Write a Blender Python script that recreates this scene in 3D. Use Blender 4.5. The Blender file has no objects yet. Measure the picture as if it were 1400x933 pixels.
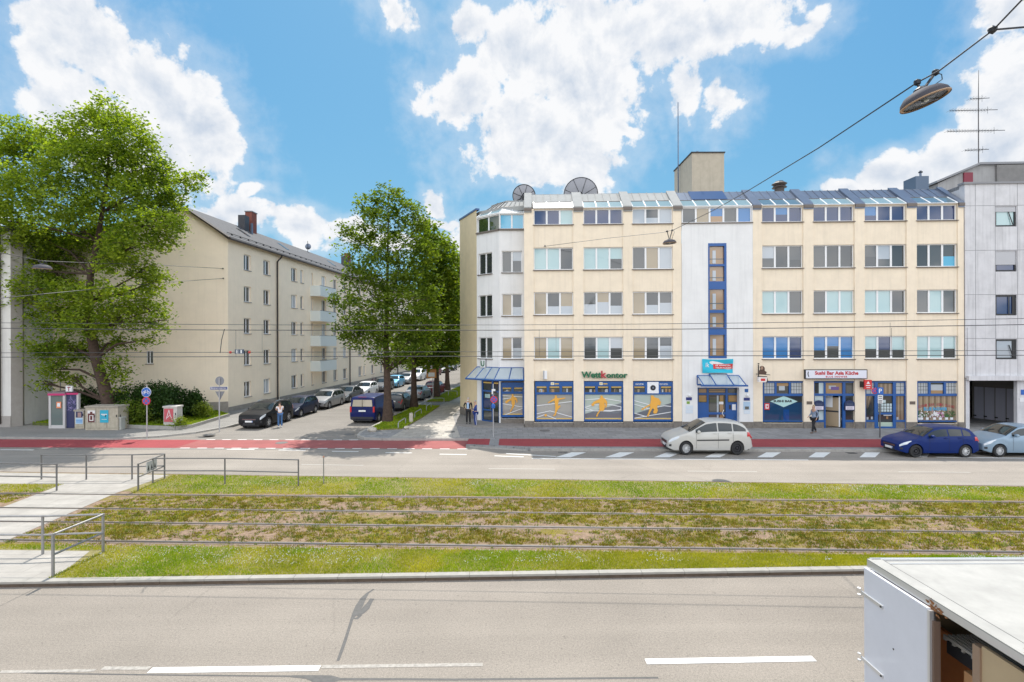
import bpy, bmesh, math, random
import numpy as np
from mathutils import Vector, Matrix
R = math.radians
C = bpy.context.scene.collection
sc = bpy.context.scene

# ---------------------------------------------------------------- camera
CAMH = 5.5; ROLL = 0.003; FPX = 700.0
cam_d = bpy.data.cameras.new('camera'); cam = bpy.data.objects.new('camera', cam_d); C.objects.link(cam)
cam_d.lens = 18.0; cam_d.sensor_width = 36.0; cam_d.clip_start = 0.1; cam_d.clip_end = 3000
cam.location = (0, 0, CAMH)
_c, _s = math.cos(ROLL), math.sin(ROLL)
_xa = Vector((_c, 0, -_s)); _ya = Vector((_s, 0, _c)); _za = Vector((0, -1, 0))
m = Matrix.Identity(4)
for i in range(3):
    m[i][0] = _xa[i]; m[i][1] = _ya[i]; m[i][2] = _za[i]
m[2][3] = CAMH
cam.matrix_world = m
sc.camera = cam

# ---------------------------------------------------------------- light
SUN_EL = R(60.0); SUN_AZ = R(-1.2)
sd = bpy.data.lights.new('sun', 'SUN'); sun = bpy.data.objects.new('sun', sd); C.objects.link(sun)
sd.energy = 3.5; sd.angle = R(0.53); sd.color = (1.0, 0.95, 0.87)
sdir = Vector((math.sin(SUN_AZ) * math.cos(SUN_EL), math.cos(SUN_AZ) * math.cos(SUN_EL), math.sin(SUN_EL)))
sun.rotation_euler = sdir.to_track_quat('Z', 'Y').to_euler()
sc.view_settings.view_transform = 'Standard'; sc.view_settings.look = 'None'
sc.view_settings.gamma = 1.0; sc.view_settings.use_curve_mapping = False
sc.view_settings.exposure = 0.72
sc.cycles.max_bounces = 8; sc.cycles.transparent_max_bounces = 12

# rays through the photograph (used to measure real positions)
def ray(px, py):
    dx = (px - 700.0) / FPX; dz = -(py - 466.5) / FPX
    return (dx * _c + dz * _s, 1.0, dz * _c - dx * _s)
def G(px, py, z=0.0):
    r = ray(px, py); t = (z - CAMH) / r[2]
    return (r[0] * t, t)
def P(px, py, Y):
    r = ray(px, py)
    return (r[0] * Y, Y, CAMH + r[2] * Y)

# ---------------------------------------------------------------- world
def build_world():
    w = bpy.data.worlds.new('World'); sc.world = w; w.use_nodes = True
    nt = w.node_tree; N = nt.nodes; Lk = nt.links; N.clear()
    out = N.new('ShaderNodeOutputWorld'); bg = N.new('ShaderNodeBackground')
    sky = N.new('ShaderNodeTexSky'); sky.sky_type = 'NISHITA'; sky.sun_disc = False
    sky.sun_elevation = SUN_EL; sky.sun_rotation = SUN_AZ; sky.altitude = 500
    sky.air_density = 1.0; sky.dust_density = 1.2; sky.ozone_density = 2.2
    bg.inputs[1].default_value = 0.13
    SKA = 4.6
    ad = N.new('ShaderNodeVectorMath'); ad.operation = 'ADD'; Lk.new(sky.outputs[0], ad.inputs[0]); ad.inputs[1].default_value = (10.5, 3.9, 1.5)
    dv = N.new('ShaderNodeVectorMath'); dv.operation = 'DIVIDE'; Lk.new(sky.outputs[0], dv.inputs[0]); Lk.new(ad.outputs[0], dv.inputs[1])
    hs = N.new('ShaderNodeVectorMath'); hs.operation = 'SCALE'; Lk.new(dv.outputs[0], hs.inputs[0]); hs.inputs['Scale'].default_value = SKA
    tc = N.new('ShaderNodeTexCoord'); sep = N.new('ShaderNodeSeparateXYZ')
    Lk.new(tc.outputs['Generated'], sep.inputs[0])
    def M(op, a, b=None, c=None, clamp=False):
        n = N.new('ShaderNodeMath'); n.operation = op; n.use_clamp = clamp
        for i, v in enumerate((a, b, c)):
            if v is None: continue
            if isinstance(v, (int, float)): n.inputs[i].default_value = v
            else: Lk.new(v, n.inputs[i])
        return n.outputs[0]
    az = M('ARCTAN2', sep.outputs[0], sep.outputs[1]); el = M('ARCSINE', sep.outputs[2])
    cb = N.new('ShaderNodeCombineXYZ'); Lk.new(az, cb.inputs[0]); Lk.new(el, cb.inputs[1])
    def noise(vec, scale, detail, rough, dist=0.0):
        n = N.new('ShaderNodeTexNoise'); Lk.new(vec, n.inputs['Vector'])
        n.inputs['Scale'].default_value = scale; n.inputs['Detail'].default_value = detail
        n.inputs['Roughness'].default_value = rough; n.inputs['Distortion'].default_value = dist
        return n.outputs[0]
    # warp
    nw = N.new('ShaderNodeTexNoise'); nw.inputs['Scale'].default_value = 9.0; nw.inputs['Detail'].default_value = 3.0
    Lk.new(cb.outputs[0], nw.inputs['Vector'])
    sub = N.new('ShaderNodeVectorMath'); sub.operation = 'SUBTRACT'; Lk.new(nw.outputs['Color'], sub.inputs[0]); sub.inputs[1].default_value = (0.5, 0.5, 0.5)
    scl = N.new('ShaderNodeVectorMath'); scl.operation = 'SCALE'; Lk.new(sub.outputs[0], scl.inputs[0]); scl.inputs['Scale'].default_value = 0.11
    wp = N.new('ShaderNodeVectorMath'); wp.operation = 'ADD'; Lk.new(cb.outputs[0], wp.inputs[0]); Lk.new(scl.outputs[0], wp.inputs[1])
    blobs = [  # px, py, rx, ry in photograph pixels, weight
        (120, 55, 85, 52, 1), (60, 75, 40, 40, 1), (210, 115, 85, 62, 1), (280, 170, 62, 50, 1), (190, 190, 125, 65, 1), (90, 140, 60, 60, 1),
        (325, 288, 52, 24, 1), (405, 300, 50, 24, 1), (475, 308, 45, 18, .9), (290, 300, 45, 30, 1), (350, 258, 30, 14, .45),
        (600, 300, 45, 14, .6), (598, 276, 24, 22, .5), (560, 335, 90, 14, .8), (640, 330, 40, 25, .8),
        (545, 15, 55, 34, .35), (645, 40, 45, 40, .6), (640, 120, 55, 48, .9), (725, 80, 90, 80, .9), (800, 120, 85, 80, .95), (745, 190, 95, 60, 1),
        (830, 40, 120, 55, .85), (930, 50, 100, 50, .75), (1010, 25, 90, 45, .6), (790, 230, 60, 35, .8), (985, 150, 40, 48, .42), (848, 176, 28, 20, .6), (935, 115, 50, 50, .65),  (1090, 40, 60, 35, .5),
        (1385, 25, 65, 45, .95), (1380, 110, 60, 70, 1), (1385, 190, 75, 55, 1), (1320, 215, 70, 40, 1), (1230, 232, 70, 24, 1), (1160, 248, 50, 12, .9), (1460, 120, 80, 120, 1), 
        (-120, 150, 120, 80, 1), (1600, 60, 120, 90, 1), (-60, 320, 90, 40, .9),
    ]
    field = None
    for px, py, rx, ry, wt in blobs:
        dx = (px - 700) / 700.0; dz = (466.5 - py) / 700.0
        a0 = math.atan2(dx, 1); e0 = math.atan2(dz, math.hypot(dx, 1))
        ex = rx / 700.0 / (1 + dx * dx); ey = ry / 700.0 / math.hypot(dx, 1) * math.cos(e0) ** 2
        s = N.new('ShaderNodeVectorMath'); s.operation = 'SUBTRACT'; Lk.new(wp.outputs[0], s.inputs[0]); s.inputs[1].default_value = (a0, e0, 0)
        mu = N.new('ShaderNodeVectorMath'); mu.operation = 'MULTIPLY'; Lk.new(s.outputs[0], mu.inputs[0]); mu.inputs[1].default_value = (1 / ex, 1 / ey, 0)
        ln = N.new('ShaderNodeVectorMath'); ln.operation = 'LENGTH'; Lk.new(mu.outputs[0], ln.inputs[0])
        v = M('MULTIPLY_ADD', ln.outputs['Value'], -1.0, 0.35 + 0.75 * wt)
        field = v if field is None else M('MAXIMUM', field, v)
    # sky behind the camera: broken cumulus by noise alone
    back = M('MULTIPLY_ADD', noise(tc.outputs['Generated'], 2.3, 5, .6), 6.0, -2.75)
    isback = M('MULTIPLY_ADD', sep.outputs[1], -4.0, 0.2, True)
    field = M('MAXIMUM', field, M('ADD', M('MULTIPLY', back, isback), M('MULTIPLY_ADD', isback, 2.0, -2.0)))
    n1 = noise(cb.outputs[0], 8.5, 10.0, 0.60, 0.2)
    n2 = noise(cb.outputs[0], 38.0, 6.0, 0.6, 0.1)
    f = M('ADD', field, M('MULTIPLY_ADD', n1, 2.0, -0.90))
    f = M('ADD', f, M('MULTIPLY_ADD', n2, 1.1, -0.55))
    mr = N.new('ShaderNodeMapRange'); mr.interpolation_type = 'SMOOTHSTEP'; Lk.new(f, mr.inputs[0])
    mr.inputs[1].default_value = -0.06; mr.inputs[2].default_value = 0.34
    # thin veil
    veil = N.new('ShaderNodeMapRange'); veil.interpolation_type = 'SMOOTHSTEP'; Lk.new(f, veil.inputs[0])
    veil.inputs[1].default_value = -0.95; veil.inputs[2].default_value = 0.25; veil.inputs[4].default_value = 0.30
    mask = M('MAXIMUM', mr.outputs[0], veil.outputs[0])
    # billow relief: difference of two noise taps offset towards the light
    off = N.new('ShaderNodeVectorMath'); off.operation = 'ADD'; Lk.new(cb.outputs[0], off.inputs[0]); off.inputs[1].default_value = (0.006, 0.022, 0)
    n1b = noise(off.outputs[0], 8.5, 10.0, 0.60, 0.2)
    rel = M('SUBTRACT', n1, n1b)
    depth = M('MULTIPLY', M('SUBTRACT', f, 0.55), -0.26)
    br = M('ADD', M('MULTIPLY_ADD', rel, 1.15, 0.98), M('MINIMUM', depth, 0.0))
    br = M('MINIMUM', M('MAXIMUM', br, 0.66), 1.1)
    cc = N.new('ShaderNodeMix'); cc.data_type = 'RGBA'
    mr2 = N.new('ShaderNodeMapRange'); Lk.new(br, mr2.inputs[0]); mr2.inputs[1].default_value = 0.68; mr2.inputs[2].default_value = 1.02
    Lk.new(mr2.outputs[0], cc.inputs[0])
    CL = 4.45
    cc.inputs[6].default_value = (0.60 * CL, 0.69 * CL, 0.82 * CL, 1); cc.inputs[7].default_value = (1.0 * CL, 1.01 * CL, 1.03 * CL, 1)
    cg = N.new('ShaderNodeVectorMath'); cg.operation = 'SCALE'; Lk.new(cc.outputs[2], cg.inputs[0]); Lk.new(M('MULTIPLY_ADD', isback, 1.3, 1.0), cg.inputs['Scale'])   # unseen clouds away from the sun, brightened to fill the shaded facades
    mx = N.new('ShaderNodeMix'); mx.data_type = 'RGBA'
    Lk.new(mask, mx.inputs[0]); Lk.new(hs.outputs[0], mx.inputs[6]); Lk.new(cg.outputs[0], mx.inputs[7])
    Lk.new(mx.outputs[2], bg.inputs[0]); Lk.new(bg.outputs[0], out.inputs[0])
    w.cycles.sampling_method = 'MANUAL'; w.cycles.sample_map_resolution = 512
build_world()

# ---------------------------------------------------------------- materials
MATS = {}
def M(name, col=(.5, .5, .5), rough=.7, metal=0, noise=0, scale=3, bump=0, bscale=40, spec=.5, coat=0, streak=0, emit=0, alpha=1, ior=None, trans=0):
    if name in MATS: return MATS[name]
    m = bpy.data.materials.new(name); m.use_nodes = True
    nt = m.node_tree; b = nt.nodes['Principled BSDF']; N = nt.nodes; Lk = nt.links
    b.inputs['Base Color'].default_value = (*col, 1); b.inputs['Roughness'].default_value = rough
    b.inputs['Metallic'].default_value = metal; b.inputs['Specular IOR Level'].default_value = spec
    b.inputs['Coat Weight'].default_value = coat; b.inputs['Coat Roughness'].default_value = .03
    if alpha < 1: b.inputs['Alpha'].default_value = alpha
    if ior: b.inputs['IOR'].default_value = ior
    if emit: b.inputs['Emission Color'].default_value = (*col, 1); b.inputs['Emission Strength'].default_value = emit
    if noise or bump or streak:
        tc = N.new('ShaderNodeTexCoord')
    if noise or streak:
        n = N.new('ShaderNodeTexNoise'); n.inputs['Scale'].default_value = scale; n.inputs['Detail'].default_value = 6; n.inputs['Roughness'].default_value = .65
        Lk.new(tc.outputs['Object'], n.inputs['Vector'])
        mr = N.new('ShaderNodeMapRange'); mr.inputs[1].default_value = .3; mr.inputs[2].default_value = .7
        mr.inputs[3].default_value = 1 - noise; mr.inputs[4].default_value = 1 + noise * .6
        Lk.new(n.outputs[0], mr.inputs[0]); fac = mr.outputs[0]
        if streak:
            mp = N.new('ShaderNodeMapping'); mp.inputs['Scale'].default_value = (4.5, 4.5, .22); Lk.new(tc.outputs['Object'], mp.inputs[0])
            n2 = N.new('ShaderNodeTexNoise'); n2.inputs['Scale'].default_value = 1.4; n2.inputs['Detail'].default_value = 5; Lk.new(mp.outputs[0], n2.inputs['Vector'])
            m2 = N.new('ShaderNodeMapRange'); m2.inputs[1].default_value = .5; m2.inputs[2].default_value = .8; m2.inputs[3].default_value = 1; m2.inputs[4].default_value = 1 - streak
            Lk.new(n2.outputs[0], m2.inputs[0])
            mm = N.new('ShaderNodeMath'); mm.operation = 'MULTIPLY'; Lk.new(fac, mm.inputs[0]); Lk.new(m2.outputs[0], mm.inputs[1]); fac = mm.outputs[0]
        vm = N.new('ShaderNodeVectorMath'); vm.operation = 'SCALE'; vm.inputs[0].default_value = col; Lk.new(fac, vm.inputs['Scale'])
        Lk.new(vm.outputs[0], b.inputs['Base Color'])
    if bump:
        nb = N.new('ShaderNodeTexNoise'); nb.inputs['Scale'].default_value = bscale; nb.inputs['Detail'].default_value = 3; Lk.new(tc.outputs['Object'], nb.inputs['Vector'])
        bp = N.new('ShaderNodeBump'); bp.inputs['Strength'].default_value = bump; bp.inputs['Distance'].default_value = .02
        Lk.new(nb.outputs[0], bp.inputs['Height']); Lk.new(bp.outputs[0], b.inputs['Normal'])
    MATS[name] = m
    return m
def nodes(m):
    return m.node_tree.nodes, m.node_tree.links, m.node_tree.nodes['Principled BSDF']

def asphalt(name, base, crack=.5, warm=0.0):
    m = M(name, base, .9, spec=.25); N, Lk, b = nodes(m)
    tc = N.new('ShaderNodeTexCoord')
    def nz(s, d=4, r=.6):
        n = N.new('ShaderNodeTexNoise'); n.inputs['Scale'].default_value = s; n.inputs['Detail'].default_value = d; n.inputs['Roughness'].default_value = r
        Lk.new(tc.outputs['Object'], n.inputs['Vector']); return n.outputs[0]
    def mr(v, a, b_, c, d):
        n = N.new('ShaderNodeMapRange'); Lk.new(v, n.inputs[0])
        for i, x in enumerate((a, b_, c, d)): n.inputs[i + 1].default_value = x
        return n.outputs[0]
    def mul(a, c):
        n = N.new('ShaderNodeMath'); n.operation = 'MULTIPLY'; Lk.new(a, n.inputs[0]); Lk.new(c, n.inputs[1]); return n.outputs[0]
    f = mul(mul(mr(nz(.35, 5), .3, .7, .90, 1.08), mr(nz(70, 2, .8), .25, .75, .6, 1.38)), mr(nz(26, 3, .8), .3, .7, .78, 1.2))
    # lengthwise tyre bands
    mp = N.new('ShaderNodeMapping'); mp.inputs['Scale'].default_value = (.05, 1.1, 1); Lk.new(tc.outputs['Object'], mp.inputs[0])
    n3 = N.new('ShaderNodeTexNoise'); n3.inputs['Scale'].default_value = 1.0; n3.inputs['Detail'].default_value = 4; Lk.new(mp.outputs[0], n3.inputs['Vector'])
    f = mul(f, mr(n3.outputs[0], .35, .65, .91, 1.06))
    # spots
    f = mul(f, mr(nz(9, 3, .7), .62, .72, 1, .72))
    if crack:
        wn = N.new('ShaderNodeTexNoise'); wn.inputs['Scale'].default_value = 1.3; wn.inputs['Detail'].default_value = 5; Lk.new(tc.outputs['Object'], wn.inputs['Vector'])
        mx = N.new('ShaderNodeMix'); mx.data_type = 'VECTOR'; mx.inputs[0].default_value = .35
        Lk.new(tc.outputs['Object'], mx.inputs[4]); Lk.new(wn.outputs['Color'], mx.inputs[5])
        v = N.new('ShaderNodeTexVoronoi'); v.feature = 'DISTANCE_TO_EDGE'; v.inputs['Scale'].default_value = .33; Lk.new(mx.outputs[1], v.inputs['Vector'])
        ck = mr(v.outputs['Distance'], 0.0, .006, 1 - crack, 1)
        gate = mr(nz(.25, 2), .48, .56, 0, 1)
        g = N.new('ShaderNodeMix'); g.data_type = 'FLOAT'; Lk.new(gate, g.inputs[0]); g.inputs[2].default_value = 1; Lk.new(ck, g.inputs[3])
        f = mul(f, g.outputs[0])
    vm = N.new('ShaderNodeVectorMath'); vm.operation = 'SCALE'; vm.inputs[0].default_value = base; Lk.new(f, vm.inputs['Scale'])
    Lk.new(vm.outputs[0], b.inputs['Base Color'])
    bp = N.new('ShaderNodeBump'); bp.inputs['Strength'].default_value = .35; bp.inputs['Distance'].default_value = .01
    Lk.new(nz(90, 2), bp.inputs['Height']); Lk.new(bp.outputs[0], b.inputs['Normal'])
    return m
def slabs(name, base, w, h, rot=0, mortar=.6, var=.12):
    m = M(name, base, .85, spec=.3); N, Lk, b = nodes(m)
    tc = N.new('ShaderNodeTexCoord'); mp = N.new('ShaderNodeMapping'); mp.inputs['Rotation'].default_value = (0, 0, rot); Lk.new(tc.outputs['Object'], mp.inputs[0])
    br = N.new('ShaderNodeTexBrick'); Lk.new(mp.outputs[0], br.inputs['Vector']); br.offset = .5
    br.inputs['Scale'].default_value = 1; br.inputs['Brick Width'].default_value = w; br.inputs['Row Height'].default_value = h
    br.inputs['Mortar Size'].default_value = .012; br.inputs['Mortar Smooth'].default_value = .2; br.inputs['Bias'].default_value = 0
    br.inputs['Color1'].default_value = (*[c * (1 - var) for c in base], 1); br.inputs['Color2'].default_value = (*[c * (1 + var) for c in base], 1)
    br.inputs['Mortar'].default_value = (*[c * mortar for c in base], 1)
    n = N.new('ShaderNodeTexNoise'); n.inputs['Scale'].default_value = 2.2; n.inputs['Detail'].default_value = 7; n.inputs['Roughness'].default_value = .7; Lk.new(tc.outputs['Object'], n.inputs['Vector'])
    mr = N.new('ShaderNodeMapRange'); mr.inputs[1].default_value = .3; mr.inputs[2].default_value = .7; mr.inputs[3].default_value = .82; mr.inputs[4].default_value = 1.1; Lk.new(n.outputs[0], mr.inputs[0])
    vm = N.new('ShaderNodeVectorMath'); vm.operation = 'SCALE'; Lk.new(br.outputs['Color'], vm.inputs[0]); Lk.new(mr.outputs[0], vm.inputs['Scale'])
    Lk.new(vm.outputs[0], b.inputs['Base Color'])
    return m
def leafmat(name, c1, c2, tr=.45):
    if name in MATS: return MATS[name]
    m = bpy.data.materials.new(name); m.use_nodes = True; N = m.node_tree.nodes; Lk = m.node_tree.links; N.clear()
    out = N.new('ShaderNodeOutputMaterial'); geo = N.new('ShaderNodeNewGeometry'); tc = N.new('ShaderNodeTexCoord')
    n = N.new('ShaderNodeTexNoise'); n.inputs['Scale'].default_value = .8; n.inputs['Detail'].default_value = 3; Lk.new(tc.outputs['Object'], n.inputs['Vector'])
    ad = N.new('ShaderNodeMath'); ad.operation = 'MULTIPLY_ADD'; Lk.new(geo.outputs['Random Per Island'], ad.inputs[0]); ad.inputs[1].default_value = .7; 
    m3 = N.new('ShaderNodeMath'); m3.operation = 'MULTIPLY_ADD'; Lk.new(n.outputs[0], m3.inputs[0]); m3.inputs[1].default_value = 1.6; m3.inputs[2].default_value = -.65
    Lk.new(m3.outputs[0], ad.inputs[2]); ad.use_clamp = True
    mx = N.new('ShaderNodeMix'); mx.data_type = 'RGBA'; Lk.new(ad.outputs[0], mx.inputs[0]); mx.inputs[6].default_value = (*c1, 1); mx.inputs[7].default_value = (*c2, 1)
    d = N.new('ShaderNodeBsdfDiffuse'); Lk.new(mx.outputs[2], d.inputs[0]); t = N.new('ShaderNodeBsdfTranslucent')
    tv = N.new('ShaderNodeVectorMath'); tv.operation = 'MULTIPLY'; Lk.new(mx.outputs[2], tv.inputs[0]); tv.inputs[1].default_value = (1.6, 1.6, .4); Lk.new(tv.outputs[0], t.inputs[0])
    g = N.new('ShaderNodeBsdfGlossy'); g.inputs['Roughness'].default_value = .45; g.inputs[0].default_value = (.8, .8, .8, 1)
    s = N.new('ShaderNodeMixShader'); s.inputs[0].default_value = tr; Lk.new(d.outputs[0], s.inputs[1]); Lk.new(t.outputs[0], s.inputs[2])
    s2 = N.new('ShaderNodeMixShader'); s2.inputs[0].default_value = .014; Lk.new(s.outputs[0], s2.inputs[1]); Lk.new(g.outputs[0], s2.inputs[2])
    Lk.new(s2.outputs[0], out.inputs[0]); MATS[name] = m
    return m
def glass(name, col, rough=.04, ior=1.9):
    return M(name, col, rough, spec=.5, ior=ior)

# ---------------------------------------------------------------- mesh builder
ORG = {}
def thing(name, label, cat, loc=(0, 0, 0), group=None):
    o = bpy.data.objects.new(name, None); C.objects.link(o); o.location = loc; o.empty_display_size = .2
    o['label'] = label; o['category'] = cat
    if group: o['group'] = group
    ORG[o.name] = Vector(loc)
    return o
class MB:
    def __init__(s, T=None): s.v = []; s.f = []; s.m = []; s.T = T; s.mats = []
    def mi(s, mat):
        if mat not in s.mats: s.mats.append(mat)
        return s.mats.index(mat)
    def add(s, pts, faces, mat):
        b = len(s.v); k = s.mi(mat)
        s.v += [tuple(s.T(*p)) if s.T else tuple(p) for p in pts]
        for f in faces: s.f.append(tuple(b + i for i in f)); s.m.append(k)
        return s
    def box(s, x0, x1, y0, y1, z0, z1, mat):
        if x0 > x1: x0, x1 = x1, x0
        if y0 > y1: y0, y1 = y1, y0
        if z0 > z1: z0, z1 = z1, z0
        return s.add([(x0, y0, z0), (x1, y0, z0), (x1, y1, z0), (x0, y1, z0), (x0, y0, z1), (x1, y0, z1), (x1, y1, z1), (x0, y1, z1)],
                     [(0, 3, 2, 1), (4, 5, 6, 7), (0, 1, 5, 4), (1, 2, 6, 5), (2, 3, 7, 6), (3, 0, 4, 7)], mat)
    def poly(s, pts, mat): return s.add(pts, [tuple(range(len(pts)))], mat)
    def prism(s, pts2, z0, z1, mat):   # (x,y) outline extruded in z
        n = len(pts2); a = [(x, y, z0) for x, y in pts2] + [(x, y, z1) for x, y in pts2]
        return s.add(a, [tuple(range(n - 1, -1, -1)), tuple(range(n, 2 * n))] + [(i, (i + 1) % n, n + (i + 1) % n, n + i) for i in range(n)], mat)
    def slab(s, pts, w0, w1, mat):     # (u,z) outline on a wall plane, extruded in w
        n = len(pts); a = [(u, w0, z) for u, z in pts] + [(u, w1, z) for u, z in pts]
        return s.add(a, [tuple(range(n - 1, -1, -1)), tuple(range(n, 2 * n))] + [(i, (i + 1) % n, n + (i + 1) % n, n + i) for i in range(n)], mat)
    def tube(s, pts, r, mat, seg=6, cap=True):
        pts = [Vector(p) for p in pts]; n = len(pts)
        rs = r if isinstance(r, (list, tuple)) else [r] * n
        vs = []; prev = None
        for i, p in enumerate(pts):
            d = (pts[min(i + 1, n - 1)] - pts[max(i - 1, 0)]); d.normalize()
            a = prev if prev is not None else (Vector((0, 0, 1)) if abs(d.z) < .9 else Vector((1, 0, 0)))
            x = a - d * a.dot(d)
            if x.length < 1e-4: x = Vector((1, 0, 0)) - d * d.x
            x.normalize(); y = d.cross(x); prev = x
            for k in range(seg):
                t = 2 * math.pi * k / seg; vs.append(tuple(p + (x * math.cos(t) + y * math.sin(t)) * rs[i]))
        fs = [(i * seg + k, i * seg + (k + 1) % seg, (i + 1) * seg + (k + 1) % seg, (i + 1) * seg + k) for i in range(n - 1) for k in range(seg)]
        if cap: fs += [tuple(range(seg - 1, -1, -1)), tuple((n - 1) * seg + k for k in range(seg))]
        return s.add(vs, fs, mat)
    def lathe(s, prof, c, mat, axis='z', seg=24, M3=None, cap=True):   # prof [(r, h)]
        vs = []
        for r, h in prof:
            for k in range(seg):
                t = 2 * math.pi * k / seg; a, b = r * math.cos(t), r * math.sin(t)
                p = {'z': (a, b, h), 'y': (a, h, b), 'x': (h, a, b)}[axis]
                if M3 is not None: p = M3 @ Vector(p)
                vs.append((p[0] + c[0], p[1] + c[1], p[2] + c[2]))
        n = len(prof)
        fs = [(i * seg + k, i * seg + (k + 1) % seg, (i + 1) * seg + (k + 1) % seg, (i + 1) * seg + k) for i in range(n - 1) for k in range(seg)]
        if cap and prof[0][0] > .0015: fs.append(tuple(range(seg - 1, -1, -1)))
        if cap and prof[-1][0] > .0015: fs.append(tuple((n - 1) * seg + k for k in range(seg)))
        return s.add(vs, fs, mat)
    def build(s, name, parent=None, label=None, cat=None, group=None, kind=None, smooth=0, local=False, bevel=0):
        me = bpy.data.meshes.new(name)
        v = np.array(s.v, dtype=float)
        root = parent
        while root is not None and root.parent is not None: root = root.parent
        if parent is not None: org = ORG.get(root.name, Vector((0, 0, 0)))
        elif kind: org = Vector((0, 0, 0))
        else:
            mn, mx = v.min(0), v.max(0); org = Vector(((mn[0] + mx[0]) / 2, (mn[1] + mx[1]) / 2, mn[2]))
        v = v - np.array(org)
        me.from_pydata(v.tolist(), [], s.f)
        for mt in s.mats: me.materials.append(mt)
        me.polygons.foreach_set('material_index', s.m)
        bm = bmesh.new(); bm.from_mesh(me); bmesh.ops.recalc_face_normals(bm, faces=bm.faces); bm.to_mesh(me); bm.free()
        if smooth:
            me.polygons.foreach_set('use_smooth', [True] * len(me.polygons)); me.set_sharp_from_angle(angle=R(smooth))
        me.update()
        o = bpy.data.objects.new(name, me); C.objects.link(o)
        if parent is not None: o.parent = parent
        else: o.location = org; ORG[o.name] = Vector(org)
        if bevel:
            b = o.modifiers.new('bevel', 'BEVEL'); b.width = bevel; b.segments = 2; b.limit_method = 'ANGLE'
        if label: o['label'] = label
        if cat: o['category'] = cat
        if group: o['group'] = group
        if kind: o['kind'] = kind
        return o
def fastmesh(name, V, nper, mat, parent=None, label=None, cat=None, kind=None, org=(0, 0, 0)):
    """V: (n*nper,3) array, one face per nper vertices"""
    V = np.asarray(V, dtype=np.float32) - np.asarray(org, dtype=np.float32); n = len(V) // nper
    me = bpy.data.meshes.new(name); me.vertices.add(len(V)); me.vertices.foreach_set('co', V.ravel())
    me.loops.add(len(V)); me.loops.foreach_set('vertex_index', np.arange(len(V), dtype=np.int32))
    me.polygons.add(n); me.polygons.foreach_set('loop_start', np.arange(0, len(V), nper, dtype=np.int32))
    me.update(calc_edges=True); me.validate()
    me.materials.append(mat)
    o = bpy.data.objects.new(name, me); C.objects.link(o)
    if parent is not None: o.parent = parent
    else: o.location = org
    if label: o['label'] = label
    if cat: o['category'] = cat
    if kind: o['kind'] = kind
    return o
class Pl:
    """vertical wall plane: u along the wall (to the right as seen), w outwards, z up"""
    def __init__(s, o, d, z=0):
        s.o = Vector((o[0], o[1], 0)); s.d = Vector((d[0], d[1], 0)).normalized(); s.n = Vector((s.d.y, -s.d.x, 0))
    def uz(s, px, py, w=0):
        r = Vector(ray(px, py)); o = s.o + s.n * w
        t = s.n.dot(o) / s.n.dot(r); p = r * t
        return ((p - s.o).dot(s.d), p.z + CAMH)
    def u(s, px, w=0): return s.uz(px, 466, w)[0]
    def T(s, u, w, z):
        p = s.o + s.d * u + s.n * w
        return (p.x, p.y, z)
def wall_holes(mb, u0, u1, z0, z1, holes, w, depth, mat, reveal=None):
    reveal = reveal or mat
    us = sorted({u0, u1, *[h[0] for h in holes], *[h[1] for h in holes]}); zs = sorted({z0, z1, *[h[2] for h in holes], *[h[3] for h in holes]})
    us = [u for u in us if u0 - 1e-6 <= u <= u1 + 1e-6]; zs = [z for z in zs if z0 - 1e-6 <= z <= z1 + 1e-6]
    for i in range(len(us) - 1):
        run = None
        for j in range(len(zs) - 1):
            cu, cz = (us[i] + us[i + 1]) / 2, (zs[j] + zs[j + 1]) / 2
            inside = any(h[0] < cu < h[1] and h[2] < cz < h[3] for h in holes)
            if not inside:
                if run is None: run = zs[j]
            if (inside or j == len(zs) - 2) and run is not None:
                top = zs[j] if inside else zs[j + 1]
                mb.poly([(us[i], w, run), (us[i + 1], w, run), (us[i + 1], w, top), (us[i], w, top)], mat); run = None
    for a, b, c, d in holes:
        mb.poly([(a, w, c), (b, w, c), (b, w - depth, c), (a, w - depth, c)], reveal); mb.poly([(a, w, d), (b, w, d), (b, w - depth, d), (a, w - depth, d)], reveal)
        mb.poly([(a, w, c), (a, w, d), (a, w - depth, d), (a, w - depth, c)], reveal); mb.poly([(b, w, c), (b, w, d), (b, w - depth, d), (b, w - depth, c)], reveal)
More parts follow.
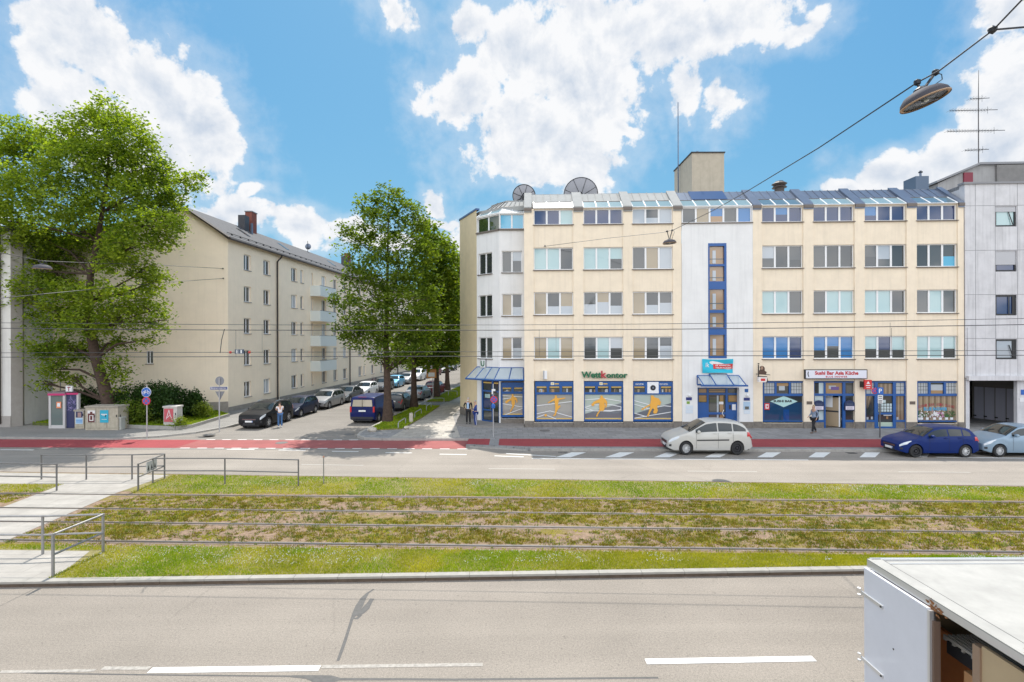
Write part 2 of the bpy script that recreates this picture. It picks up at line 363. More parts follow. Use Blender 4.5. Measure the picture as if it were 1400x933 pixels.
def text(mb, s, u0, u1, z0, z1, w, mat, depth=.01, bold=0.0, spacing=1.0, fit='both'):
    """letters fitted in the box u0..u1, z0..z1 on the mb's wall plane"""
    cu = bpy.data.curves.new('t', 'FONT'); cu.body = s; cu.offset = bold; cu.space_character = spacing; cu.resolution_u = 3
    o = bpy.data.objects.new('t', cu); C.objects.link(o)
    me = bpy.data.meshes.new_from_object(o.evaluated_get(bpy.context.evaluated_depsgraph_get()))
    vs = [v.co.copy() for v in me.vertices]; fs = [tuple(p.vertices) for p in me.polygons]
    bpy.data.objects.remove(o); bpy.data.curves.remove(cu); bpy.data.meshes.remove(me)
    x0 = min(v.x for v in vs); x1 = max(v.x for v in vs); y0 = min(v.y for v in vs); y1 = max(v.y for v in vs)
    sx = (u1 - u0) / (x1 - x0); sy = (z1 - z0) / (y1 - y0)
    pts = [(u0 + (v.x - x0) * sx, w, z0 + (v.y - y0) * sy) for v in vs]
    n = len(pts)
    if depth > .012:
        pts2 = pts + [(a, w - depth, c) for a, _, c in pts]
        from collections import Counter
        cnt = Counter(); 
        for f in fs:
            for i in range(len(f)): cnt[tuple(sorted((f[i], f[(i + 1) % len(f)])))] += 1
        side = [(a, b, b + n, a + n) for (a, b), c in cnt.items() if c == 1]
        mb.add(pts2, fs + [tuple(n + i for i in reversed(f)) for f in fs] + side, mat)
    else: mb.add(pts, fs, mat)
# ================================================================ setting
random.seed(7); rng = np.random.default_rng(5)
MK = .12        # height of raised areas
aR = asphalt('asphalt_near', (.265, .232, .195), .12)
aF = asphalt('asphalt_far', (.29, .258, .222), .12)
aS = asphalt('asphalt_side', (.235, .215, .192), .12)
red = M('red_cycle_surface', (.29, .042, .048), .85, noise=.14, scale=1.2, bump=.3, bscale=90)
redlit = M('sunlit_red_cycle_surface', (.30, .085, .08), .85, noise=.18, scale=1.2, bump=.3, bscale=90)  # same red, sunlight on the junction put into a lighter colour
paint = M('road_paint', (.72, .71, .68), .7, noise=.12, scale=9)
paintold = M('worn_road_paint', (.36, .33, .29), .8, noise=.35, scale=14); paintmid = M('thin_road_paint', (.40, .37, .33), .8, noise=.2, scale=14)
kerbm = M('granite_kerb', (.36, .34, .31), .85, noise=.2, scale=6)
kerbt = M('pale_kerb', (.33, .31, .275), .85, noise=.15, scale=5)
pavS = slabs('grey_paving', (.27, .265, .26), .62, .5, 0)
pavL = slabs('pale_paving', (.42, .39, .345), .62, .5, 0)
conc = slabs('concrete_crossing', (.36, .335, .30), 1.0, .5, 0, .78, .05)
nearY = lambda x: 11.88 + .027 * x                 # near edge of the tram bed
farY = lambda x: 20.0 - .064 * x                   # far edge of the tram bed
kerbY = lambda x: 25.65 - .025 * x                 # kerb of the far footway
redlo = lambda x: 26.15 - .028 * x
redhi = lambda x: 28.3 - .022 * x
def strip(f0, f1, x0, x1, n=1):
    return [(x0, f0(x0)), (x1, f0(x1)), (x1, f1(x1)), (x0, f1(x0))]
def sheet(name, pts, z, mat):
    mb = MB(); mb.poly([(x, y, z) for x, y in pts], mat); return mb.build(name, kind='structure')
g = MB(); g.poly([(-900, -300, -.06), (900, -300, -.06), (900, 1200, -.06), (-900, 1200, -.06)], M('earth', (.16, .15, .12), .95, noise=.3, scale=.3)); g.build('ground', kind='structure')
sheet('near_road', [(-90, -1.2), (90, -1.2), (90, nearY(90)), (-90, nearY(-90))], 0, aR)
sheet('far_road', [(-90, farY(-90)), (90, farY(90)), (90, kerbY(90) + .05), (-90, kerbY(-90) + 2)], 0, aF)
# side street runs back along (0.0784, 1)
SX = lambda y, x0: x0 + .0786 * (y - 33)
sheet('side_street', [(-25, 26.2), (-4.5, 26.0), (-4.5, 30), (SX(33, -8.9), 33), (SX(150, -8.9), 150), (SX(150, -18), 150), (SX(33, -18), 33), (-20, 30.4), (-25, 29.4)], .004, aS)
# cycle lane, three lengths
def lane(name, x0, x1, z, mat, lo=redlo, hi=redhi):
    return sheet(name, [(x0, lo(x0)), (x1, lo(x1)), (x1, hi(x1)), (x0, hi(x0))], z, mat)
lane('cycle_lane', -80, -17.5, .008, red, lambda x: 26.05 - .03 * x, lambda x: 28.2 - .03 * x)
lane('cycle_lane', -17.5, -2.4, .008, redlit, lambda x: 26.05 - .03 * x, lambda x: 28.2 - .03 * x)
# raised footway on the right with cycle lane on it
corner = [(-2.4, 28.35), (-7.2, 28.45), (-8.3, 28.75), (-8.85, 29.4), (-9.0, 30.4), (-8.85, 33.0)]
pts = [(80, redhi(80) - 3)] + [(80, 60), (8, 60), (12, 150), (0.5, 150)] + [(SX(150, -8.85), 150), (SX(60, -8.85), 60)] + corner[::-1] + [(-2.4, kerbY(-2.4) + .9), (1.2, kerbY(1.2) + .1), (80, kerbY(80) + .1)]
mb = MB(); mb.prism([(a, b) for a, b in pts if not (a == 80 and abs(b - (redhi(80) - 3)) < .01)], -.02, MK, pavS); mb.build('footway', kind='structure')
sheet('corner_paving', [(-6.9, 28.6), (-2.9, 28.55), (-4.3, 37), (-3.2, 60), (-4.6, 60), (-6.2, 41), (-6.55, 31.3)], MK + .004, pavL)
sheet('cycle_lane', [(-2.4, 26.75), (0.8, redlo(.8) - .0), (80, redlo(80)), (80, redhi(80)), (-2.4, 28.2)], MK + .004, red)
def kerb(name, pts, wdt, z0, z1, mat):
    mb = MB()
    for i in range(len(pts) - 1):
        a = Vector((*pts[i], 0)); b = Vector((*pts[i + 1], 0)); d = (b - a); L = d.length; d.normalize(); n = Vector((-d.y, d.x, 0)) * wdt / 2
        k = max(1, int(L / 1.0)) if L < 60 else int(L)
        for j in range(k):
            p = a + d * (L * j / k + .004); q = a + d * (L * (j + 1) / k - .004)
            mb.prism([(p - n).to_2d(), (q - n).to_2d(), (q + n).to_2d(), (p + n).to_2d()], z0, z1, mat)
    return mb.build(name, kind='structure')
kerb('kerb', [(.9, kerbY(.9)), (70, kerbY(70))], .16, -.02, MK + .006, kerbm)
kerb('kerb', [(.8, kerbY(.8) + .02), (-2.4, kerbY(-2.4) + 1.0)], .16, -.02, .05, kerbm)
kerb('kerb', corner + [(SX(150, -8.85), 150)], .16, -.02, MK + .007, kerbm)
# left footway: kerb line and surface
lcorner = [(-60, 30.1), (-29, 29.3), (-22.4, 28.85), (-20.4, 29.5), (-19.0, 30.8), (-18.3, 32.6), (SX(150, -18.3), 150)]
mb = MB(); mb.prism([(x, y) for x, y in lcorner] + [(-90, 150), (-90, 30.4)], -.02, .10, asphalt('footway_asphalt', (.25, .24, .225), 0)); mb.build('footway', kind='structure')
kerb('kerb', lcorner, .14, -.02, .105, kerbm)
# tram bed, raised, with kerbs
bedm = M('tram_bed_soil', (.24, .19, .15), .95); N_, L_, b_ = nodes(bedm)
def bed_nodes():
    tc = N_.new('ShaderNodeTexCoord')
    def nz(s, d=5, r=.65, sc_=(1, 1, 1)):
        mp = N_.new('ShaderNodeMapping'); mp.inputs['Scale'].default_value = sc_; L_.new(tc.outputs['Object'], mp.inputs[0])
        n = N_.new('ShaderNodeTexNoise'); n.inputs['Scale'].default_value = s; n.inputs['Detail'].default_value = d; n.inputs['Roughness'].default_value = r; L_.new(mp.outputs[0], n.inputs['Vector']); return n.outputs[0]
    cr = N_.new('ShaderNodeValToRGB'); L_.new(nz(7, 8, .75), cr.inputs[0]); e = cr.color_ramp.elements
    e[0].position = .3; e[0].color = (.12, .075, .045, 1); e[1].position = .7; e[1].color = (.36, .25, .17, 1)
    cr2 = N_.new('ShaderNodeValToRGB'); L_.new(nz(26, 4, .7), cr2.inputs[0]); e = cr2.color_ramp.elements
    e[0].position = .35; e[0].color = (.10, .08, .012, 1); e[1].position = .65; e[1].color = (.27, .21, .03, 1)
    mr = N_.new('ShaderNodeMapRange'); L_.new(nz(.55, 7, .72, (.6, 1.6, 1)), mr.inputs[0]); mr.inputs[1].default_value = .50; mr.inputs[2].default_value = .60
    mx = N_.new('ShaderNodeMix'); mx.data_type = 'RGBA'; L_.new(mr.outputs[0], mx.inputs[0]); L_.new(cr.outputs[0], mx.inputs[6]); L_.new(cr2.outputs[0], mx.inputs[7])
    L_.new(mx.outputs[2], b_.inputs['Base Color'])
    bp = N_.new('ShaderNodeBump'); bp.inputs['Strength'].default_value = .8; bp.inputs['Distance'].default_value = .03; L_.new(nz(30, 4, .8), bp.inputs['Height']); L_.new(bp.outputs[0], b_.inputs['Normal'])
bed_nodes()
mb = MB(); mb.prism([(-90, nearY(-90)), (90, nearY(90)), (90, farY(90)), (-90, farY(-90))], -.02, MK - .01, bedm); mb.build('tram_bed', kind='structure')
kerb('kerb', [(-70, nearY(-70)), (70, nearY(70))], .17, MK - .045, MK + .004, kerbt)
kerb('kerb', [(-70, nearY(-70) + .01), (70, nearY(70) + .01)], .166, -.02, MK - .046, M('shaded_kerb_face', (.11, .078, .055), .9, noise=.35, scale=4))  # shade of the kerb face put into a darker brown strip
kerb('kerb', [(-70, farY(-70)), (70, farY(70))], .14, -.02, .075, kerbt)
lawnm = M('lawn_soil', (.22, .19, .07), .95, noise=.35, scale=6, bump=.8, bscale=30)
railY = [17.56, 16.05, 14.82, 13.43]
ry = lambda i, x: railY[i] - .0378 * x
sheet('lawn_base', [(-90, nearY(-90) + .09), (17, nearY(17) + .09), (17, 13.1 - .0378 * 17), (-90, 13.1 + .0378 * 90)], MK - .006, lawnm)
sheet('lawn_base', [(-90, 17.95 + .0378 * 90), (60, 17.95 - .0378 * 60), (60, farY(60) - .1), (-90, farY(-90) - .1)], MK - .006, lawnm)
# concrete crossing paths
mb = MB()
def crossing(pts): mb.poly([(x, y, MK - .002) for x, y in pts], conc)
crossing([(-40, nearY(-40) + .1), (-10.45, nearY(-10.45) + .1), (-10.9, 13.2), (-40, 13.2 + .0378 * 29)])
crossing([(-16.3, 13.95), (-13.75, 13.85), (-14.15, 18.3), (-16.9, 18.4)])
crossing([(-16.9, 18.42), (-14.15, 18.32), (-13.9, 20.75), (-45, 22.7), (-45, 20.6), (-17.1, 19.45)])
mb.build('path', kind='structure')
# rails
rust = M('rail_side', (.22, .17, .13), .8, noise=.3, scale=8); shine = M('rail_head', (.20, .20, .21), .4, metal=1)
for a, b, lab in ((0, 1, 'pair of steel rails through bare soil beside the far lawn and the post'), (2, 3, 'pair of steel rails beside the white clover strip and the near kerb')):
    t = thing('tram_track', lab, 'tram track', (0, ry(a, 0), MK), 'tram tracks')
    for i in (a, b):
        p = Pl((0, railY[i]), (1, -.0378)); mb = MB(p.T)
        mb.box(-80, 80, -.026, .026, MK - .05, MK + .014, shine); mb.box(-80, 80, -.042, -.037, MK - .05, MK + .010, rust); mb.box(-80, 80, .037, .042, MK - .05, MK + .010, rust)
        mb.box(-80, 80, -.13, -.05, MK - .05, MK - .003, rust); mb.box(-80, 80, .05, .12, MK - .05, MK - .003, rust)
        mb.build('rail', t)
# painted markings
mb = MB()
def dash(x0, y0, x1, y1, wd=.12, z=.006, mat=None):
    a = Vector((*G(x0, y0), 0)); b = Vector((*G(x1, y1), 0)); d = (b - a).normalized(); n = Vector((-d.y, d.x, 0)) * wd / 2
    mb.poly([(*(a - n).to_2d(), z), (*(b - n).to_2d(), z), (*(b + n).to_2d(), z), (*(a + n).to_2d(), z)], mat or paint)
dash(205, 917, 437, 914, .15); dash(883, 905, 1113, 901, .15); dash(-300, 922, -100, 920, .15)
dash(440, 912, 660, 909, .09, .004, paintold); dash(140, 914, 205, 914, .09, .004, paintold); dash(0, 919, 130, 917, .07, .004, paintold)
for a in ((310, 614.7, 348, 614.9), (381, 615.6, 418, 616), (454, 617.4, 490, 617.8), (527, 619.2, 563, 619.6), (601, 621.3, 638, 621.9), (676, 623.6, 716, 625), (0, 615.2, 46, 615.6)): dash(*a)
dash(727, 627.2, 1105, 629.2); [dash(*q, .1, .006, paintmid) for q in ((412, 635.5, 497, 636.6), (668, 641, 759, 641.9), (940, 644.6, 1035, 645.4), (1228, 645.6, 1327, 646.2))]
dash(692, 620.5, 760, 624.5); dash(1280, 625.5, 1500, 628)
for k in range(17):
    x = -17.2 + k * .9
    for yy in (26.0 - .03 * x, 28.27 - .03 * x):
        if yy > 27.5 and not (-17.3 < x < -8.9): continue
        mb.poly([(x, yy - .06, .0125), (x + .5, yy - .075, .0125), (x + .5, yy + .06, .0125), (x, yy + .06, .0125)], paint)
for pxs in (759, 827, 894, 963, 1035, 1105, 1175, 1246):
    x0, y0 = G(pxs, 625.6); x1, y1 = G(pxs + 14 + (1000 - pxs) * .035, 618.8)
    mb.poly([(x0, y0, .006), (x0 + .72, y0 - .02, .006), (x1 + .72, y1 - .02, .006), (x1, y1, .006)], paint)
mb.build('road_markings', kind='structure')
# bitumen repairs in the near road
bit = M('bitumen_seal', (.085, .08, .075), .6, noise=.3, scale=14)
mb = MB()
def ribbon(pp, z=.003):
    L = []; Rr = []
    ps = [Vector((*G(x, y), 0)) for x, y, _ in pp]
    for i, p in enumerate(ps):
        d = (ps[min(i + 1, len(ps) - 1)] - ps[max(0, i - 1)]).normalized(); n = Vector((-d.y, d.x, 0)) * pp[i][2] / 2
        L.append((p.x - n.x, p.y - n.y, z)); Rr.append((p.x + n.x, p.y + n.y, z))
    for i in range(len(ps) - 1): mb.poly([L[i], L[i + 1], Rr[i + 1], Rr[i]], bit)
ribbon([(462, 904, .05), (467, 890, .06), (472, 876, .06), (477, 860, .055), (481, 847, .06), (486, 838, .12), (491, 829, .16), (497, 818, .12), (503, 811, .06), (511, 806, .04)])
ribbon([(487, 842, .1), (494, 838, .14), (500, 832, .16), (505, 825, .1), (509, 819, .09)], .0045)
ribbon([(482, 846, .05), (488, 846, .08), (494, 841, .05)], .0022)
ribbon([(398, 925, .05), (420, 926, .09), (437, 929, .2), (450, 930, .22), (465, 929, .06), (560, 929, .05), (620, 929.5, .05), (900, 927, .045)])
ribbon([(-40, 917, .04), (60, 921, .03), (205, 923, .03), (398, 925, .04)], .0022)
ribbon([(0, 829, .012), (22, 818, .014), (46, 806, .012)], .0018)
mb.build('road_repair', kind='structure')
# drain grates at the far kerb
mb = MB()
for x in (2.5, 16.5):
    y = kerbY(x) - .5
    for k in range(7): mb.box(x - .22 + k * .065, x - .19 + k * .065, y, y + .3, .0, .008, M('cast_iron_dark', (.06, .058, .055), .7))
mb.build('drain_grates', kind='structure')
# planting bed in front of the gable, with a low edging
bedp = [G(165, 585, .1), (G(240, 587.5, .1)), G(262, 585, .1), G(313, 569.5, .1), (-22.6, 39.2), (-31.5, 35.8), (-31.3, 33.4), G(118, 584, .1)]
mb = MB(); mb.prism(bedp, .08, .26, M('bed_soil', (.10, .12, .03), .95, noise=.35, scale=5)); mb.build('planting_bed', kind='structure')
kerb('kerb', bedp[0:4], .12, .05, .30, kerbm)
# tree strip on the right footway
st = [(-8.75, 31.2), (-8.0, 31.0), (-6.75, 31.35), (-6.3, 36), (-6.0, 42.3), (-8.0, 42.8)]
mb = MB(); mb.prism(st, MK - .02, MK + .05, lawnm); st2 = [(-7.6, 45.2), (-5.6, 45.5), (-3.8, 60), (2.4, 140), (0.2, 140), (-6.3, 60)]; mb.prism(st2, MK - .02, MK + .05, lawnm)
mb.build('tree_strip', kind='structure')
# manholes
mb = MB(); mh = M('cast_iron', (.13, .125, .12), .7)
for px, py, z in ((385, 605.5, .0138), (615, 590.5, MK + .009), (745, 588.8, MK + .009), (478, 594, .01)):
    x, y = G(px, py, z); mb.lathe([(.32, z - .004), (.32, z + .001)], (x, y, 0), mh, seg=18)
x, y = G(286, 594.5, .1); mb.lathe([(.34, .1), (.34, .106)], (x, y, 0), mh, seg=18)
mb.build('manhole_covers', kind='structure')
x, y = G(674.5, 612, MK); mb = MB(); mb.box(x - .25, x + .25, 26.35, 28.25, MK + .006, MK + .01, pavS); mb.build('paving_patch', kind='structure')

# ================================================================ large building on the right
cream = M('cream_render', (.84, .72, .56), .85, noise=.07, scale=1.6, streak=.09)
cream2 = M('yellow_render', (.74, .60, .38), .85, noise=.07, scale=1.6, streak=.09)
white = M('white_render', (.78, .77, .755), .85, noise=.07, scale=.7, streak=.1)
upvc = M('white_frame', (.80, .80, .80), .45)
blue = M('blue_frame', (.010, .085, .30), .4, coat=.2)
sillm = M('dark_sill', (.16, .13, .11), .6)
stone = M('stone_plinth', (.20, .175, .15), .8, noise=.35, scale=5)
zinc = M('zinc_sheet', (.16, .19, .25), .42, metal=.55, noise=.12, scale=2)
zincl = M('pale_zinc_sheet', (.36, .36, .345), .9, metal=0, spec=.08, noise=.08, scale=2)
black = M('black_metal', (.02, .02, .022), .5); dark = M('dark_interior', (.018, .018, .02), .9)
GL = {'n': glass('glass_navy_sky_reflection', (.008, .03, .115)), 'b': glass('glass_bright_sky_reflection', (.012, .16, .42)), 't': glass('glass_over_pale_blind', (.36, .52, .53)), 'g': glass('glass_over_beige_blind', (.34, .27, .17)),  # navy and bright blue panes: reflected sky put into the glass colour
      'd': glass('dark_glass', (.035, .04, .042)), 'l': glass('glass_over_curtain', (.42, .46, .50)), 's': glass('sky_glass', (.10, .42, .62)), 'e': glass('green_glass', (.03, .05, .02)), 'w': glass('warm_glass', (.34, .20, .09)), 'f': glass('foil_glass', (.50, .60, .62)), 'h': glass('grey_glass', (.075, .08, .08))}
a0 = .0378; FO = Vector((.774, 31.95, 0))
bld = thing('office_building', 'long cream office block with blue shopfronts on the ground floor and a metal mansard roof', 'building', (FO.x, FO.y, 0))
F = Pl(FO, (math.cos(a0), -math.sin(a0)))
def frame_window(parent, p, u0, u1, z0, z1, n, codes, w=0.0, rec=.12, fm=None, fr=.06, mul=.11, sill=True, name='window', ratio=None):
    fm = fm or upvc; mb = MB(p.T); wi = w - rec
    mb.box(u0 + .002, u1 - .002, wi - .05, wi + .03, z0 + .002, z0 + fr, fm); mb.box(u0 + .002, u1 - .002, wi - .05, wi + .03, z1 - fr, z1 - .002, fm)
    mb.box(u0 + .002, u0 + fr, wi - .049, wi + .029, z0 + fr, z1 - fr, fm); mb.box(u1 - fr, u1 - .002, wi - .049, wi + .029, z0 + fr, z1 - fr, fm)
    pw = (u1 - u0 - 2 * fr - (n - 1) * mul) / n
    gm = MB(p.T); x = u0 + fr
    for i in range(n):
        if i < n - 1: mb.box(x + pw, x + pw + mul, wi - .049, wi + .028, z0 + fr, z1 - fr, fm)
        c = codes[i % len(codes)]
        if '/' in c:
            q = c.split('/'); zm = z0 + fr + (z1 - z0 - 2 * fr) * (.35 + .25 * random.random())
            gm.poly([(x, wi - .01, z0 + fr), (x + pw, wi - .01, z0 + fr), (x + pw, wi - .01, zm), (x, wi - .01, zm)], GL[q[1]])
            gm.poly([(x, wi - .01, zm), (x + pw, wi - .01, zm), (x + pw, wi - .01, z1 - fr), (x, wi - .01, z1 - fr)], GL[q[0]])
        else: gm.poly([(x, wi - .01, z0 + fr), (x + pw, wi - .01, z0 + fr), (x + pw, wi - .01, z1 - fr), (x, wi - .01, z1 - fr)], GL[c])
        x += pw + mul
    o = mb.build(name, parent); gm.build('glass', o)
    if sill:
        s = MB(p.T); s.box(u0 - .05, u1 + .05, w - rec, w + .09, z0 - .05, z0 - .002, sillm); s.build('sill', o)
    return o
def lev(y): return F.uz(800, y)[1]
rows = [(lev(286), lev(307)), (lev(338.3), lev(369)), (lev(399.3), lev(430.5)), (lev(460.8), lev(491.5))]
bays = [(730, 784), (798, 852), (865, 920), (1042, 1098), (1112, 1168), (1182, 1239), (1253, 1309)]
bays = [(F.u(a), F.u(b)) for a, b in bays]
UE = F.u(1317); W0, W1 = F.u(932), F.u(1029)
codes = [
    [['n', 'n', 't'], ['n', 'n', 'n'], ['l', 'h/l', 'l'], ['n', 'b/n', 'n'], ['n', 'n', 'n'], ['b/n', 'n', 'n'], ['n', 'n', 'n']],
    [['t', 't', 'd'], ['t', 't', 't/d'], ['h', 'g', 'l'], ['l/h', 'd', 'h/d'], ['h', 'd', 'd'], ['h/d', 'l/h', 'd'], ['d', 'h', 'h/s']],
    [['g', 'd/l', 'g/l'], ['h/l', 'g/l', 'd/l'], ['g', 'd/l', 'h/l'], ['t', 't', 'h'], ['h', 't', 't'], ['t', 't', 'd'], ['h', 't', 'h']],
    [['g', 't', 'g'], ['h/d', 't', 'l/d'], ['g', 'h/d', 'h/l'], ['b', 'b', 'n'], ['b/d', 'b/d', 'b'], ['t/d', 'n/d', 't/d'], ['t', 't', 't/d']]]
ztop = lev(285); shop_t, shop_b = lev(521), lev(577.5)
holes = []
for a, b in bays:
    for z1, z0 in rows: holes.append((a, b, z0, z1))
    holes.append((a, b, shop_b - .02 if (a, b) not in (bays[4], bays[5]) else .004, shop_t))
wm = MB(F.T)
wall_holes(wm, 0, W0, .0, ztop, [h for h in holes if h[1] < W0], 0, .3, cream)
wall_holes(wm, W1, UE, .0, ztop, [h for h in holes if h[0] > W1], 0, .3, cream)
wm.poly([(0, 0, 0), (0, -12, 0), (0, -12, ztop), (0, 0, ztop)], cream); wm.poly([(UE, 0, 0), (UE, -12, 0), (UE, -12, ztop), (UE, 0, ztop)], cream)
wm.poly([(-3, -12, 0), (UE, -12, 0), (UE, -12, ztop), (-3, -12, ztop)], cream)
wm.build('wall', bld)
# piers between the bays stand 5 cm proud
edges = [(0.0, bays[0][0])] + [(bays[i][1], bays[i + 1][0]) for i in (0, 1)] + [(bays[2][1], W0 - .01)] + [(W1 + .01, bays[3][0])] + [(bays[i][1], bays[i + 1][0]) for i in (3, 4, 5)] + [(bays[6][1], UE)]
for a, b in edges:
    pm = MB(F.T); pm2 = MB(F.T)
    pm.box(a + .0, b - .0, -.02, .05, .52, ztop - .01, cream)
    pm2.box(a + .0, b - .0, -.02, .055, .0, .518, stone)
    pm.build('pier', bld); pm2.build('plinth', bld)
# white centre bay
cz0 = rows[0][1] - .01
sw = (F.u(968), F.u(993), F.uz(980, 490)[1], F.uz(980, 333)[1]); dr = (F.u(953), F.u(1010), 0.0, F.uz(980, 530)[1])
w5 = (F.u(933), F.u(1028), rows[0][1], rows[0][0] - .0)
mb = MB(F.T); wall_holes(mb, W0, W1, 0, ztop, [sw, dr, w5], .06, .35, white); mb.build('render_panel', bld)
mb = MB(F.T); mb.box(W0 + .01, dr[0] - .01, .0, .075, 0, .5, stone); mb.box(dr[1] + .01, W1 - .01, .0, .075, 0, .5, stone); mb.build('plinth', bld)
frame_window(bld, F, w5[0] + .002, w5[1] - .002, w5[2], w5[3], 5, ['h', 'g', 'b/w', 'h', 'b'], w=.06)
zi = {i: 0 for i in range(4)}
for r_, (z1, z0) in enumerate(rows):
    for k, (a, b) in enumerate(bays):
        frame_window(bld, F, a, b, z0, z1, 3, codes[r_][k])
# stairwell strip window
mb = MB(F.T); gm = MB(F.T); u0, u1, z0, z1 = sw
mb.box(u0 + .003, u0 + .08, -.1, .08, z0, z1, blue); mb.box(u1 - .13, u1 - .003, -.1, .08, z0, z1, blue); 
segs = [(333, 337), (383, 390), (456 - 26 - 30 + 10, 0)]
ys = [333, 337, 362, 364, 384, 386, 386]
panes = [(337, 361.5), (364.5, 385), (396, 424), (428, 448), (458, 487)]
prev = 333
for a, b in panes:
    zt = F.uz(980, prev)[1]; zb = F.uz(980, a)[1]
    mb.box(u0 + .08, u1 - .13, -.1, .079, zb, zt - .003, blue)
    gm.poly([(u0 + .08, -.06, F.uz(980, b)[1]), (u1 - .13, -.06, F.uz(980, b)[1]), (u1 - .13, -.06, zb), (u0 + .08, -.06, zb)], GL['w'])
    prev = b
mb.box(u0 + .08, u1 - .13, -.1, .079, z0, F.uz(980, 487)[1] - .003, blue)
o = mb.build('stair_window', bld); gm.build('glass', o)
gm = MB(F.T)
for a, b in panes:
    zb, zt = F.uz(980, b)[1], F.uz(980, a)[1]
    gm.box(u0 + .30, u0 + .5, -.058, -.045, zb + .05, zt - .25, GL['l']); gm.box(u0 + .08, u1 - .13, -.058, -.04, (zb + zt) / 2 - .25, (zb + zt) / 2 - .2, GL['h'])
gm.build('handrail', o)

# ---- mansard
rz = F.uz(900, 264, -1.7)[1]; RT = rz
zb_, zm_ = ztop, F.uz(900, 275, -.75)[1]
def msl(mb, u0, u1, w0, z0, w1, z1, th, mat):
    mb.add([(u0, w0, z0), (u1, w0, z0), (u1, w1, z1), (u0, w1, z1), (u0, w0 - .0, z0 - th), (u1, w0, z0 - th), (u1, w1, z1 - th), (u0, w1, z1 - th)],
           [(0, 1, 2, 3), (7, 6, 5, 4), (0, 4, 5, 1), (3, 2, 6, 7), (0, 3, 7, 4), (1, 5, 6, 2)], mat)
mb = MB(F.T)
mb.box(0, UE, -11.9, -1.68, RT - .3, RT - .002, zincl); mb.box(-.0, UE, -.28, -.002, ztop, ztop + .04, sillm)
msl(mb, 0.0, F.u(925), -.74, zm_ - .0, -1.7, RT, .08, zincl); msl(mb, F.u(925), F.u(1316), -.74, zm_ - .0, -1.7, RT, .08, zinc)
mb.box(0, UE, -1.68, -1.5, ztop - .2, zm_ + .3, dark); 
mb.build('roof', bld)
# standing seam strips and fins between the bays
mb = MB(F.T)
for i in range(int(UE / .48)):
    u = .25 + i * .48
    msl(mb, u, u + .03, -.76, zm_ + .04, -1.68, RT + .035, .06, zincl if u < F.u(925) else zinc)
mb.build('roof_seams', bld)
fins = [(0.0, bays[0][0] - .12)] + [(bays[i][1] + .02, bays[i + 1][0] - .02) for i in (0, 1)] + [(bays[2][1] + .02, F.u(933)), (F.u(1029), bays[3][0] - .05)] + [(bays[i][1] + .02, bays[i + 1][0] - .02) for i in (3, 4, 5)] + [(bays[6][1] + .02, UE + .02)]
for i, (a, b) in enumerate(fins):
    mb = MB(F.T)
    mt = zincl if i < 4 else zinc
    msl(mb, a, b, .10, ztop + .10, -1.62, RT + .10, .35, mt)
    mb.box(a, b, -.02, .14, ztop - .16, ztop + .02, sillm)
    mb.build('roof_fin', bld)
glz = M('skylight_glass', (.20, .28, .30), .2, spec=.4); glz2 = M('skylight_dark_glass', (.10, .15, .18), .08, ior=2.0); glz3 = M('skylight_white_blind', (.46, .47, .46), .5, spec=.2)
def skylight(p, parent, a, b, n, gm_, wz=None, w0=.02, zb=None, zt=None, w1=-.74):
    zb = zb if zb else ztop + .05; zt = zt if zt else zm_
    mb = MB(p.T); g_ = MB(p.T)
    for i in range(n + 1):
        u = a + (b - a) * i / n; msl(mb, u - .03, u + .03, w0 + .02, zb + .03, w1, zt + .03, .06, upvc)
    mb.box(a, b, w0 - .02, w0 + .06, zb - .04, zb, upvc); mb.box(a, b, w1 - .03, w1 + .02, zt - .06, zt + .02, sillm)
    g_.poly([(a, w0, zb), (b, w0, zb), (b, w1, zt), (a, w1, zt)], gm_)
    o = mb.build('skylight', parent); g_.build('glass', o)
gms = [glz3, glz, glz, glz2, glz, glz, glz2]
for k, (a, b) in enumerate(bays): skylight(F, bld, a, b, 3, gms[k])
skylight(F, bld, W0 + .05, W1 - .05, 5, glz)
mb = MB(F.T); bz = M('blue_zinc', (.05, .10, .22), .35, metal=.4)
ua, ub = F.u(952), F.u(1002)
msl(mb, ua, ub, -.80, zm_ + .10, -1.66, RT + .055, .03, bz); mb.build('roof_panel', bld)
# ---- roof things
def stair_tower():
    mb = MB(); x0 = P(946, 208, 35.2); x1 = P(990, 208, 35.2); tm = M('tower_render', (.47, .41, .32), .85, streak=.15, noise=.1)
    mb.box(x0[0], x1[0], 35.2, 39.0, RT - .4, x0[2] - .08, tm); mb.build('stair_tower', bld)
    m2 = MB(); m2.box(x0[0] - .06, x1[0] + .06, 35.14, 39.06, x0[2] - .08, x0[2], black); m2.box(x0[0] + .6, x0[0] + .75, 36, 36.15, x0[2], x0[2] + .35, zinc); m2.build('tower_cap', bld)
stair_tower()
# ---- canted left corner
Q = [(.80, 33.0), (-.80, 33.0), (-2.35, 34.3), (-3.78, 37.3), (-3.3, 46.5)]
F2 = Pl(Q[1], (Q[0][0] - Q[1][0], Q[0][1] - Q[1][1])); F1 = Pl(Q[2], (Q[1][0] - Q[2][0], Q[1][1] - Q[2][1])); F0 = Pl(Q[3], (Q[2][0] - Q[3][0], Q[2][1] - Q[3][1])); FB_ = Pl(Q[4], (Q[3][0] - Q[4][0], Q[3][1] - Q[4][1]))
L2 = 1.6; L1 = (Vector(Q[1]) - Vector(Q[2])).length; L0 = (Vector(Q[2]) - Vector(Q[3])).length; LB = (Vector(Q[3]) - Vector(Q[4])).length
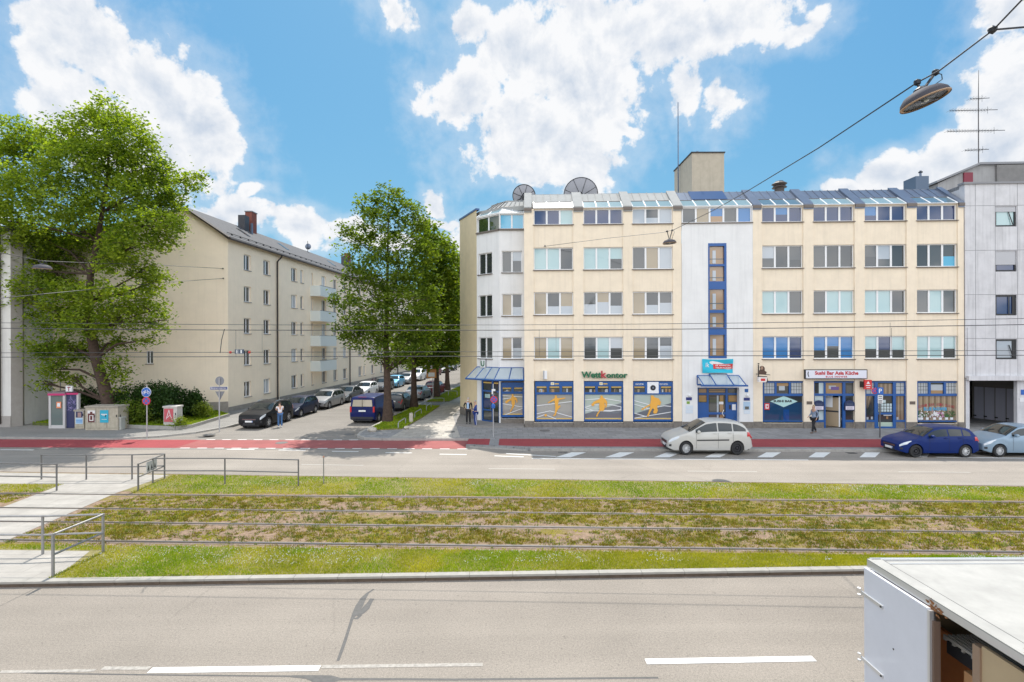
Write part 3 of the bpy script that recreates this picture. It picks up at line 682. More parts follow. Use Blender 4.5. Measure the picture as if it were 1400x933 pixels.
# return wall joining the main facade to the canted part
mb = MB(); mb.box(.80, .86, 31.97, 33.3, 0, ztop, cream); mb.build('wall', bld)
cz = ztop + .02
for p, L, kind in ((F2, L2, 2), (F1, L1, 1)):
    hs = []
    if kind == 2: pxs = (684, 716); wx = [p.u(686.5), p.u(714)]
    else: wx = [p.u(654.5), p.u(673)]
    tu = [.04, L - .02]
    rr = [(rows[0][1], rows[0][0], tu)] + [(z0, z1, wx) for z1, z0 in rows[1:]]
    for z0, z1, (ua_, ub_) in rr: hs.append((ua_, ub_, z0, z1))
    if kind == 2: hs.append((.05, L - .03, .5, shop_t))
    else: hs.append((.35, L - .06, .13, shop_t))
    mb = MB(p.T); wall_holes(mb, 0, L, 0, cz, hs, 0, .25, white); mb.build('wall', bld)
    cds = [['s', 's'], ['h', 'l/h'], ['g', 'd/l'], ['g', 'd/l']] if kind == 2 else [['e', 'e'], ['d', 'd'], ['d', 'd'], ['d', 'h']]
    for (z0, z1, (ua_, ub_)), cd in zip(rr, cds): frame_window(bld, p, ua_, ub_, z0, z1, 2, cd, fr=.05, mul=.1)
    def mid_(w):
        n = (F1.n + F2.n).normalized(); q_ = Vector(Q[1]) - (n * (w / n.dot(F2.n))).to_2d(); return q_
    def mit(w, k): # plan point of end k at inward offset w, mitred where the two canted faces meet
        if k == 'R': return Vector(F2.T(L2, -w, 0)[:2]) if kind == 2 else mid_(w)
        return mid_(w) if kind == 2 else Vector(F1.T(.25 * w, -w, 0)[:2])
    def qd(wa, za, wb, zb3, t0=0.0, t1=1.0):
        out_ = []
        for w_, z_, t_ in ((wa, za, t0), (wa, za, t1), (wb, zb3, t1), (wb, zb3, t0)): q_ = mit(w_, 'L').lerp(mit(w_, 'R'), t_); out_.append((q_.x, q_.y, z_))
        return out_
    mb = MB(); mb.poly(qd(.74, zm_, 1.7, RT - .12), zincl)
    for t_ in (.0, .25, .5, .75, .99): a_ = qd(.74, zm_ + .03, 1.7, RT - .09, t_, t_); mb.tube([a_[0], a_[3]], .025, black if kind == 1 else zincl, 4)
    mb.build('roof', bld)
    mb = MB()
    for t_ in (.0, .5, 1.0): a_ = qd(.0, ztop + .06, .74, zm_, t_, t_); mb.tube([a_[0], a_[3]], .035, upvc, 4)
    a_ = qd(.0, ztop + .05, .74, zm_); mb.tube([a_[0], a_[1]], .03, upvc, 4); mb.tube([a_[3], a_[2]], .035, sillm, 4)
    o_ = mb.build('skylight', bld); mb = MB(); mb.poly(a_, glz3 if kind == 2 else glz); mb.build('glass', o_)
    mb = MB(p.T); mb.box(0, L, .0, .10, rows[0][1] - .11, rows[0][1] - .055, sillm); mb.build('ledge', bld)
mb = MB(F0.T); zc = P(650, 288, 34.4)[2]
mb.poly([(0, 0, 0), (L0, 0, 0), (L0, 0, zc), (0, 0, zc)], cream2); mb.T = FB_.T; mb.poly([(0, 0, 0), (LB, 0, 0), (LB, 0, zc), (0, 0, zc)], cream2); mb.build('side_wall', bld)
mb = MB(F0.T); mb.box(-.05, L0 + .03, -.2, .05, zc, zc + .12, bz); mb.T = FB_.T; mb.box(0, LB, -.2, .05, zc, zc + .12, bz); mb.T = F0.T; mb.box(0, L0, .0, .03, .0, .75, stone); mb.build('coping', bld)
mb = MB(); mb.prism([(.86, 33.1), (-.75, 33.6), (-2.2, 34.6), (-3.6, 37.4), (-3.2, 46), (3, 45), (3, 33.5)], zc - .3, zc - .02, zincl)
mb.prism([(.86, 34.6), (-.35, 34.6), (-1.4, 35.8), (-1.6, 37.0), (0, 40), (3, 40), (3, 34.6)], zc - .02, RT - .12, zincl); mb.build('roof', bld)

# ---- ground floor shopfronts, measured in facade coordinates
def FX(x): return F.u(x)
def FZ(y, x=900): return F.uz(x, y)[1]
orange = M('orange_foil', (.80, .40, .06), .5); cwhite = M('white_foil', (.75, .75, .75), .5); foil = [glass('grey_foil', (.36, .345, .32)), glass('pale_foil', (.46, .52, .47)), glass('slate_foil', (.17, .18, .20))]
yfoil = M('yellow_foil', (.72, .48, .12), .5)
def rect(mb, x0, y0, x1, y1, w0, w1, mat, p=F):
    u0, za = p.uz(x0, y0, w1); u1, zb2 = p.uz(x1, y1, w1)
    mb.box(u0, u1, w0, w1, zb2, za, mat)
sil = [
 # figures in unit box (0..1,0..1), y up
 [(.42,1),(.56,.98),(.58,.88),(.70,.84),(.86,.74),(.92,.58),(.84,.50),(.80,.62),(.68,.70),(.70,.52),(.66,.40),(.60,.30),(.44,.14),(.30,.0),(.26,.04),(.38,.20),(.46,.36),(.40,.50),(.38,.66),(.22,.62),(.10,.55),(0,.62),(.04,.70),(.16,.70),(.30,.76),(.42,.86)],
 [(.40,1),(.50,1),(.52,.90),(.60,.86),(.98,.90),(1,.86),(.62,.78),(.60,.62),(.58,.50),(.70,.52),(.72,.46),(.56,.30),(.50,.18),(.44,.02),(.30,.0),(.30,.04),(.38,.08),(.42,.26),(.42,.46),(.40,.62),(.38,.76),(.02,.62),(0,.66),(.34,.84),(.40,.90)],
 [(.50,1),(.62,1),(.66,.90),(.80,.84),(.92,.70),(.90,.52),(.84,.40),(.80,.46),(.82,.60),(.74,.68),(.78,.50),(.74,.34),(.66,.26),(.50,.28),(.36,.12),(.30,.0),(.22,.02),(.30,.16),(.44,.32),(.42,.54),(.44,.66),(.20,.62),(.06,.54),(0,.60),(.06,.70),(.40,.82),(.50,.90)],
 [(.50,1),(.62,1),(.66,.92),(.88,.86),(1,.68),(.94,.52),(.84,.56),(.80,.44),(.84,.30),(.78,.16),(.66,.14),(.60,.22),(.66,.34),(.58,.40),(.46,.20),(.38,.0),(.30,.02),(.38,.22),(.46,.44),(.44,.52),(.06,.30),(.02,.34),(.06,.38),(.46,.60),(.50,.80)],
]
def gl_rect(mb, x0, y0, x1, y1, w, mat, p=F):
    u0, za = p.uz(x0, y0, w); u1, zb2 = p.uz(x1, y1, w)
    mb.poly([(u0, w, zb2), (u1, w, zb2), (u1, w, za), (u0, w, za)], mat)
def line_strip(mb, pts, wd, w, mat, p=F):
    q = [p.uz(x, y, w) for x, y in pts]
    for i in range(len(q) - 1):
        a, b = Vector(q[i]), Vector(q[i + 1]); d = (b - a).normalized(); n = Vector((-d.y, d.x)) * wd / 2; d2 = d * .01
        c = [a - n - d2, b - n + d2, b + n + d2, a + n - d2]
        mb.poly([(v.x, w + i * .0004, v.y) for v in c], mat)
def shopfront(p, x0, x1, y0, y1, figure, fo, logos, gx, w=-.05, silbox=None, lines=(), lower=None):
    mb = MB(p.T); g_ = MB(p.T)
    W = x1 - x0; yt = y0 + (y1 - y0) * .33 if (y1 - y0) > 40 else y0 + 17
    rect(mb, x0, y0 + .3, x1, y0 + 7, w - .12, w, blue, p)
    rect(mb, x0, yt - 3, x1, yt, w - .12, w, blue, p); rect(mb, x0, y1 - 3, x1, y1, w - .12, w, blue, p)
    rect(mb, x0, y0 + 7, x0 + 2.2, y1 - 3, w - .12, w - .001, blue, p); rect(mb, x1 - 2.2, y0 + 7, x1, y1 - 3, w - .12, w - .001, blue, p)
    n = gx
    for i in range(1, n):
        xm = x0 + W * i / n; rect(mb, xm - 1.6, y0 + 7, xm + 1.6, yt - 3, w - .12, w - .002, blue, p)
    o = mb.build('shopfront', bld)
    gl_rect(g_, x0 + 2, y0 + 7, x1 - 2, yt - 3, w - .06, GL['d'], p); gl_rect(g_, x0 + 2, yt, x1 - 2, y1 - 3, w - .06, fo, p)
    if lower: 
        g_.slab([p.uz(a, b, w - .05) for a, b in lower], w - .058, w - .052, foil[2])
    rnd = random.Random(int(x0))
    for i in range(n):
        a = x0 + W * i / n + 2.2; b = x0 + W * (i + 1) / n - 2.2
        for k in range(4):
            xa = a + rnd.random() * (b - a - 3); gl_rect(g_, xa, y0 + 10 + rnd.random() * 2, xa + 2 + rnd.random() * 2, yt - 3.2, w - .056 + k * .001, rnd.choice([GL['w'], GL['h'], GL['l'], GL['g'], GL['d']]), p)
        gl_rect(g_, a, y0 + 7, b, y0 + 8.8, w - .045, yfoil, p)
    gl_rect(g_, x0 + 2, y1 - 4.6, x1 - 2, y1 - 3, w - .045, yfoil, p)
    g_.build('glass', o)
    l_ = MB(p.T)
    for k, ln in enumerate(lines): line_strip(l_, ln, .045, w - .04 + k * .002, cwhite, p)
    if lines: l_.build('court_lines', o)
    if silbox:
        s_ = MB(p.T); sx0, sy0, sx1, sy1 = silbox
        pts = [p.uz(sx0 + (sx1 - sx0) * a, sy1 + (sy0 - sy1) * b, w - .02) for a, b in sil[figure]]
        s_.slab(pts, w - .028, w - .022, orange)
        if figure in (0, 1, 2):
            bx, by, br_ = {0: (sx0 - .5, sy0 + 11, 1.8), 1: (sx0 - 3, sy1 - 1, 1.8), 2: (sx0 + .5, sy0 + 12.5, 2)}[figure]
            c_ = p.uz(bx, by, w - .02); rr_ = br_ / 22
            s_.slab([(c_[0] + rr_ * math.cos(t), c_[1] + rr_ * math.sin(t)) for t in [k * math.pi / 6 for k in range(12)]], w - .0295, w - .0225, orange)
        s_.build('player_decal', o)
    return o
shopfront(F, 731.5, 784.5, 521.5, 576.5, 1, foil[0], 0, 3, silbox=(749, 541, 773, 569), lines=[[(734, 555), (784, 549)], [(734, 566), (752, 562), (784, 571)], [(734, 571), (745, 567), (760, 573)]])
shopfront(F, 797.5, 852, 521.5, 576.5, 2, foil[1], 0, 3, silbox=(810, 541, 832, 570), lower=[(800, 566), (850, 551), (850, 571.5), (800, 571.5)], lines=[[(800, 557), (810, 554), (835, 553.5), (849, 556.5), (849, 560), (835, 562.5), (812, 562), (800, 557.5)], [(800, 562), (850, 561)], [(800, 547), (825, 545)], [(826, 545), (850, 549)]])
shopfront(F, 865, 920, 521.5, 576.5, 3, foil[1], 0, 3, silbox=(876, 541, 904, 570), lower=[(867, 566), (918, 551), (918, 571.5), (867, 571.5)], lines=[[(867, 572), (918, 563.5)], [(867, 565), (884, 570)], [(880, 560), (908, 555), (918, 556)], [(867, 548), (900, 557)], [(867, 553), (885, 558)]])
shopfront(F2, 685, 716.6, 523, 570.5, 0, foil[0], 0, 2, silbox=(693, 539, 709, 564), lines=[[(686, 569), (716, 558)], [(686, 552), (716, 557)], [(686, 541), (716, 543)], [(686, 546), (700, 544)]])
# small logos on the blue transoms
mb = MB(F.T)
for cx in (757, 823.5): 
    rect(mb, cx - 4, 523, cx + 0.5, 526.6, -.045, -.04, M('cream_logo', (.8, .76, .6), .5)); rect(mb, cx + 1.2, 524.2, cx + 7, 525.9, -.045, -.04, M('gold_logo', (.60, .42, .12), .5))
    rect(mb, cx - 3, 524.2, cx - .6, 525.6, -.04, -.037, M('gold_logo'))
for cx in (875, 908):
    u0, z0 = F.uz(cx - 8 + 2, 526.6); u1, z1 = F.uz(cx + 5, 524.6); text(mb, 'SPORT WETTEN', u0, u1, z0, z1, -.042, cwhite, .004, .02)
mb.build('logo', bld)
mb = MB(F.T); rect(mb, 885, 522.5, 900.5, 538, -.05, -.035, upvc); o = mb.build('vent_panel', bld)
c_ = F.uz(893, 530.5); mb = MB(F.T); mb.slab([(c_[0] + .165 * math.cos(t), c_[1] + .165 * math.sin(t)) for t in [k * math.pi / 12 for k in range(24)]], -.034, -.02, black); mb.slab([(c_[0] + .06 * math.cos(t), c_[1] + .06 * math.sin(t)) for t in [k * math.pi / 6 for k in range(12)]], -.02, -.012, zinc); mb.build('fan', o)
# stone aprons below windows
for a, b in [bays[0], bays[1], bays[2], bays[3], bays[6]]: mb = MB(F.T); mb.box(a + .005, b - .005, -.05, .02, 0, shop_b - .03, stone); mb.build('plinth', bld)
mb = MB(F2.T); mb.box(.06, L2 - .04, .005, .02, 0, .5, stone); mb.build('plinth', bld)
# corner door
mb = MB(F1.T); zt = shop_t
mb.box(.36, L1 - .07, -.2, -.08, zt - .1, zt - .002, blue); mb.box(.36, .46, -.2, -.08, .14, zt - .1, blue); mb.box(L1 - .17, L1 - .07, -.2, -.08, .14, zt - .1, blue)
mb.box(.46, L1 - .17, -.2, -.081, zt - .85, zt - .75, blue); mb.box(1.25, 1.37, -.2, -.082, .14, zt - .1, blue); mb.box(.46, 1.25, -.2, -.083, .14, .28, blue)
mb.box(.46, 1.25, -.19, -.09, .9, 1.0, blue)
o = mb.build('door', bld)
g_ = MB(F1.T); g_.box(.46, L1 - .17, -.15, -.14, .2, zt - .1, GL['d']); g_.box(.5, 1.2, -.139, -.13, .32, .85, GL['h']); g_.box(.6, 1.05, -.139, -.13, 1.75, 2.0, GL['t']); g_.box(.46, 1.25, -.139, -.13, zt - .3, zt - .22, yfoil); g_.box(1.4, L1 - .2, -.139, -.13, zt - .3, zt - .22, yfoil); g_.box(.5, 1.2, -.139, -.13, 1.1, 1.7, GL['n']); g_.build('glass', o)
h_ = MB(F1.T); h_.tube([(1.15, -.05, .9), (1.15, -.05, 1.4)], .018, zinc); h_.build('handle', o)
# corner step
mb = MB(); mb.prism([(-3.9, 36.6), (-3.55, 32.6), (-2.6, 31.9), (.72, 31.7), (.76, 33.0), (-.8, 33.0), (-2.35, 34.3), (-3.78, 37.3)], MK - .02, MK + .10, M('step_stone', (.24, .225, .21), .8, noise=.2, scale=6)); mb.build('step', bld)
# corner canopy (blue frame, glazed), wraps both canted faces
canopy_glass = M('canopy_glass', (.50, .60, .66), .1, alpha=.55)
def canopy():
    mb = MB(); g_ = MB()
    zt_ = 3.78; zb2 = 3.05
    I = [(.72, 32.98), (-.8, 32.98), (-2.35, 34.28)]; O = [(.72, 31.95), (-1.15, 31.95), (-3.05, 33.5)]
    ins = []; outs = []
    for (a, b), (c, d) in zip(zip(I[:-1], I[1:]), zip(O[:-1], O[1:])):
        n = 2 if a[0] > 0 else 3
        for i in range(n + (1 if b == I[-1] else 0)):
            t = i / n; ins.append((a[0] + (b[0] - a[0]) * t, a[1] + (b[1] - a[1]) * t, zt_)); outs.append((c[0] + (d[0] - c[0]) * t, c[1] + (d[1] - c[1]) * t, zb2))
    for a, b in zip(ins, outs): mb.tube([a, b], .035, blue, 4)
    mb.tube(ins, .03, blue, 4); mb.tube(outs, .055, blue, 4)
    mb.tube([(o_[0] * .6 + i_[0] * .4, o_[1] * .6 + i_[1] * .4, zb2 + .05) for o_, i_ in zip(outs, ins)], .02, blue, 4)
    for i in range(len(ins) - 1): g_.poly([ins[i], ins[i + 1], outs[i + 1], outs[i]], canopy_glass)
    o = mb.build('corner_canopy', bld); g_.build('glass', o)
canopy()
# entrance in white bay
mb = MB(F.T); g_ = MB(F.T); wd = -.28
for r_ in ((953.2, 530, 955.2, 587), (966.5, 530, 969, 587), (992, 530, 995, 587), (1008, 530, 1009.8, 587)): rect(mb, *r_, wd - .08, wd, blue)
rect(mb, 953, 529.8, 1010, 531.5, wd - .08, wd + .002, blue); rect(mb, 955, 537.5, 1008.5, 540, wd - .08, wd - .002, blue)
rect(mb, 955, 550.5, 966.5, 587, wd - .08, wd - .003, blue); rect(mb, 995, 550.5, 1008, 587, wd - .08, wd - .003, blue); rect(mb, 969, 564, 992, 567, wd - .08, wd - .004, blue); rect(mb, 969, 583.5, 992, 587, wd - .08, wd - .004, blue)
o = mb.build('entrance_door', bld)
gl_rect(g_, 955, 530, 1009, 586, wd - .05, GL['d'])
for r_, c in (((955.5, 531.8, 966, 537), 'w'), ((969.5, 532.5, 991.5, 534), 'w'), ((969.5, 535, 991.5, 536.5), 'w'), ((996, 531.8, 1007.5, 537), 'h'), ((955.5, 541, 966, 549.5), 'w'), ((996, 541, 1007.5, 549.5), 'w'), ((970, 543, 980, 582), 'h'), ((980, 541, 982.5, 583), 'l'), ((984, 541, 989, 583), 'w')):
    gl_rect(g_, *r_, wd - .045, GL[c])
g_.build('glass', o); mb = MB(F.T); rect(mb, 983, 549.5, 989, 553, wd - .04, wd - .03, cwhite); rect(mb, 1001, 553, 1006, 561, wd + .001, wd + .012, upvc); rect(mb, 996.8, 554, 999.5, 560, wd + .001, wd + .012, black); mb.build('notice', o)
h_ = MB(F.T); h_.tube([(FX(991), wd + .06, FZ(561)), (FX(989), wd + .06, FZ(566)), (FX(991.5), wd + .06, FZ(570))], .02, upvc); h_.build('handle', o)
def canopy2():
    mb = MB(F.T); g_ = MB(F.T); ua, ub, uc, ud = FX(952.5), FX(969), FX(992.5), FX(1009)
    zt_, zb2 = FZ(513.5), FZ(528) + .1; zt2 = FZ(511.5)
    for u, zz in ((ua, zt_), (ub, zt2), (uc, zt2), (ud, zt_)):
        mb.tube([(u, .08, zz), (u + (.13 if u > 5 else 0), .95, zb2)], .04, blue, 4); mb.tube([(u, .08, zb2), (u, .08, zz)], .03, blue, 4)
    mb.box(ua - .05, ud + .2, .9, .98, zb2 - .05, zb2 + .05, blue); mb.box(ua, ub, .07, .11, zt_ - .04, zt_ + .03, blue); mb.box(uc, ud, .07, .11, zt_ - .04, zt_ + .03, blue); mb.box(ub, uc, .07, .12, zt2 - .06, zt2 + .03, M('dark_blue', (.02, .035, .08), .5)); mb.box(ua, ud, .07, .11, zb2 - .05, zb2 + .04, blue)
    for a, b, zz in ((ua, ub, zt_), (ub, uc, zt2), (uc, ud, zt_)): g_.poly([(a, .1, zz), (b, .1, zz), (b, .93, zb2 + .02), (a, .93, zb2 + .02)], canopy_glass)
    o = mb.build('entrance_canopy', bld); g_.build('glass', o)
canopy2()
# R1: sushi window
def plain_front(x0, x1, y0=521.8, y1=577, yt=540.5):
    mb = MB(F.T); w = -.05
    for r_ in ((x0, y0, x1, y0 + 1.6), (x0, yt - 2, x1, yt + 1.2), (x0, y1 - 1.6, x1, y1)): rect(mb, *r_, w - .12, w, blue)
    for r_ in ((x0, y0 + 1.6, x0 + 1.6, y1 - 1.6), (x1 - 1.6, y0 + 1.6, x1, y1 - 1.6)): rect(mb, *r_, w - .12, w - .001, blue)
    return mb
leaded = glass('leaded_glass', (.42, .45, .47))
def leaded_pane(mb, x0, y0, x1, y1, w, n=4, m_=3):
    gl_rect(mb, x0, y0, x1, y1, w, leaded)
    for i in range(1, n): xx = x0 + (x1 - x0) * i / n; rect(mb, xx - .22, y0, xx + .22, y1, w, w + .01, GL['d'])
    for i in range(1, m_): yy = y0 + (y1 - y0) * i / m_; rect(mb, x0, yy - .22, x1, yy + .22, w, w + .009, GL['d'])
mb = plain_front(1043.3, 1099.5)
for x in (1060.5, 1080): rect(mb, x - 1.3, 523.4, x + 1.3, 538.5, -.17, -.052, blue)
o = mb.build('shopfront', bld); g_ = MB(F.T)
gl_rect(g_, 1044, 523, 1099, 577, -.115, GL['d']); leaded_pane(g_, 1045, 523.6, 1059, 538, -.11); leaded_pane(g_, 1082, 523.6, 1096, 538, -.11)
gl_rect(g_, 1045, 550.5, 1097.5, 575.5, -.11, glass('slate_blue_foil', (.02, .06, .13))); gl_rect(g_, 1071, 560, 1079, 575.5, -.108, glass('blue_foil', (.015, .07, .24)))
gl_rect(g_, 1062, 524, 1078.5, 528, -.11, GL['w']); gl_rect(g_, 1065, 528, 1073, 534, -.108, GL['l'])
g_.build('glass', o)
mb = MB(F.T); mb.slab([F.uz(x, y, -.1) for x, y in ((1053, 549), (1071.5, 541.7), (1090.5, 549), (1071.5, 557))], -.106, -.10, M('pale_diamond', (.42, .62, .60), .4)); 
u0, z0 = F.uz(1058.5, 550.6); u1, z1 = F.uz(1084.5, 547.4); text(mb, 'SUSHI BAR', u0, u1, z0, z1, -.097, black, .003, .05); mb.build('diamond_decal', o)
mb = MB(F.T); rect(mb, 1045.2, 551.5, 1052, 560.5, -.1, -.09, M('red_poster', (.6, .04, .03), .5)); rect(mb, 1046.6, 553, 1050.8, 559, -.09, -.088, cwhite); rect(mb, 1048, 554.5, 1050, 557.5, -.088, -.086, M('red_poster')); mb.build('poster', o)
# R2: restaurant entrance (open leaf)
mb = MB(F.T); w = -.05
for r_ in ((1113.2, 521.8, 1169.3, 523.4), (1113.2, 538.4, 1169.3, 541.4)): rect(mb, *r_, w - .12, w, blue)
for x0_, x1_ in ((1112.8, 1113.8), (1126.8, 1129), (1152.2, 1156), (1167.5, 1169.5)): rect(mb, x0_, 523.4, x1_, 586.8, w - .12, w - .001, blue)
rect(mb, 1113.8, 574.5, 1126.8, 577.5, w - .12, w - .002, blue); rect(mb, 1156, 574.5, 1167.5, 577.5, w - .12, w - .002, blue)
o = mb.build('shopfront', bld); g_ = MB(F.T)
gl_rect(g_, 1113, 523, 1127.5, 577, -.12, GL['d']); gl_rect(g_, 1155, 523, 1169, 577, -.12, GL['d']); gl_rect(g_, 1129, 523.4, 1152.4, 538.4, -.12, GL['w'])
gl_rect(g_, 1119.5, 523.6, 1126, 538.3, -.115, GL['f']); gl_rect(g_, 1114, 541.6, 1125.6, 549.5, -.115, GL['f']); gl_rect(g_, 1119.5, 561, 1126, 574.5, -.115, GL['f'])
gl_rect(g_, 1133, 527.5, 1143, 532, -.115, GL['l']); gl_rect(g_, 1136, 529, 1147, 533.5, -.113, glass('violet_glass', (.12, .06, .25))); gl_rect(g_, 1157, 527, 1166, 538, -.115, GL['h'])
g_.build('glass', o)
mb = MB(F.T); rect(mb, 1113.5, 577.6, 1126.5, 586.8, -.2, -.06, stone); rect(mb, 1156.2, 577.6, 1168.8, 586.8, -.2, -.06, stone); mb.build('plinth', bld)
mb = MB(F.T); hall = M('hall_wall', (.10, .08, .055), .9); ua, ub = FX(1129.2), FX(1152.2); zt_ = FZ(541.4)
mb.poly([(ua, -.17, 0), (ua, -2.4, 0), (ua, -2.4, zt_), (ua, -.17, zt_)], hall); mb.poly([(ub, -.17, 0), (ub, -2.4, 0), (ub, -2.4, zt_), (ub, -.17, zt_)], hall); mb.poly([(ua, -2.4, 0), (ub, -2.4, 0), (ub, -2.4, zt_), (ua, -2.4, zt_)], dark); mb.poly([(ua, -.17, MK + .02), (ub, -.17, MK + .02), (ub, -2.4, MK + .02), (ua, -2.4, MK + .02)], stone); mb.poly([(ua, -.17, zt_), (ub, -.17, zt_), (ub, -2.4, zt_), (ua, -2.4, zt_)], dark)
mb.build('vestibule', bld)
dl = Pl(F.T(FX(1150), -.2, 0), (-.55 - .0, .45)); ld = MB(dl.T)
ld.box(0, .95, -.02, .02, MK + .06, zt_ - .12, M('tan_door', (.36, .27, .17), .5)); ld.box(.0, .95, -.025, .025, 1.05, 1.15, black); ld.box(.35, .75, -.03, -.024, 1.35, 2.1, cwhite); ld.box(.35, .75, .024, .03, 1.35, 2.1, cwhite); ld.box(-.04, .03, -.03, .03, MK + .05, zt_ - .05, upvc)
ld.build('open_door', bld)
# menu boxes (blue, arched top)
for x in (1119.5, 1161.5):
    t = MB(F.T); c_ = F.uz(x, 555)
    ar = [(c_[0] - .31, c_[1] - .28), (c_[0] + .31, c_[1] - .28), (c_[0] + .31, c_[1] + .1), (c_[0] + .26, c_[1] + .22), (c_[0] + .13, c_[1] + .31), (c_[0], c_[1] + .34), (c_[0] - .13, c_[1] + .31), (c_[0] - .26, c_[1] + .22), (c_[0] - .31, c_[1] + .1)]
    t.slab(ar, -.04, .04, M('menu_box_blue', (.015, .03, .09), .4)); t.box(c_[0] - .25, c_[0] + .25, .04, .047, c_[1] - .24, c_[1] - .02, M('menu_paper', (.68, .62, .70), .6)); t.box(c_[0] - .18, c_[0] + .18, .041, .048, c_[1] + .09, c_[1] + .12, zinc)
    for k in range(4): t.box(c_[0] - .2, c_[0] + .15, .0475, .049, c_[1] - .21 + k * .045, c_[1] - .20 + k * .045, GL['h'])
    t.build('menu_box', None, 'dark blue arched menu case ' + ('to the left' if x < 1140 else 'to the right') + ' of the open restaurant door', 'menu case', group='menu cases at the restaurant door')
# R3: middle door with curtains
mb = MB(F.T)
for r_ in ((1183.3, 521.8, 1239.8, 523.4), (1183.3, 538.8, 1239.8, 541.6), (1183.3, 574.6, 1196.5, 577.2), (1225, 574.6, 1239.8, 577.2)): rect(mb, *r_, -.17, -.05, blue)
for a, b in ((1182.8, 1184.2), (1195.6, 1200.4), (1221, 1225), (1237.2, 1239.9)): rect(mb, a, 523.4, b, 587, -.17, -.051, blue)
rect(mb, 1200.4, 583.5, 1221, 587, -.17, -.052, blue); rect(mb, 1200.4, 564.5, 1221, 567, -.17, -.052, blue)
o = mb.build('shopfront', bld); g_ = MB(F.T)
gl_rect(g_, 1184, 523, 1239, 586, -.12, GL['d']); leaded_pane(g_, 1184.5, 523.6, 1195.3, 538.5, -.115, 2); leaded_pane(g_, 1225.2, 523.6, 1237, 538.5, -.115, 2)
curt = glass('glass_over_curtain_tan', (.30, .22, .15)); curt2 = glass('glass_over_curtain_dark', (.17, .12, .08))
for k in range(7): gl_rect(g_, 1200.6 + k * 2.9, 525, 1200.6 + k * 2.9 + 2.9, 538.6, -.115 + k * .0005, curt if k % 2 else curt2)
for k in range(5): gl_rect(g_, 1225.2 + k * 2.3, 541.8, 1225.2 + k * 2.3 + 2.3, 574.4, -.115 + k * .0005, curt if k % 2 else curt2)
for k in range(5): g_.slab([F.uz(1184.4 + k * 1.9, 541.8), F.uz(1186.3 + k * 1.9, 541.8), F.uz(1185.2 + k * .7, 560)], -.118 + k * .001, -.115 + k * .001, curt if k % 2 else curt2)
for i in range(5):
    for j in range(3): gl_rect(g_, 1201.2 + i * 3.8, 552 + j * 4, 1204.2 + i * 3.8, 555.2 + j * 4, -.11, GL['f'])
gl_rect(g_, 1204, 547, 1211, 551, -.11, GL['f']); gl_rect(g_, 1201, 577.5, 1220.5, 583.3, -.11, M('sage_panel', (.42, .52, .42), .5)); gl_rect(g_, 1208, 567.3, 1219, 568.6, -.11, cwhite)
for x, y, c in ((1186, 572, 'l'), (1192, 571.5, 'l'), (1227, 572, 'l'), (1213, 571, 'w')): gl_rect(g_, x - 1.3, y - 1.5, x + 1.3, y + 2, -.108, GL[c])
g_.build('glass', o)
mb = MB(F.T); rect(mb, 1184.5, 577.3, 1195.5, 587, -.2, -.06, stone); rect(mb, 1225.2, 577.3, 1237.1, 587, -.2, -.06, stone); mb.build('plinth', bld)
# R4: window with lettering
mb = plain_front(1253.8, 1310.5)
for x in (1271, 1292): rect(mb, x - 1.5, 523.4, x + 1.5, 538.5, -.17, -.052, blue)
o = mb.build('shopfront', bld); g_ = MB(F.T); gl_rect(g_, 1254, 523, 1310, 577, -.13, GL['d'])
leaded_pane(g_, 1255.4, 523.8, 1269.5, 538.3, -.115); leaded_pane(g_, 1293.5, 523.8, 1308, 538.3, -.115); gl_rect(g_, 1272.6, 526, 1289, 534, -.115, GL['l']); gl_rect(g_, 1272.6, 534, 1289, 538.3, -.115, GL['w'])
for k in range(20): gl_rect(g_, 1255.4 + k * 2.67, 541.8, 1255.4 + (k + 1) * 2.67, 575, -.125 + (k % 3) * .001, (curt, M('glass_over_curtain_tan2', (.36, .28, .20), .05, ior=1.9), curt2)[(k * 7) % 3])
g_.build('glass', o)
fl = MB(F.T); rnd = random.Random(3); petals = [M('white_petals', (.75, .72, .74), .7), M('pink_petals', (.55, .25, .42), .7), M('plant_green', (.04, .12, .03), .7), M('pot_white', (.7, .72, .74), .4)]
for cx in (1258, 1262, 1269.5, 1279.5, 1287.5, 1296, 1303):
    u, z = F.uz(cx, 574.5); fl.lathe([(.05, z), (.085, z + .13)], (0, 0, 0), petals[3], seg=8) if 0 else fl.box(u - .08, u + .08, -.11, -.095, z, z + .14, petals[3])
    for k in range(22):
        a, b = rnd.gauss(0, .11), abs(rnd.gauss(.12, .15)); c = .03 + .02 * rnd.random(); mt = petals[2] if cx > 1294 else (petals[rnd.choice((0, 2))] if cx < 1272 else petals[rnd.choice((1, 2, 0))])
        fl.slab([(u + a - c, z + .16 + b), (u + a, z + .16 + b - c), (u + a + c, z + .16 + b), (u + a, z + .16 + b + c)], -.108 + k * .0005, -.104 + k * .0005, mt)
fl.build('window_flowers', o)
mb = MB(F.T); dred = M('dark_red_letters', (.33, .03, .04), .5); s = 'SUSHI BAR ASIA KÜCHE'; n = len(s)
for i, ch in enumerate(s):
    if ch == ' ': continue
    t = (i / (n - 1) - .5) * 2; x = 1282 + t * 24; y = 553.5 + 3.5 * t * t
    u0, z0 = F.uz(x - 1.0, y + 1.8); u1, z1 = F.uz(x + 1.0, y - 1.8); text(mb, ch, u0, u1, z0, z1, -.112, dred, .002, .01)
u0, z0 = F.uz(1265, 562); u1, z1 = F.uz(1297, 557.5); text(mb, 'BLUE INGWER', u0, u1, z0, z1, -.112, M('cyan_letters', (.05, .35, .6), .5), .002, .03)
rect(mb, 1276, 564, 1283, 568.6, -.112, -.108, cwhite)
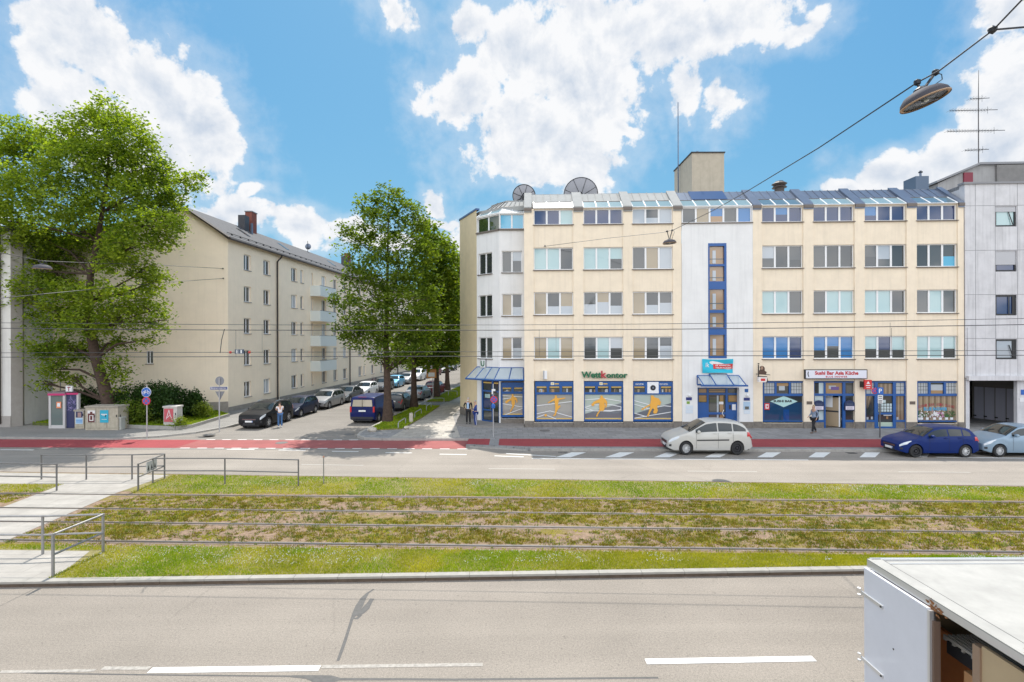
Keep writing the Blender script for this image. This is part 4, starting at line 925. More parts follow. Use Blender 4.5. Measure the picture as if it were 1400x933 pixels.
mb.build('window_lettering', o)
mb = MB(F.T); brz = M('bronze_plate', (.13, .10, .08), .5)
for x in (1103, 1244): rect(mb, x, 549, x + 7.5, 553.2, .05, .065, brz)
mb.build('plaque', bld)
# ================================================================ grey concrete neighbour on the right
nb = thing('apartment_house', 'grey concrete panel house with black framed windows and an open passage below', 'building', tuple(F.T(F.u(1350), 0, 0)))
cgr = M('concrete_panel', (.64, .63, .64), .85, noise=.14, scale=1.1, streak=.22); gcap = M('grey_trim', (.25, .25, .26), .6)
NU0, NU1 = F.u(1319.5), F.u(1319.5) + 17
ntop = F.uz(1340, 252)[1]; nbot = F.uz(1340, 517)[1]
mb = MB(F.T); hs = []
wr = [(282, 310), (343, 371.5), (403.5, 431.5), (464, 491.5)]
for a, b in wr:
    for du in (0, 4.6, 9.2): hs.append((F.u(1361.5) + du, F.u(1390.5) + du, F.uz(1376, b)[1], F.uz(1376, a)[1]))
wall_holes(mb, NU0, NU1, nbot, ntop, hs, .0, .22, cgr)
mb.poly([(NU0, 0, nbot), (NU0, -11, nbot), (NU0, -11, ntop), (NU0, 0, ntop)], cgr); mb.poly([(NU1, 0, 0), (NU1, -11, 0), (NU1, -11, ntop), (NU1, 0, ntop)], cgr); mb.poly([(NU0, -11, 0), (NU1, -11, 0), (NU1, -11, ntop), (NU0, -11, ntop)], cgr)
mb.build('wall', nb)
mb = MB(F.T)
for y in (281.5, 342.5, 403, 463): z = F.uz(1340, y)[1]; mb.box(NU0, NU1, .0, .006, z - .012, z + .012, gcap)
for x in (1334, 1361, 1391.5): mb.box(F.u(x) - .01, F.u(x) + .01, .0, .007, nbot, ntop, gcap)
mb.build('panel_joints', nb)
mb = MB(F.T); mb.box(NU0 - .1, NU1, -.4, .08, ntop, ntop + .12, gcap); mb.build('cornice', nb); mb = MB(F.T); mb.box(NU0, NU1, -11, -.4, ntop - .2, ntop + .02, gcap); mb.build('roof', nb); mb = MB(F.T); mb.box(NU0 + .04, NU1, -.3, .22, nbot - .14, nbot + .14, cgr); mb.build('canopy_slab', nb)
for k, h in enumerate(hs):
    tilt = False; r_ = k // 3
    mb = MB(F.T); a, b, z0, z1 = h; fr = .10
    for q in ((a + .003, b - .003, z0 + .003, z0 + fr), (a + .003, b - .003, z1 - fr, z1 - .003)): mb.box(q[0], q[1], -.16, -.06, q[2], q[3], black)
    mb.box(a + .003, a + fr, -.159, -.061, z0 + fr, z1 - fr, black); mb.box(b - fr - (.12 if r_ >= 2 else 0), b - .003, -.159, -.061, z0 + fr, z1 - fr, black)
    if r_ == 2 and k % 3 == 0: mb.tube([(b - .42, -.05, z0 + .1), (b - .42, -.05, z1 - .1)], .03, black, 4)
    if r_ in (0, 3) and k % 3 == 0: mb.tube([(b - .42, -.06, z1 - .35), (b - .2, -.02, z0 + .1)], .03, black, 4)
    o = mb.build('window', nb)
    gm = MB(F.T); gm.poly([(a + fr, -.1, z0 + fr), (b - fr, -.1, z0 + fr), (b - fr, -.1, z1 - fr), (a + fr, -.1, z1 - fr)], GL['t'] if r_ == 0 else (GL['n'] if r_ < 3 else GL['l'])); gm.build('glass', o)
    if r_ < 2:
        s = MB(F.T); sh = M('roller_shutter', (.52, .52, .54), .6); zz = z1 - .33 if r_ == 0 else z0 + .42
        n = int((z1 - zz) / .06)
        for i in range(n): s.box(a + .03, b - .03, -.09, -.04 - .004 * (i % 2), zz + i * (z1 - zz) / n, zz + (i + 1) * (z1 - zz) / n - .006, sh)
        s.build('roller_shutter', o)
# passage below
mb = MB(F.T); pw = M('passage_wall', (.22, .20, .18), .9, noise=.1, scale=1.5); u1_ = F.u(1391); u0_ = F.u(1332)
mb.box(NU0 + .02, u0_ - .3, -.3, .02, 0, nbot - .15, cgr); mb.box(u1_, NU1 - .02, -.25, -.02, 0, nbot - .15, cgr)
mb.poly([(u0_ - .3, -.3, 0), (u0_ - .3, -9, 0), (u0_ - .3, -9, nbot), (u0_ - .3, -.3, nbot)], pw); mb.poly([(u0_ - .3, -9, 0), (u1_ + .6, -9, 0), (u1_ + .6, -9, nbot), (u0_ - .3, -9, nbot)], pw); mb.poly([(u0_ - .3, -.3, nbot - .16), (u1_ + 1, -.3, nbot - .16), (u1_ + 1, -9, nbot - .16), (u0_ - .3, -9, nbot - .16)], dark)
mb.build('passage', nb)
ga_, gb_ = P(1331, 500, 35.0), P(1391, 500, 32.9)
gp = Pl(ga_[:2], (gb_[0] - ga_[0], gb_[1] - ga_[1])); gl_len = math.hypot(gb_[0] - ga_[0], gb_[1] - ga_[1])
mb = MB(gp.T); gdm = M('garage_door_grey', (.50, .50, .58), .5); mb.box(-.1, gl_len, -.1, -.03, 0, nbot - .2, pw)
for i in range(4): mb.box(gl_len * i / 4 + .03, gl_len * (i + 1) / 4 - .03, -.03, .0, .15, 2.3, gdm); mb.box(gl_len * i / 4 + .15, gl_len * (i + 1) / 4 - .6, .0, .01, .3, .38, dark)
mb.build('garage_door', nb)
mb = MB(F.T); rect(mb, 1396, 533, 1403, 540, -.019, .0, M('sign_blue', (.02, .12, .45), .5)); rect(mb, 1394.5, 544, 1400, 549.5, -.018, .0, cwhite); mb.build('house_number', nb)
# setback storey behind
mb = MB(F.T); cg2 = M('grey_render', (.36, .35, .34), .9, noise=.12, scale=1.5, streak=.2)
ua = F.u(1283, -3.6); ub = F.u(1338, -3.6); z_lo = F.uz(1283, 251, -3.6)[1]; z_hi = F.uz(1338, 226, -3.6)[1]
mb.slab([(ua, ntop - 2), (NU1, ntop - 2), (NU1, z_hi), (ub, z_hi), (ua, z_lo)], -10.5, -3.6, cg2)
mb.box(F.u(1363, -3.5), NU1, -3.6, -3.45, ntop, z_hi - .05, M('dark_render', (.22, .21, .20), .9, noise=.15)); mb.build('penthouse', nb)
mb = MB(F.T); mb.slab([(ua - .2, z_lo), (ub, z_hi), (NU1, z_hi), (NU1, z_hi + .14), (ub, z_hi + .14), (ua - .2, z_lo + .14)], -10.6, -3.42, gcap); mb.box(F.u(1319, -3.5), F.u(1331, -3.5), -3.6, -3.5, ntop, F.uz(1325, 236, -3.5)[1], M('maroon_panel', (.22, .03, .05), .6)); mb.build('roof', nb)
# antenna
ap = P(1338, 252, 35.4); at = P(1338, 96, 35.4)
an = thing('tv_antenna', 'tall television aerial mast with four crossbars on the grey house roof', 'antenna', (ap[0], 35.4, ap[2] - 1))
mb = MB(); mb.tube([(ap[0], 35.4, ap[2] - 1), (ap[0], 35.4, P(1338, 140, 35.4)[2]), at], [.035, .03, .012], M('antenna_grey', (.10, .09, .09), .6), 5); mb.build('mast', an)
for y, x0, x1, vert in ((136, 1325, 1351, 0), (152, 1297, 1362, 1), (180, 1294, 1372, 0), (206, 1318, 1350, 0)):
    mb = MB(); q = P(1338, y, 35.4); l = (x0 - 1338) / 700 * 35.4; r_ = (x1 - 1338) / 700 * 35.4
    mb.tube([(q[0] + l, 35.3, q[2] - .03), (q[0] + r_, 35.3, q[2] + .04)], .022, black, 4)
    k = int((r_ - l) / .22)
    for i in range(k): 
        x = q[0] + l + .2 * i; mb.tube([(x, 35.0, q[2]), (x, 35.6, q[2])], .01, black, 3); mb.tube([(x, 35.3, q[2] - .06 - .16 * (i == k - 1)), (x, 35.3, q[2] + .06 + .2 * (i == k - 1))], .01, black, 3)
    mb.build('crossbar', an)
mp_ = P(927, 140, 37.5); t = MB(); t.tube([(mp_[0], 37.5, RT - .2), (mp_[0], 37.5, RT + 2), (mp_[0], 37.5, mp_[2])], [.06, .045, .03], zinc, 6); t.build('mast', None, 'slim bare pole standing left of the beige roof tower', 'mast', smooth=40)
vp = P(1065.5, 258, 35); mb = MB(); mb.lathe([(.30, RT - .1), (.30, vp[2] + .02), (.48, vp[2] + .05), (.42, vp[2] + .12), (.32, vp[2] + .16), (.50, vp[2] + .3), (.30, vp[2] + .42), (.26, vp[2] + .48)], (vp[0], 35, 0), M('vent_brown', (.07, .055, .05), .6), seg=12); mb.build('roof_vent', None, 'squat brown mushroom vent on the metal roof right of the beige tower', 'roof vent')
mb = MB(F.T); rect(mb, 1252, 241, 1270, 262, -3.3, -2.2, M('chimney_blue', (.10, .14, .20), .5, metal=.3)); u_, z_ = F.uz(1258.5, 241, -2.6); mb.tube([(u_, -2.6, z_ - .1), (u_, -2.6, z_ + .35)], .07, zinc); mb.tube([(u_, -2.6, z_ + .22), (u_, -2.6, z_ + .28)], .13, black); mb.build('chimney', None, 'boxy blue grey metal chimney near the end of the mansard roof', 'chimney')
# satellite dishes
def dish(px, py, rpx, Y, lab):
    c = Vector(P(px, py, Y)); r = rpx / 700 * Y
    t = thing('satellite_dish', lab, 'satellite dish', (c.x, Y, RT - .1), 'large dishes on the mansard roof')
    n = Vector((.12, .86, .5)).normalized(); q = Vector((0, 0, 1)).rotation_difference(n).to_matrix()
    mb = MB(); prof = [(0.001, 0)] + [(r * i / 7, .28 * r * (i / 7) ** 2) for i in range(1, 8)] + [(r, .28 * r + .03), (r * .96, .28 * r + .02)] + [(r * i / 7, .28 * r * (i / 7) ** 2 + .03) for i in range(6, 0, -1)]
    mb.lathe(prof, (c.x, Y, c.z), M('dish_grey', (.34, .34, .37), .5), M3=q, seg=32); mb.build('reflector', t, smooth=40)
    mb = MB()
    rimp = [tuple(c + q @ Vector((r * math.cos(a), r * math.sin(a), .28 * r + .01))) for a in [k * math.pi / 16 for k in range(33)]]; mb.tube(rimp, .035, black, 4, cap=False); mb.build('rim', t)
    mb = MB()
    for a in range(8):
        an_ = a * math.pi / 4 + .2; mb.tube([tuple(c + q @ Vector((r * f * math.cos(an_), r * f * math.sin(an_), .28 * r * f * f - .02))) for f in (.05, .5, .98)], .018, black, 4)
    mb.build('rib', t)
    mb = MB(); mb.tube([(c.x, Y, RT - .2), (c.x, Y - .02, c.z)], .08, black); mb.tube([(c.x - .5, Y - .3, RT - .1), (c.x, Y - .08, c.z + .25), (c.x + .5, Y - .3, RT - .1)], .045, black); mb.build('stand', t)
dish(716, 269.5, 15.5, 36.0, 'smaller grey satellite dish half hidden above the canted white corner')
dish(794, 268, 23, 35.6, 'bigger grey satellite dish rising behind the metal roof edge')

# ---- signs on the facade
def sgn(name, lab, cat, mb, group=None): return mb.build(name, None, lab, cat, group)
gdk = M('green_letters', (.01, .13, .055), .45); rdk = M('red_letters', (.45, .04, .05), .45)
t = thing('shop_sign', 'green raised letters reading Wettkontor with a darker red k', 'shop sign', F.T(F.u(826), .06, F.uz(826, 518)[1]))
for s, x0, x1, y0, y1, mt in (('Wett', 795, 822, 508.2, 517, gdk), ('k', 821.8, 829.2, 507.2, 517, rdk), ('ontor', 829, 858, 510.2, 517, gdk)):
    mb = MB(F.T); u0, z0 = F.uz(x0, y1, .12); u1, z1 = F.uz(x1, y0, .12); text(mb, s, u0, u1, z0, z1, .15, mt, .07, .03); mb.build('letters', t)
t = thing('shop_sign', 'white light box with red lettering Sushi Bar Asia Küche over the entrance', 'shop sign', F.T(F.u(1143), .1, F.uz(1143, 518)[1]))
mb = MB(F.T); rect(mb, 1101, 505.5, 1186, 518.3, .06, .24, black); rect(mb, 1102, 506.5, 1185, 517.4, .24, .252, M('sign_white', (.72, .73, .80), .4)); mb.build('light_box', t)
mb = MB(F.T); dr_ = M('sign_red', (.50, .02, .03), .4)
u0, z0 = F.uz(1114, 512.8, .25); u1, z1 = F.uz(1173.5, 507.6, .25); text(mb, 'Sushi Bar Asia Küche', u0, u1, z0, z1, .258, dr_, .004, .042)
u0, z0 = F.uz(1129, 516.6, .25); u1, z1 = F.uz(1158.5, 514.2, .25); text(mb, 'BLUE INGWER', u0, u1, z0, z1, .258, dr_, .004, .03, 1.25)
mb.slab([F.uz(x, y, .25) for x, y in ((1104.5, 508), (1105.6, 508.5), (1105.2, 512), (1106.4, 516), (1104.8, 515), (1104, 511.5))], .254, .26, black); mb.build('letters', t)
mb = MB(F.T); u0, z1 = F.uz(1175.8, 519); u1, z0 = F.uz(1185.8, 531.6); rdb = M('bright_red_box', (.60, .03, .03), .4)
mb.box(u0, u1, .3, .42, z0, z1, rdb); mb.box(u0 - .05, u0 + .0, .02, .36, z0 + .1, z1 - .1, black)
c_ = ((u0 + u1) / 2, (z0 + z1) / 2); mb.slab([(c_[0] - .10, c_[1] + .04), (c_[0] + .10, c_[1] + .04), (c_[0] + .06, c_[1] + .12), (c_[0], c_[1] + .2), (c_[0] - .06, c_[1] + .12)], .42, .426, cwhite); mb.box(c_[0] - .14, c_[0] + .14, .42, .426, c_[1] - .08, c_[1] - .03, cwhite); mb.box(c_[0] - .1, c_[0] + .1, .42, .426, c_[1] - .2, c_[1] - .16, cwhite)
sgn('box_sign', 'small bright red projecting box sign at the end of the restaurant light box', 'box sign', mb)
# hanging sign: bracket, seated figure board and lantern box
bx, bz0 = F.uz(1040, 510, .5)
t = thing('hanging_sign', 'black wrought bracket sign with a carved figure over a small white lantern box', 'hanging sign', F.T(bx, .02, bz0 - .5))
mb = MB(F.T); u_ = F.u(1036.8, .05); mb.tube([(u_, .07, F.uz(1037, 520)[1]), (u_, .07, F.uz(1037, 499)[1])], .03, black, 5); mb.tube([(u_, .07, F.uz(1037, 498)[1]), (u_, .07, F.uz(1037, 496.8)[1])], .05, black, 6); mb.tube([(u_ - .15, .07, F.uz(1037, 511.5)[1]), (u_ + .1, .4, F.uz(1037, 511.5)[1]), (u_ + .45, .62, F.uz(1037, 512)[1])], .02, black, 5); mb.build('bracket', t)
mb = MB(F.T); cx, cz_ = F.uz(1041.8, 508, .6); mb.slab([(cx + a * .75, cz_ + b * .75) for a, b in ((-.22, -.25), (.3, -.25), (.36, -.05), (.2, .05), (.2, .28), (.1, .42), (-.04, .45), (-.15, .35), (-.13, .15), (-.25, .0))], .57, .63, M('carved_brown', (.09, .05, .035), .7)); mb.slab([(cx + a * .6 - .02, cz_ + .15 + b * .6) for a, b in ((-.12, .0), (0, -.12), (.12, .05), (.06, .28), (-.06, .28))], .63, .65, M('carved_tan', (.35, .22, .15), .7)); mb.build('figure', t)
mb = MB(F.T); cx, cz_ = F.uz(1042, 519.5, .6); mb.slab([(cx - .25, cz_ - .13), (cx + .2, cz_ - .15), (cx + .26, cz_ + .16), (cx - .26, cz_ + .17)], .52, .7, M('lantern_white', (.75, .70, .66), .4)); mb.box(cx - .12, cx + .14, .7, .705, cz_ - .06, cz_ + .08, rdb); mb.tube([(cx - .26, .6, cz_ + .19), (cx + .28, .6, cz_ + .18), (cx + .33, .6, cz_ - .1), (cx + .25, .6, cz_ - .2)], .03, black, 5); mb.build('lantern', t)
# banner
def banner():
    nx, nz_ = 24, 10; pts = []; cb = M('cyan_cloth', (.03, .46, .62), .8); cr_ = M('red_cloth', (.62, .05, .05), .8)
    U0, Z1 = F.uz(960, 491, .1); U1, Z0 = F.uz(1002, 510.3, .1)
    def w(a, b): return .10 + .035 * math.sin(a * 5 + b * 3) + .03 * math.sin(b * 6.0 + a * 2.2)
    mb = MB(F.T)
    for j in range(nz_ + 1):
        for i in range(nx + 1):
            a, b = i / nx, j / nz_; pts.append((U0 + (U1 - U0) * a, w(a, b), Z0 + (Z1 - Z0) * b - .06 * math.sin(a * math.pi) * (b - .3)))
    mb.add(pts, [(j * (nx + 1) + i, j * (nx + 1) + i + 1, (j + 1) * (nx + 1) + i + 1, (j + 1) * (nx + 1) + i) for j in range(nz_) for i in range(nx)], cb)
    o = mb.build('banner', None, 'turquoise cloth banner with a red text stripe above the glass canopy', 'banner', smooth=60)
    m2 = MB(F.T); a0_, a1_ = .36, .99; n = 10; p2 = []
    for j in (0, 1):
        for i in range(n + 1):
            a = a0_ + (a1_ - a0_) * i / n; b = .30 + .36 * j; p2.append((U0 + (U1 - U0) * a, w(a, b) + .02, Z0 + (Z1 - Z0) * b - .06 * math.sin(a * math.pi) * (b - .3)))
    m2.add(p2, [(i, i + 1, n + 2 + i, n + 1 + i) for i in range(n)], cr_); m2.build('stripe', o)
    m3 = MB(F.T); H = Z1 - Z0; Wd = U1 - U0
    text(m3, 'SIE VERMIETEN', U0 + Wd * .42, U0 + Wd * .90, Z0 + H * .50, Z0 + H * .60, .17, cwhite, .003, .02); text(m3, 'TEILEN AUSZEIT', U0 + Wd * .42, U0 + Wd * .94, Z0 + H * .33, Z0 + H * .43, .17, cwhite, .003, .02)
    text(m3, 'ik', U0 + Wd * .10, U0 + Wd * .22, Z0 + H * .42, Z0 + H * .74, .17, cwhite, .003, .01); m3.build('lettering', o)
banner()
# horseshoe sign and small fittings
mb = MB(F1.T); u_, z_ = F1.uz(660, 497, .1); mb.box(u_ - .25, u_ + .25, .02, .09, z_ - .31, z_ + .27, gcap); mb.box(u_ - .22, u_ + .22, .02, .1, z_ - .28, z_ + .24, cwhite)
hs_ = [(u_ + .12 * math.cos(a), .12, z_ - .03 + .15 * math.sin(a)) for a in [math.pi * (1 + k / 10) for k in range(11)]]; mb.tube([(u_ - .12, .12, z_ + .17)] + hs_ + [(u_ + .12, .12, z_ + .17)], .035, gdk, 5); sgn('horseshoe_sign', 'white square sign with a green horseshoe over the corner door', 'sign', mb)
mb = MB(F.T); rect(mb, 742.5, 507.5, 748, 518.5, .0, .30, upvc); rect(mb, 743, 507, 744.2, 518.8, .30, .31, gcap); sgn('wall_lamp', 'narrow white box lamp on cream wall left of green lettering', 'wall lamp', mb)
def fitting(name, x0, y0, x1, y1, w, mat, lab, cat, extra=None, p=F, w0=.062):
    mb = MB(p.T); rect(mb, x0, y0, x1, y1, w0, w, mat, p)
    if extra:
        for e in extra: rect(mb, *e, p)
    return sgn(name, lab, cat, mb)
nvy = M('navy_plate', (.02, .03, .16), .4); ppl = M('paper_blue', (.38, .52, .66), .6)
fitting('name_plate', 938, 543.5, 946, 547.5, .08, nvy, 'left wall board of navy, green and pale plates beside the glass entrance', 'sign', [(939, 549, 943, 552.5, .062, .08, M('green_plate', (.2, .35, .05), .5)), (937.5, 554.5, 947.5, 560, .062, .075, M('pale_plate', (.62, .68, .74), .4)), (937.5, 560.5, 947.5, 565.5, .062, .075, M('pale_plate'))])
fitting('name_plate', 1017, 544, 1025.3, 548, .08, nvy, 'right wall board with navy plate and blue poster beside the glass entrance', 'sign', [(1016.5, 549.5, 1025.8, 560.5, .062, .075, ppl), (1018.5, 556, 1024, 560, .075, .08, GL['h']), (1017, 561.5, 1025.5, 566, .062, .075, M('pale_plate')), (1018.3, 532, 1023, 536.5, .062, .08, M('plate_blue', (.02, .1, .3), .5))])
for x, lab in ((942, 'round white bulkhead lamp left of the glass entrance'), (1021, 'round white bulkhead lamp right of the glass entrance')):
    mb = MB(F.T); u_, z_ = F.uz(x, 540.5); mb.lathe([(.09, .062), (.10, .10), (.07, .17), (.001, .19)], (u_, 0, z_), upvc, 'y', 12); mb.build('wall_lamp', None, lab, 'wall lamp', 'round lamps by the entrance', smooth=40)

# ================================================================ cream apartment block on the left
LO = (-21.9, 39.5); LF = Pl(LO, (.0784, .997))
lb = thing('apartment_building', 'long cream apartment block with dark roof running down the side street', 'building', (LO[0], LO[1], 0))
lc = M('apartment_render', (.90, .77, .60), .9, noise=.05, scale=1.2, streak=.05); roofm = M('slate_roof', (.075, .075, .082), .8, noise=.2, scale=3)
bk = M('brick_red', (.22, .07, .05), .85, noise=.2, scale=6)
zr = [(12.63, 11.37), (10.03, 8.77), (7.43, 6.18), (4.82, 3.58), (2.27, 1.0)]
LL = 78.0; ZE = 13.45
cols = [(333.6, 343.2), (360.5, 369.5), (398.5, 406.2), (411, 415), (425.7, 428.2), (440, 446), (455.8, 461), (469, 474.3), (490, 494.7), (497, 499.6)]
cu = [(LF.u(a), LF.u(b)) for a, b in cols]
extra = []; base = cu[8][0]
k = 0; u = cu[9][1] + 2.2
while u < LL - 2:
    extra.append((u, u + 1.15)); u += (1.15 + (2.6, 1.9, 3.4, 2.2)[k % 4]); k += 1
hs = []; kinds = []
for i, (a, b) in enumerate(cu + extra):
    for r_, (z1, z0) in enumerate(zr):
        if i == 4: z0 = z0 - .75 if r_ < 4 else z0
        hs.append((a, b, z0, z1)); kinds.append((i, r_))
LG = Pl((LO[0] - .933 * 12.2, LO[1] - .36 * 12.2), (.933, .36)); GLn = 12.2
mb = MB(LF.T); wall_holes(mb, 0, LL, 0, ZE, hs, 0, .22, lc); mb.build('wall', lb)
gh = []
for (xa, ya, xb, yb) in ((200, 390, 209.5, 407.5), (200, 480, 209.5, 497.5)):
    (ua, za), (ub, zb) = LG.uz(xa, ya), LG.uz(xb, yb); gh.append((ua, ub, zb, za))
mb = MB(LG.T); wall_holes(mb, 0, GLn, 0, 11.9, gh, 0, .2, lc)
tpk = GLn - 2.67; ZR = 15.44
mb.poly([(0, 0, 11.9), (GLn, 0, 11.9), (GLn, 0, ZE), (tpk, 0, ZR)], lc); mb.build('gable_wall', lb)
for (a, b, z0, z1), (i, r_) in zip(hs, kinds):
    mb = MB(LF.T); far = i > 9; w = -.17; fr = .06
    mb.box(a + .003, b - .003, w - .03, w + .04, z0 + .003, z0 + fr, upvc); mb.box(a + .003, b - .003, w - .03, w + .04, z1 - fr, z1 - .003, upvc); mb.box(a + .003, a + fr, w - .03, w + .039, z0 + fr, z1 - fr, upvc); mb.box(b - fr, b - .003, w - .03, w + .039, z0 + fr, z1 - fr, upvc)
    if b - a > .9: m_ = (a + b) / 2; mb.box(m_ - .05, m_ + .05, w - .03, w + .038, z0 + fr, z1 - fr, upvc)
    mb.box(a - .03, b + .03, -.16, .07, z0 - .05, z0 - .002, gcap)
    mb.mi(GL['d']); gmt = GL[random.choice(('d', 'd', 'h', 'l', 'd'))]; mb.poly([(a + fr, w, z0 + fr), (b - fr, w, z0 + fr), (b - fr, w, z1 - fr), (a + fr, w, z1 - fr)], gmt)
    if far or i >= 6: mb.build('window', lb)
    else:
        gpoly = MB(LF.T); gpoly.poly([(a + fr, w + .004, z0 + fr), (b - fr, w + .004, z0 + fr), (b - fr, w + .004, z1 - fr), (a + fr, w + .004, z1 - fr)], gmt)
        o = mb.build('window', lb); gpoly.build('glass', o)
for a, b, z0, z1 in gh: frame_window(lb, LG, a, b, z0, z1, 2, ['d', 'h'], w=0, rec=.14, fr=.05, mul=.07)
# roof: street slope, gable edge, garden slope
dn = LF.d; rdx = (LG.T(tpk, 0, 0)[0], LG.T(tpk, 0, 0)[1])
def roofpt(s, t):  # s along ridge, t: 0 eave street, 1 ridge, 2 garden eave
    b = {0: Vector((LF.T(0, .35, 0)[0], LF.T(0, .35, 0)[1], ZE - .02)), 1: Vector((rdx[0], rdx[1], ZR + .05)), 2: Vector((*LG.T(-.1, 0, 0)[:2], 11.9))}[t]
    return b + dn * s
g0 = -.35
mb = MB()
for A, B in ((0, 1), (1, 2)):
    a, b, c, d = roofpt(g0, A), roofpt(LL, A), roofpt(LL, B), roofpt(g0, B)
    up = Vector((0, 0, .14)); mb.add([a, b, c, d, a + up, b + up, c + up, d + up], [(3, 2, 1, 0), (4, 5, 6, 7), (0, 1, 5, 4), (1, 2, 6, 5), (2, 3, 7, 6), (3, 0, 4, 7)], roofm)
rf = mb.build('roof', lb)
mb = MB(); e0, e1 = roofpt(g0, 0), roofpt(LL, 0); mb.tube([e0 + Vector((.06, 0, -.02)), e1 + Vector((.06, 0, -.02))], .09, M('gutter_brown', (.06, .045, .04), .5), 6)
mb.tube([roofpt(g0 - .02, 0) + Vector((0, 0, .05)), roofpt(g0 - .02, 1) + Vector((0, 0, .07))], .10, M('gutter_brown'), 4); mb.build('gutter', lb)
mb = MB(); 
for s in range(int(LL / 1.1)): 
    p = roofpt(.6 + s * 1.1, 0).lerp(roofpt(.6 + s * 1.1, 1), .12) + Vector((0, 0, .22)); mb.tube([p, p + dn * .08], .07, black, 4)
q0 = roofpt(0, 0).lerp(roofpt(0, 1), .12) + Vector((0, 0, .26)); mb.tube([q0, q0 + dn * LL], .03, black, 4); mb.build('snow_guard', rf)
mb = MB()
for f_ in [i / 16 for i in range(1, 16)]: pass
for s in (4.5, 11, 22, 30, 38):
    a = roofpt(s, 0).lerp(roofpt(s, 1), .45) + Vector((0, 0, .17)); b = roofpt(s, 0).lerp(roofpt(s, 1), .75) + Vector((0, 0, .17)); mb.add([a, a + dn * .6, b + dn * .6, b], [(0, 1, 2, 3)], GL['h'])
mb.build('roof_window', rf)
for s, h in ((7.5, 1.7), (29.5, 1.7), (50, 1.6)):
    p = roofpt(s, 1) + Vector((.3, 0, -.8)); mb = MB(); mb.box(p.x - .45, p.x + .15, p.y, p.y + .9, p.z, p.z + h + .8, bk); mb.box(p.x - .5, p.x + .2, p.y - .05, p.y + .95, p.z + h + .8, p.z + h + .88, gcap); mb.build('chimney', rf)
    mb = MB(); mb.box(p.x - .5, p.x + .1, p.y - 1.1, p.y - .35, p.z, p.z + h + .25, M('dark_metal', (.05, .05, .06), .5)); mb.tube([(p.x + .35, p.y - .4, p.z), (p.x + .35, p.y - .4, p.z + 1.35)], .12, zinc); mb.build('flue', rf)
sdp = roofpt(19, 1); mb = MB(); mb.lathe([(.001, 0), (.2, .03), (.34, .1), (.34, .12), (.001, .03)], (sdp.x, sdp.y, sdp.z + .7), zinc, 'y', 14); mb.tube([(sdp.x, sdp.y, sdp.z - .1), (sdp.x, sdp.y, sdp.z + 1.3)], .03, black); mb.build('roof_dish', rf)
# drain pipes
for px in (379.3, 478.3):
    u = LF.u(px, .1); mb = MB(LF.T); mb.tube([(u, .12, .1), (u, .12, ZE - .7), (u + .3, .3, ZE - .3), (u + .3, .42, ZE - .08)], .07, M('pipe_dark', (.035, .025, .022), .5), 8); mb.build('drain_pipe', lb)
for u in (cu[9][1] + 14, cu[9][1] + 30): mb = MB(LF.T); mb.tube([(u, .12, .1), (u, .12, ZE - .1)], .07, M('pipe_dark'), 8); mb.build('drain_pipe', lb)
mb = MB(LF.T); mb.box(LF.u(380.8), LF.u(380.8) + .12, 0, .04, 0, ZE, lc); mb.box(0, LL, .0, .03, 0, .45, M('apartment_plinth', (.34, .31, .27), .9, noise=.2, scale=3)); mb.T = LG.T; mb.box(-.1, GLn, .0, .05, 0, .9, M('apartment_plinth')); mb.build('plinth', lb)
# balconies
bw = M('balcony_panel', (.66, .70, .68), .6); bu0, bu1 = LF.u(425.5, .6), LF.u(447, 1.1) - .2
bu0 = cu[4][0] - .2; bu1 = cu[5][1] + .15
for r_ in range(4):
    z = zr[r_][1] - 1.0; mb = MB(LF.T)
    mb.box(bu0, bu1, 0, 1.05, z - .14, z, lc); o = mb.build('balcony', lb)
    m2 = MB(LF.T); m2.box(bu0, bu1, 1.05, 1.09, z - .16, z + .92, bw); m2.box(bu0 - .04, bu0, .0, 1.09, z - .16, z + .92, bw); m2.box(bu1, bu1 + .04, 0, 1.09, z - .16, z + .92, bw); m2.box(bu0 - .05, bu1 + .05, 1.04, 1.1, z + .92, z + .96, zinc); m2.build('parapet', o)
# blind niche, cellar vent on the gable
mb = MB(LG.T); (ua, za), (ub, zb) = LG.uz(82, 521), LG.uz(96, 545); mb.box(ua, ub, .0, .03, za, za + .06, gcap); mb.box(ua, ua + .06, 0, .03, zb, za, gcap); mb.box(ub - .06, ub, 0, .03, zb, za, gcap); mb.box(ua + .06, ub - .06, 0, .012, zb, za, lc); mb.build('niche', lb)
# far left corner house
ch = thing('corner_house', 'pale corner house with a dark drainpipe at the edge of the picture', 'building', (-33, 32.2, 0))
pale = M('pale_render', (.66, .64, .60), .9, noise=.05, streak=.12); gry = M('grey_pilaster', (.36, .33, .30), .9, noise=.1)
A_ = Vector((*G(15, 584, .1),)); CP = Pl((A_.x - 14, A_.y + .53), (14, -.53)); 
mb = MB(CP.T); mb.box(0, 14.01, -9, 0, 0, 12.6, pale); mb.build('wall', ch)
B_ = Vector(LG.T(-.05, 0, 0)[:2]); 
mb = MB(); mb.prism([(A_.x, A_.y), (A_.x + .28, A_.y + .5), (B_.x + .3, B_.y + .02), (B_.x - .6, B_.y + 3), (A_.x - 1, A_.y + 3)], 0, 12.6, gry); mb.build('pilaster', ch)
mb = MB(CP.T); mb.box(-.2, 14.2, -9.2, .3, 12.6, 12.9, roofm); mb.build('roof', ch)
mb = MB(CP.T); u_ = 14 - .62; mb.tube([(u_, .1, .3), (u_, .1, 12.6)], .06, M('pipe_dark'), 8); mb.build('drain_pipe', ch)
mb = MB(CP.T); mb.box(0, 14.03, 0, .05, 0, .8, gry); mb.build('plinth', ch)
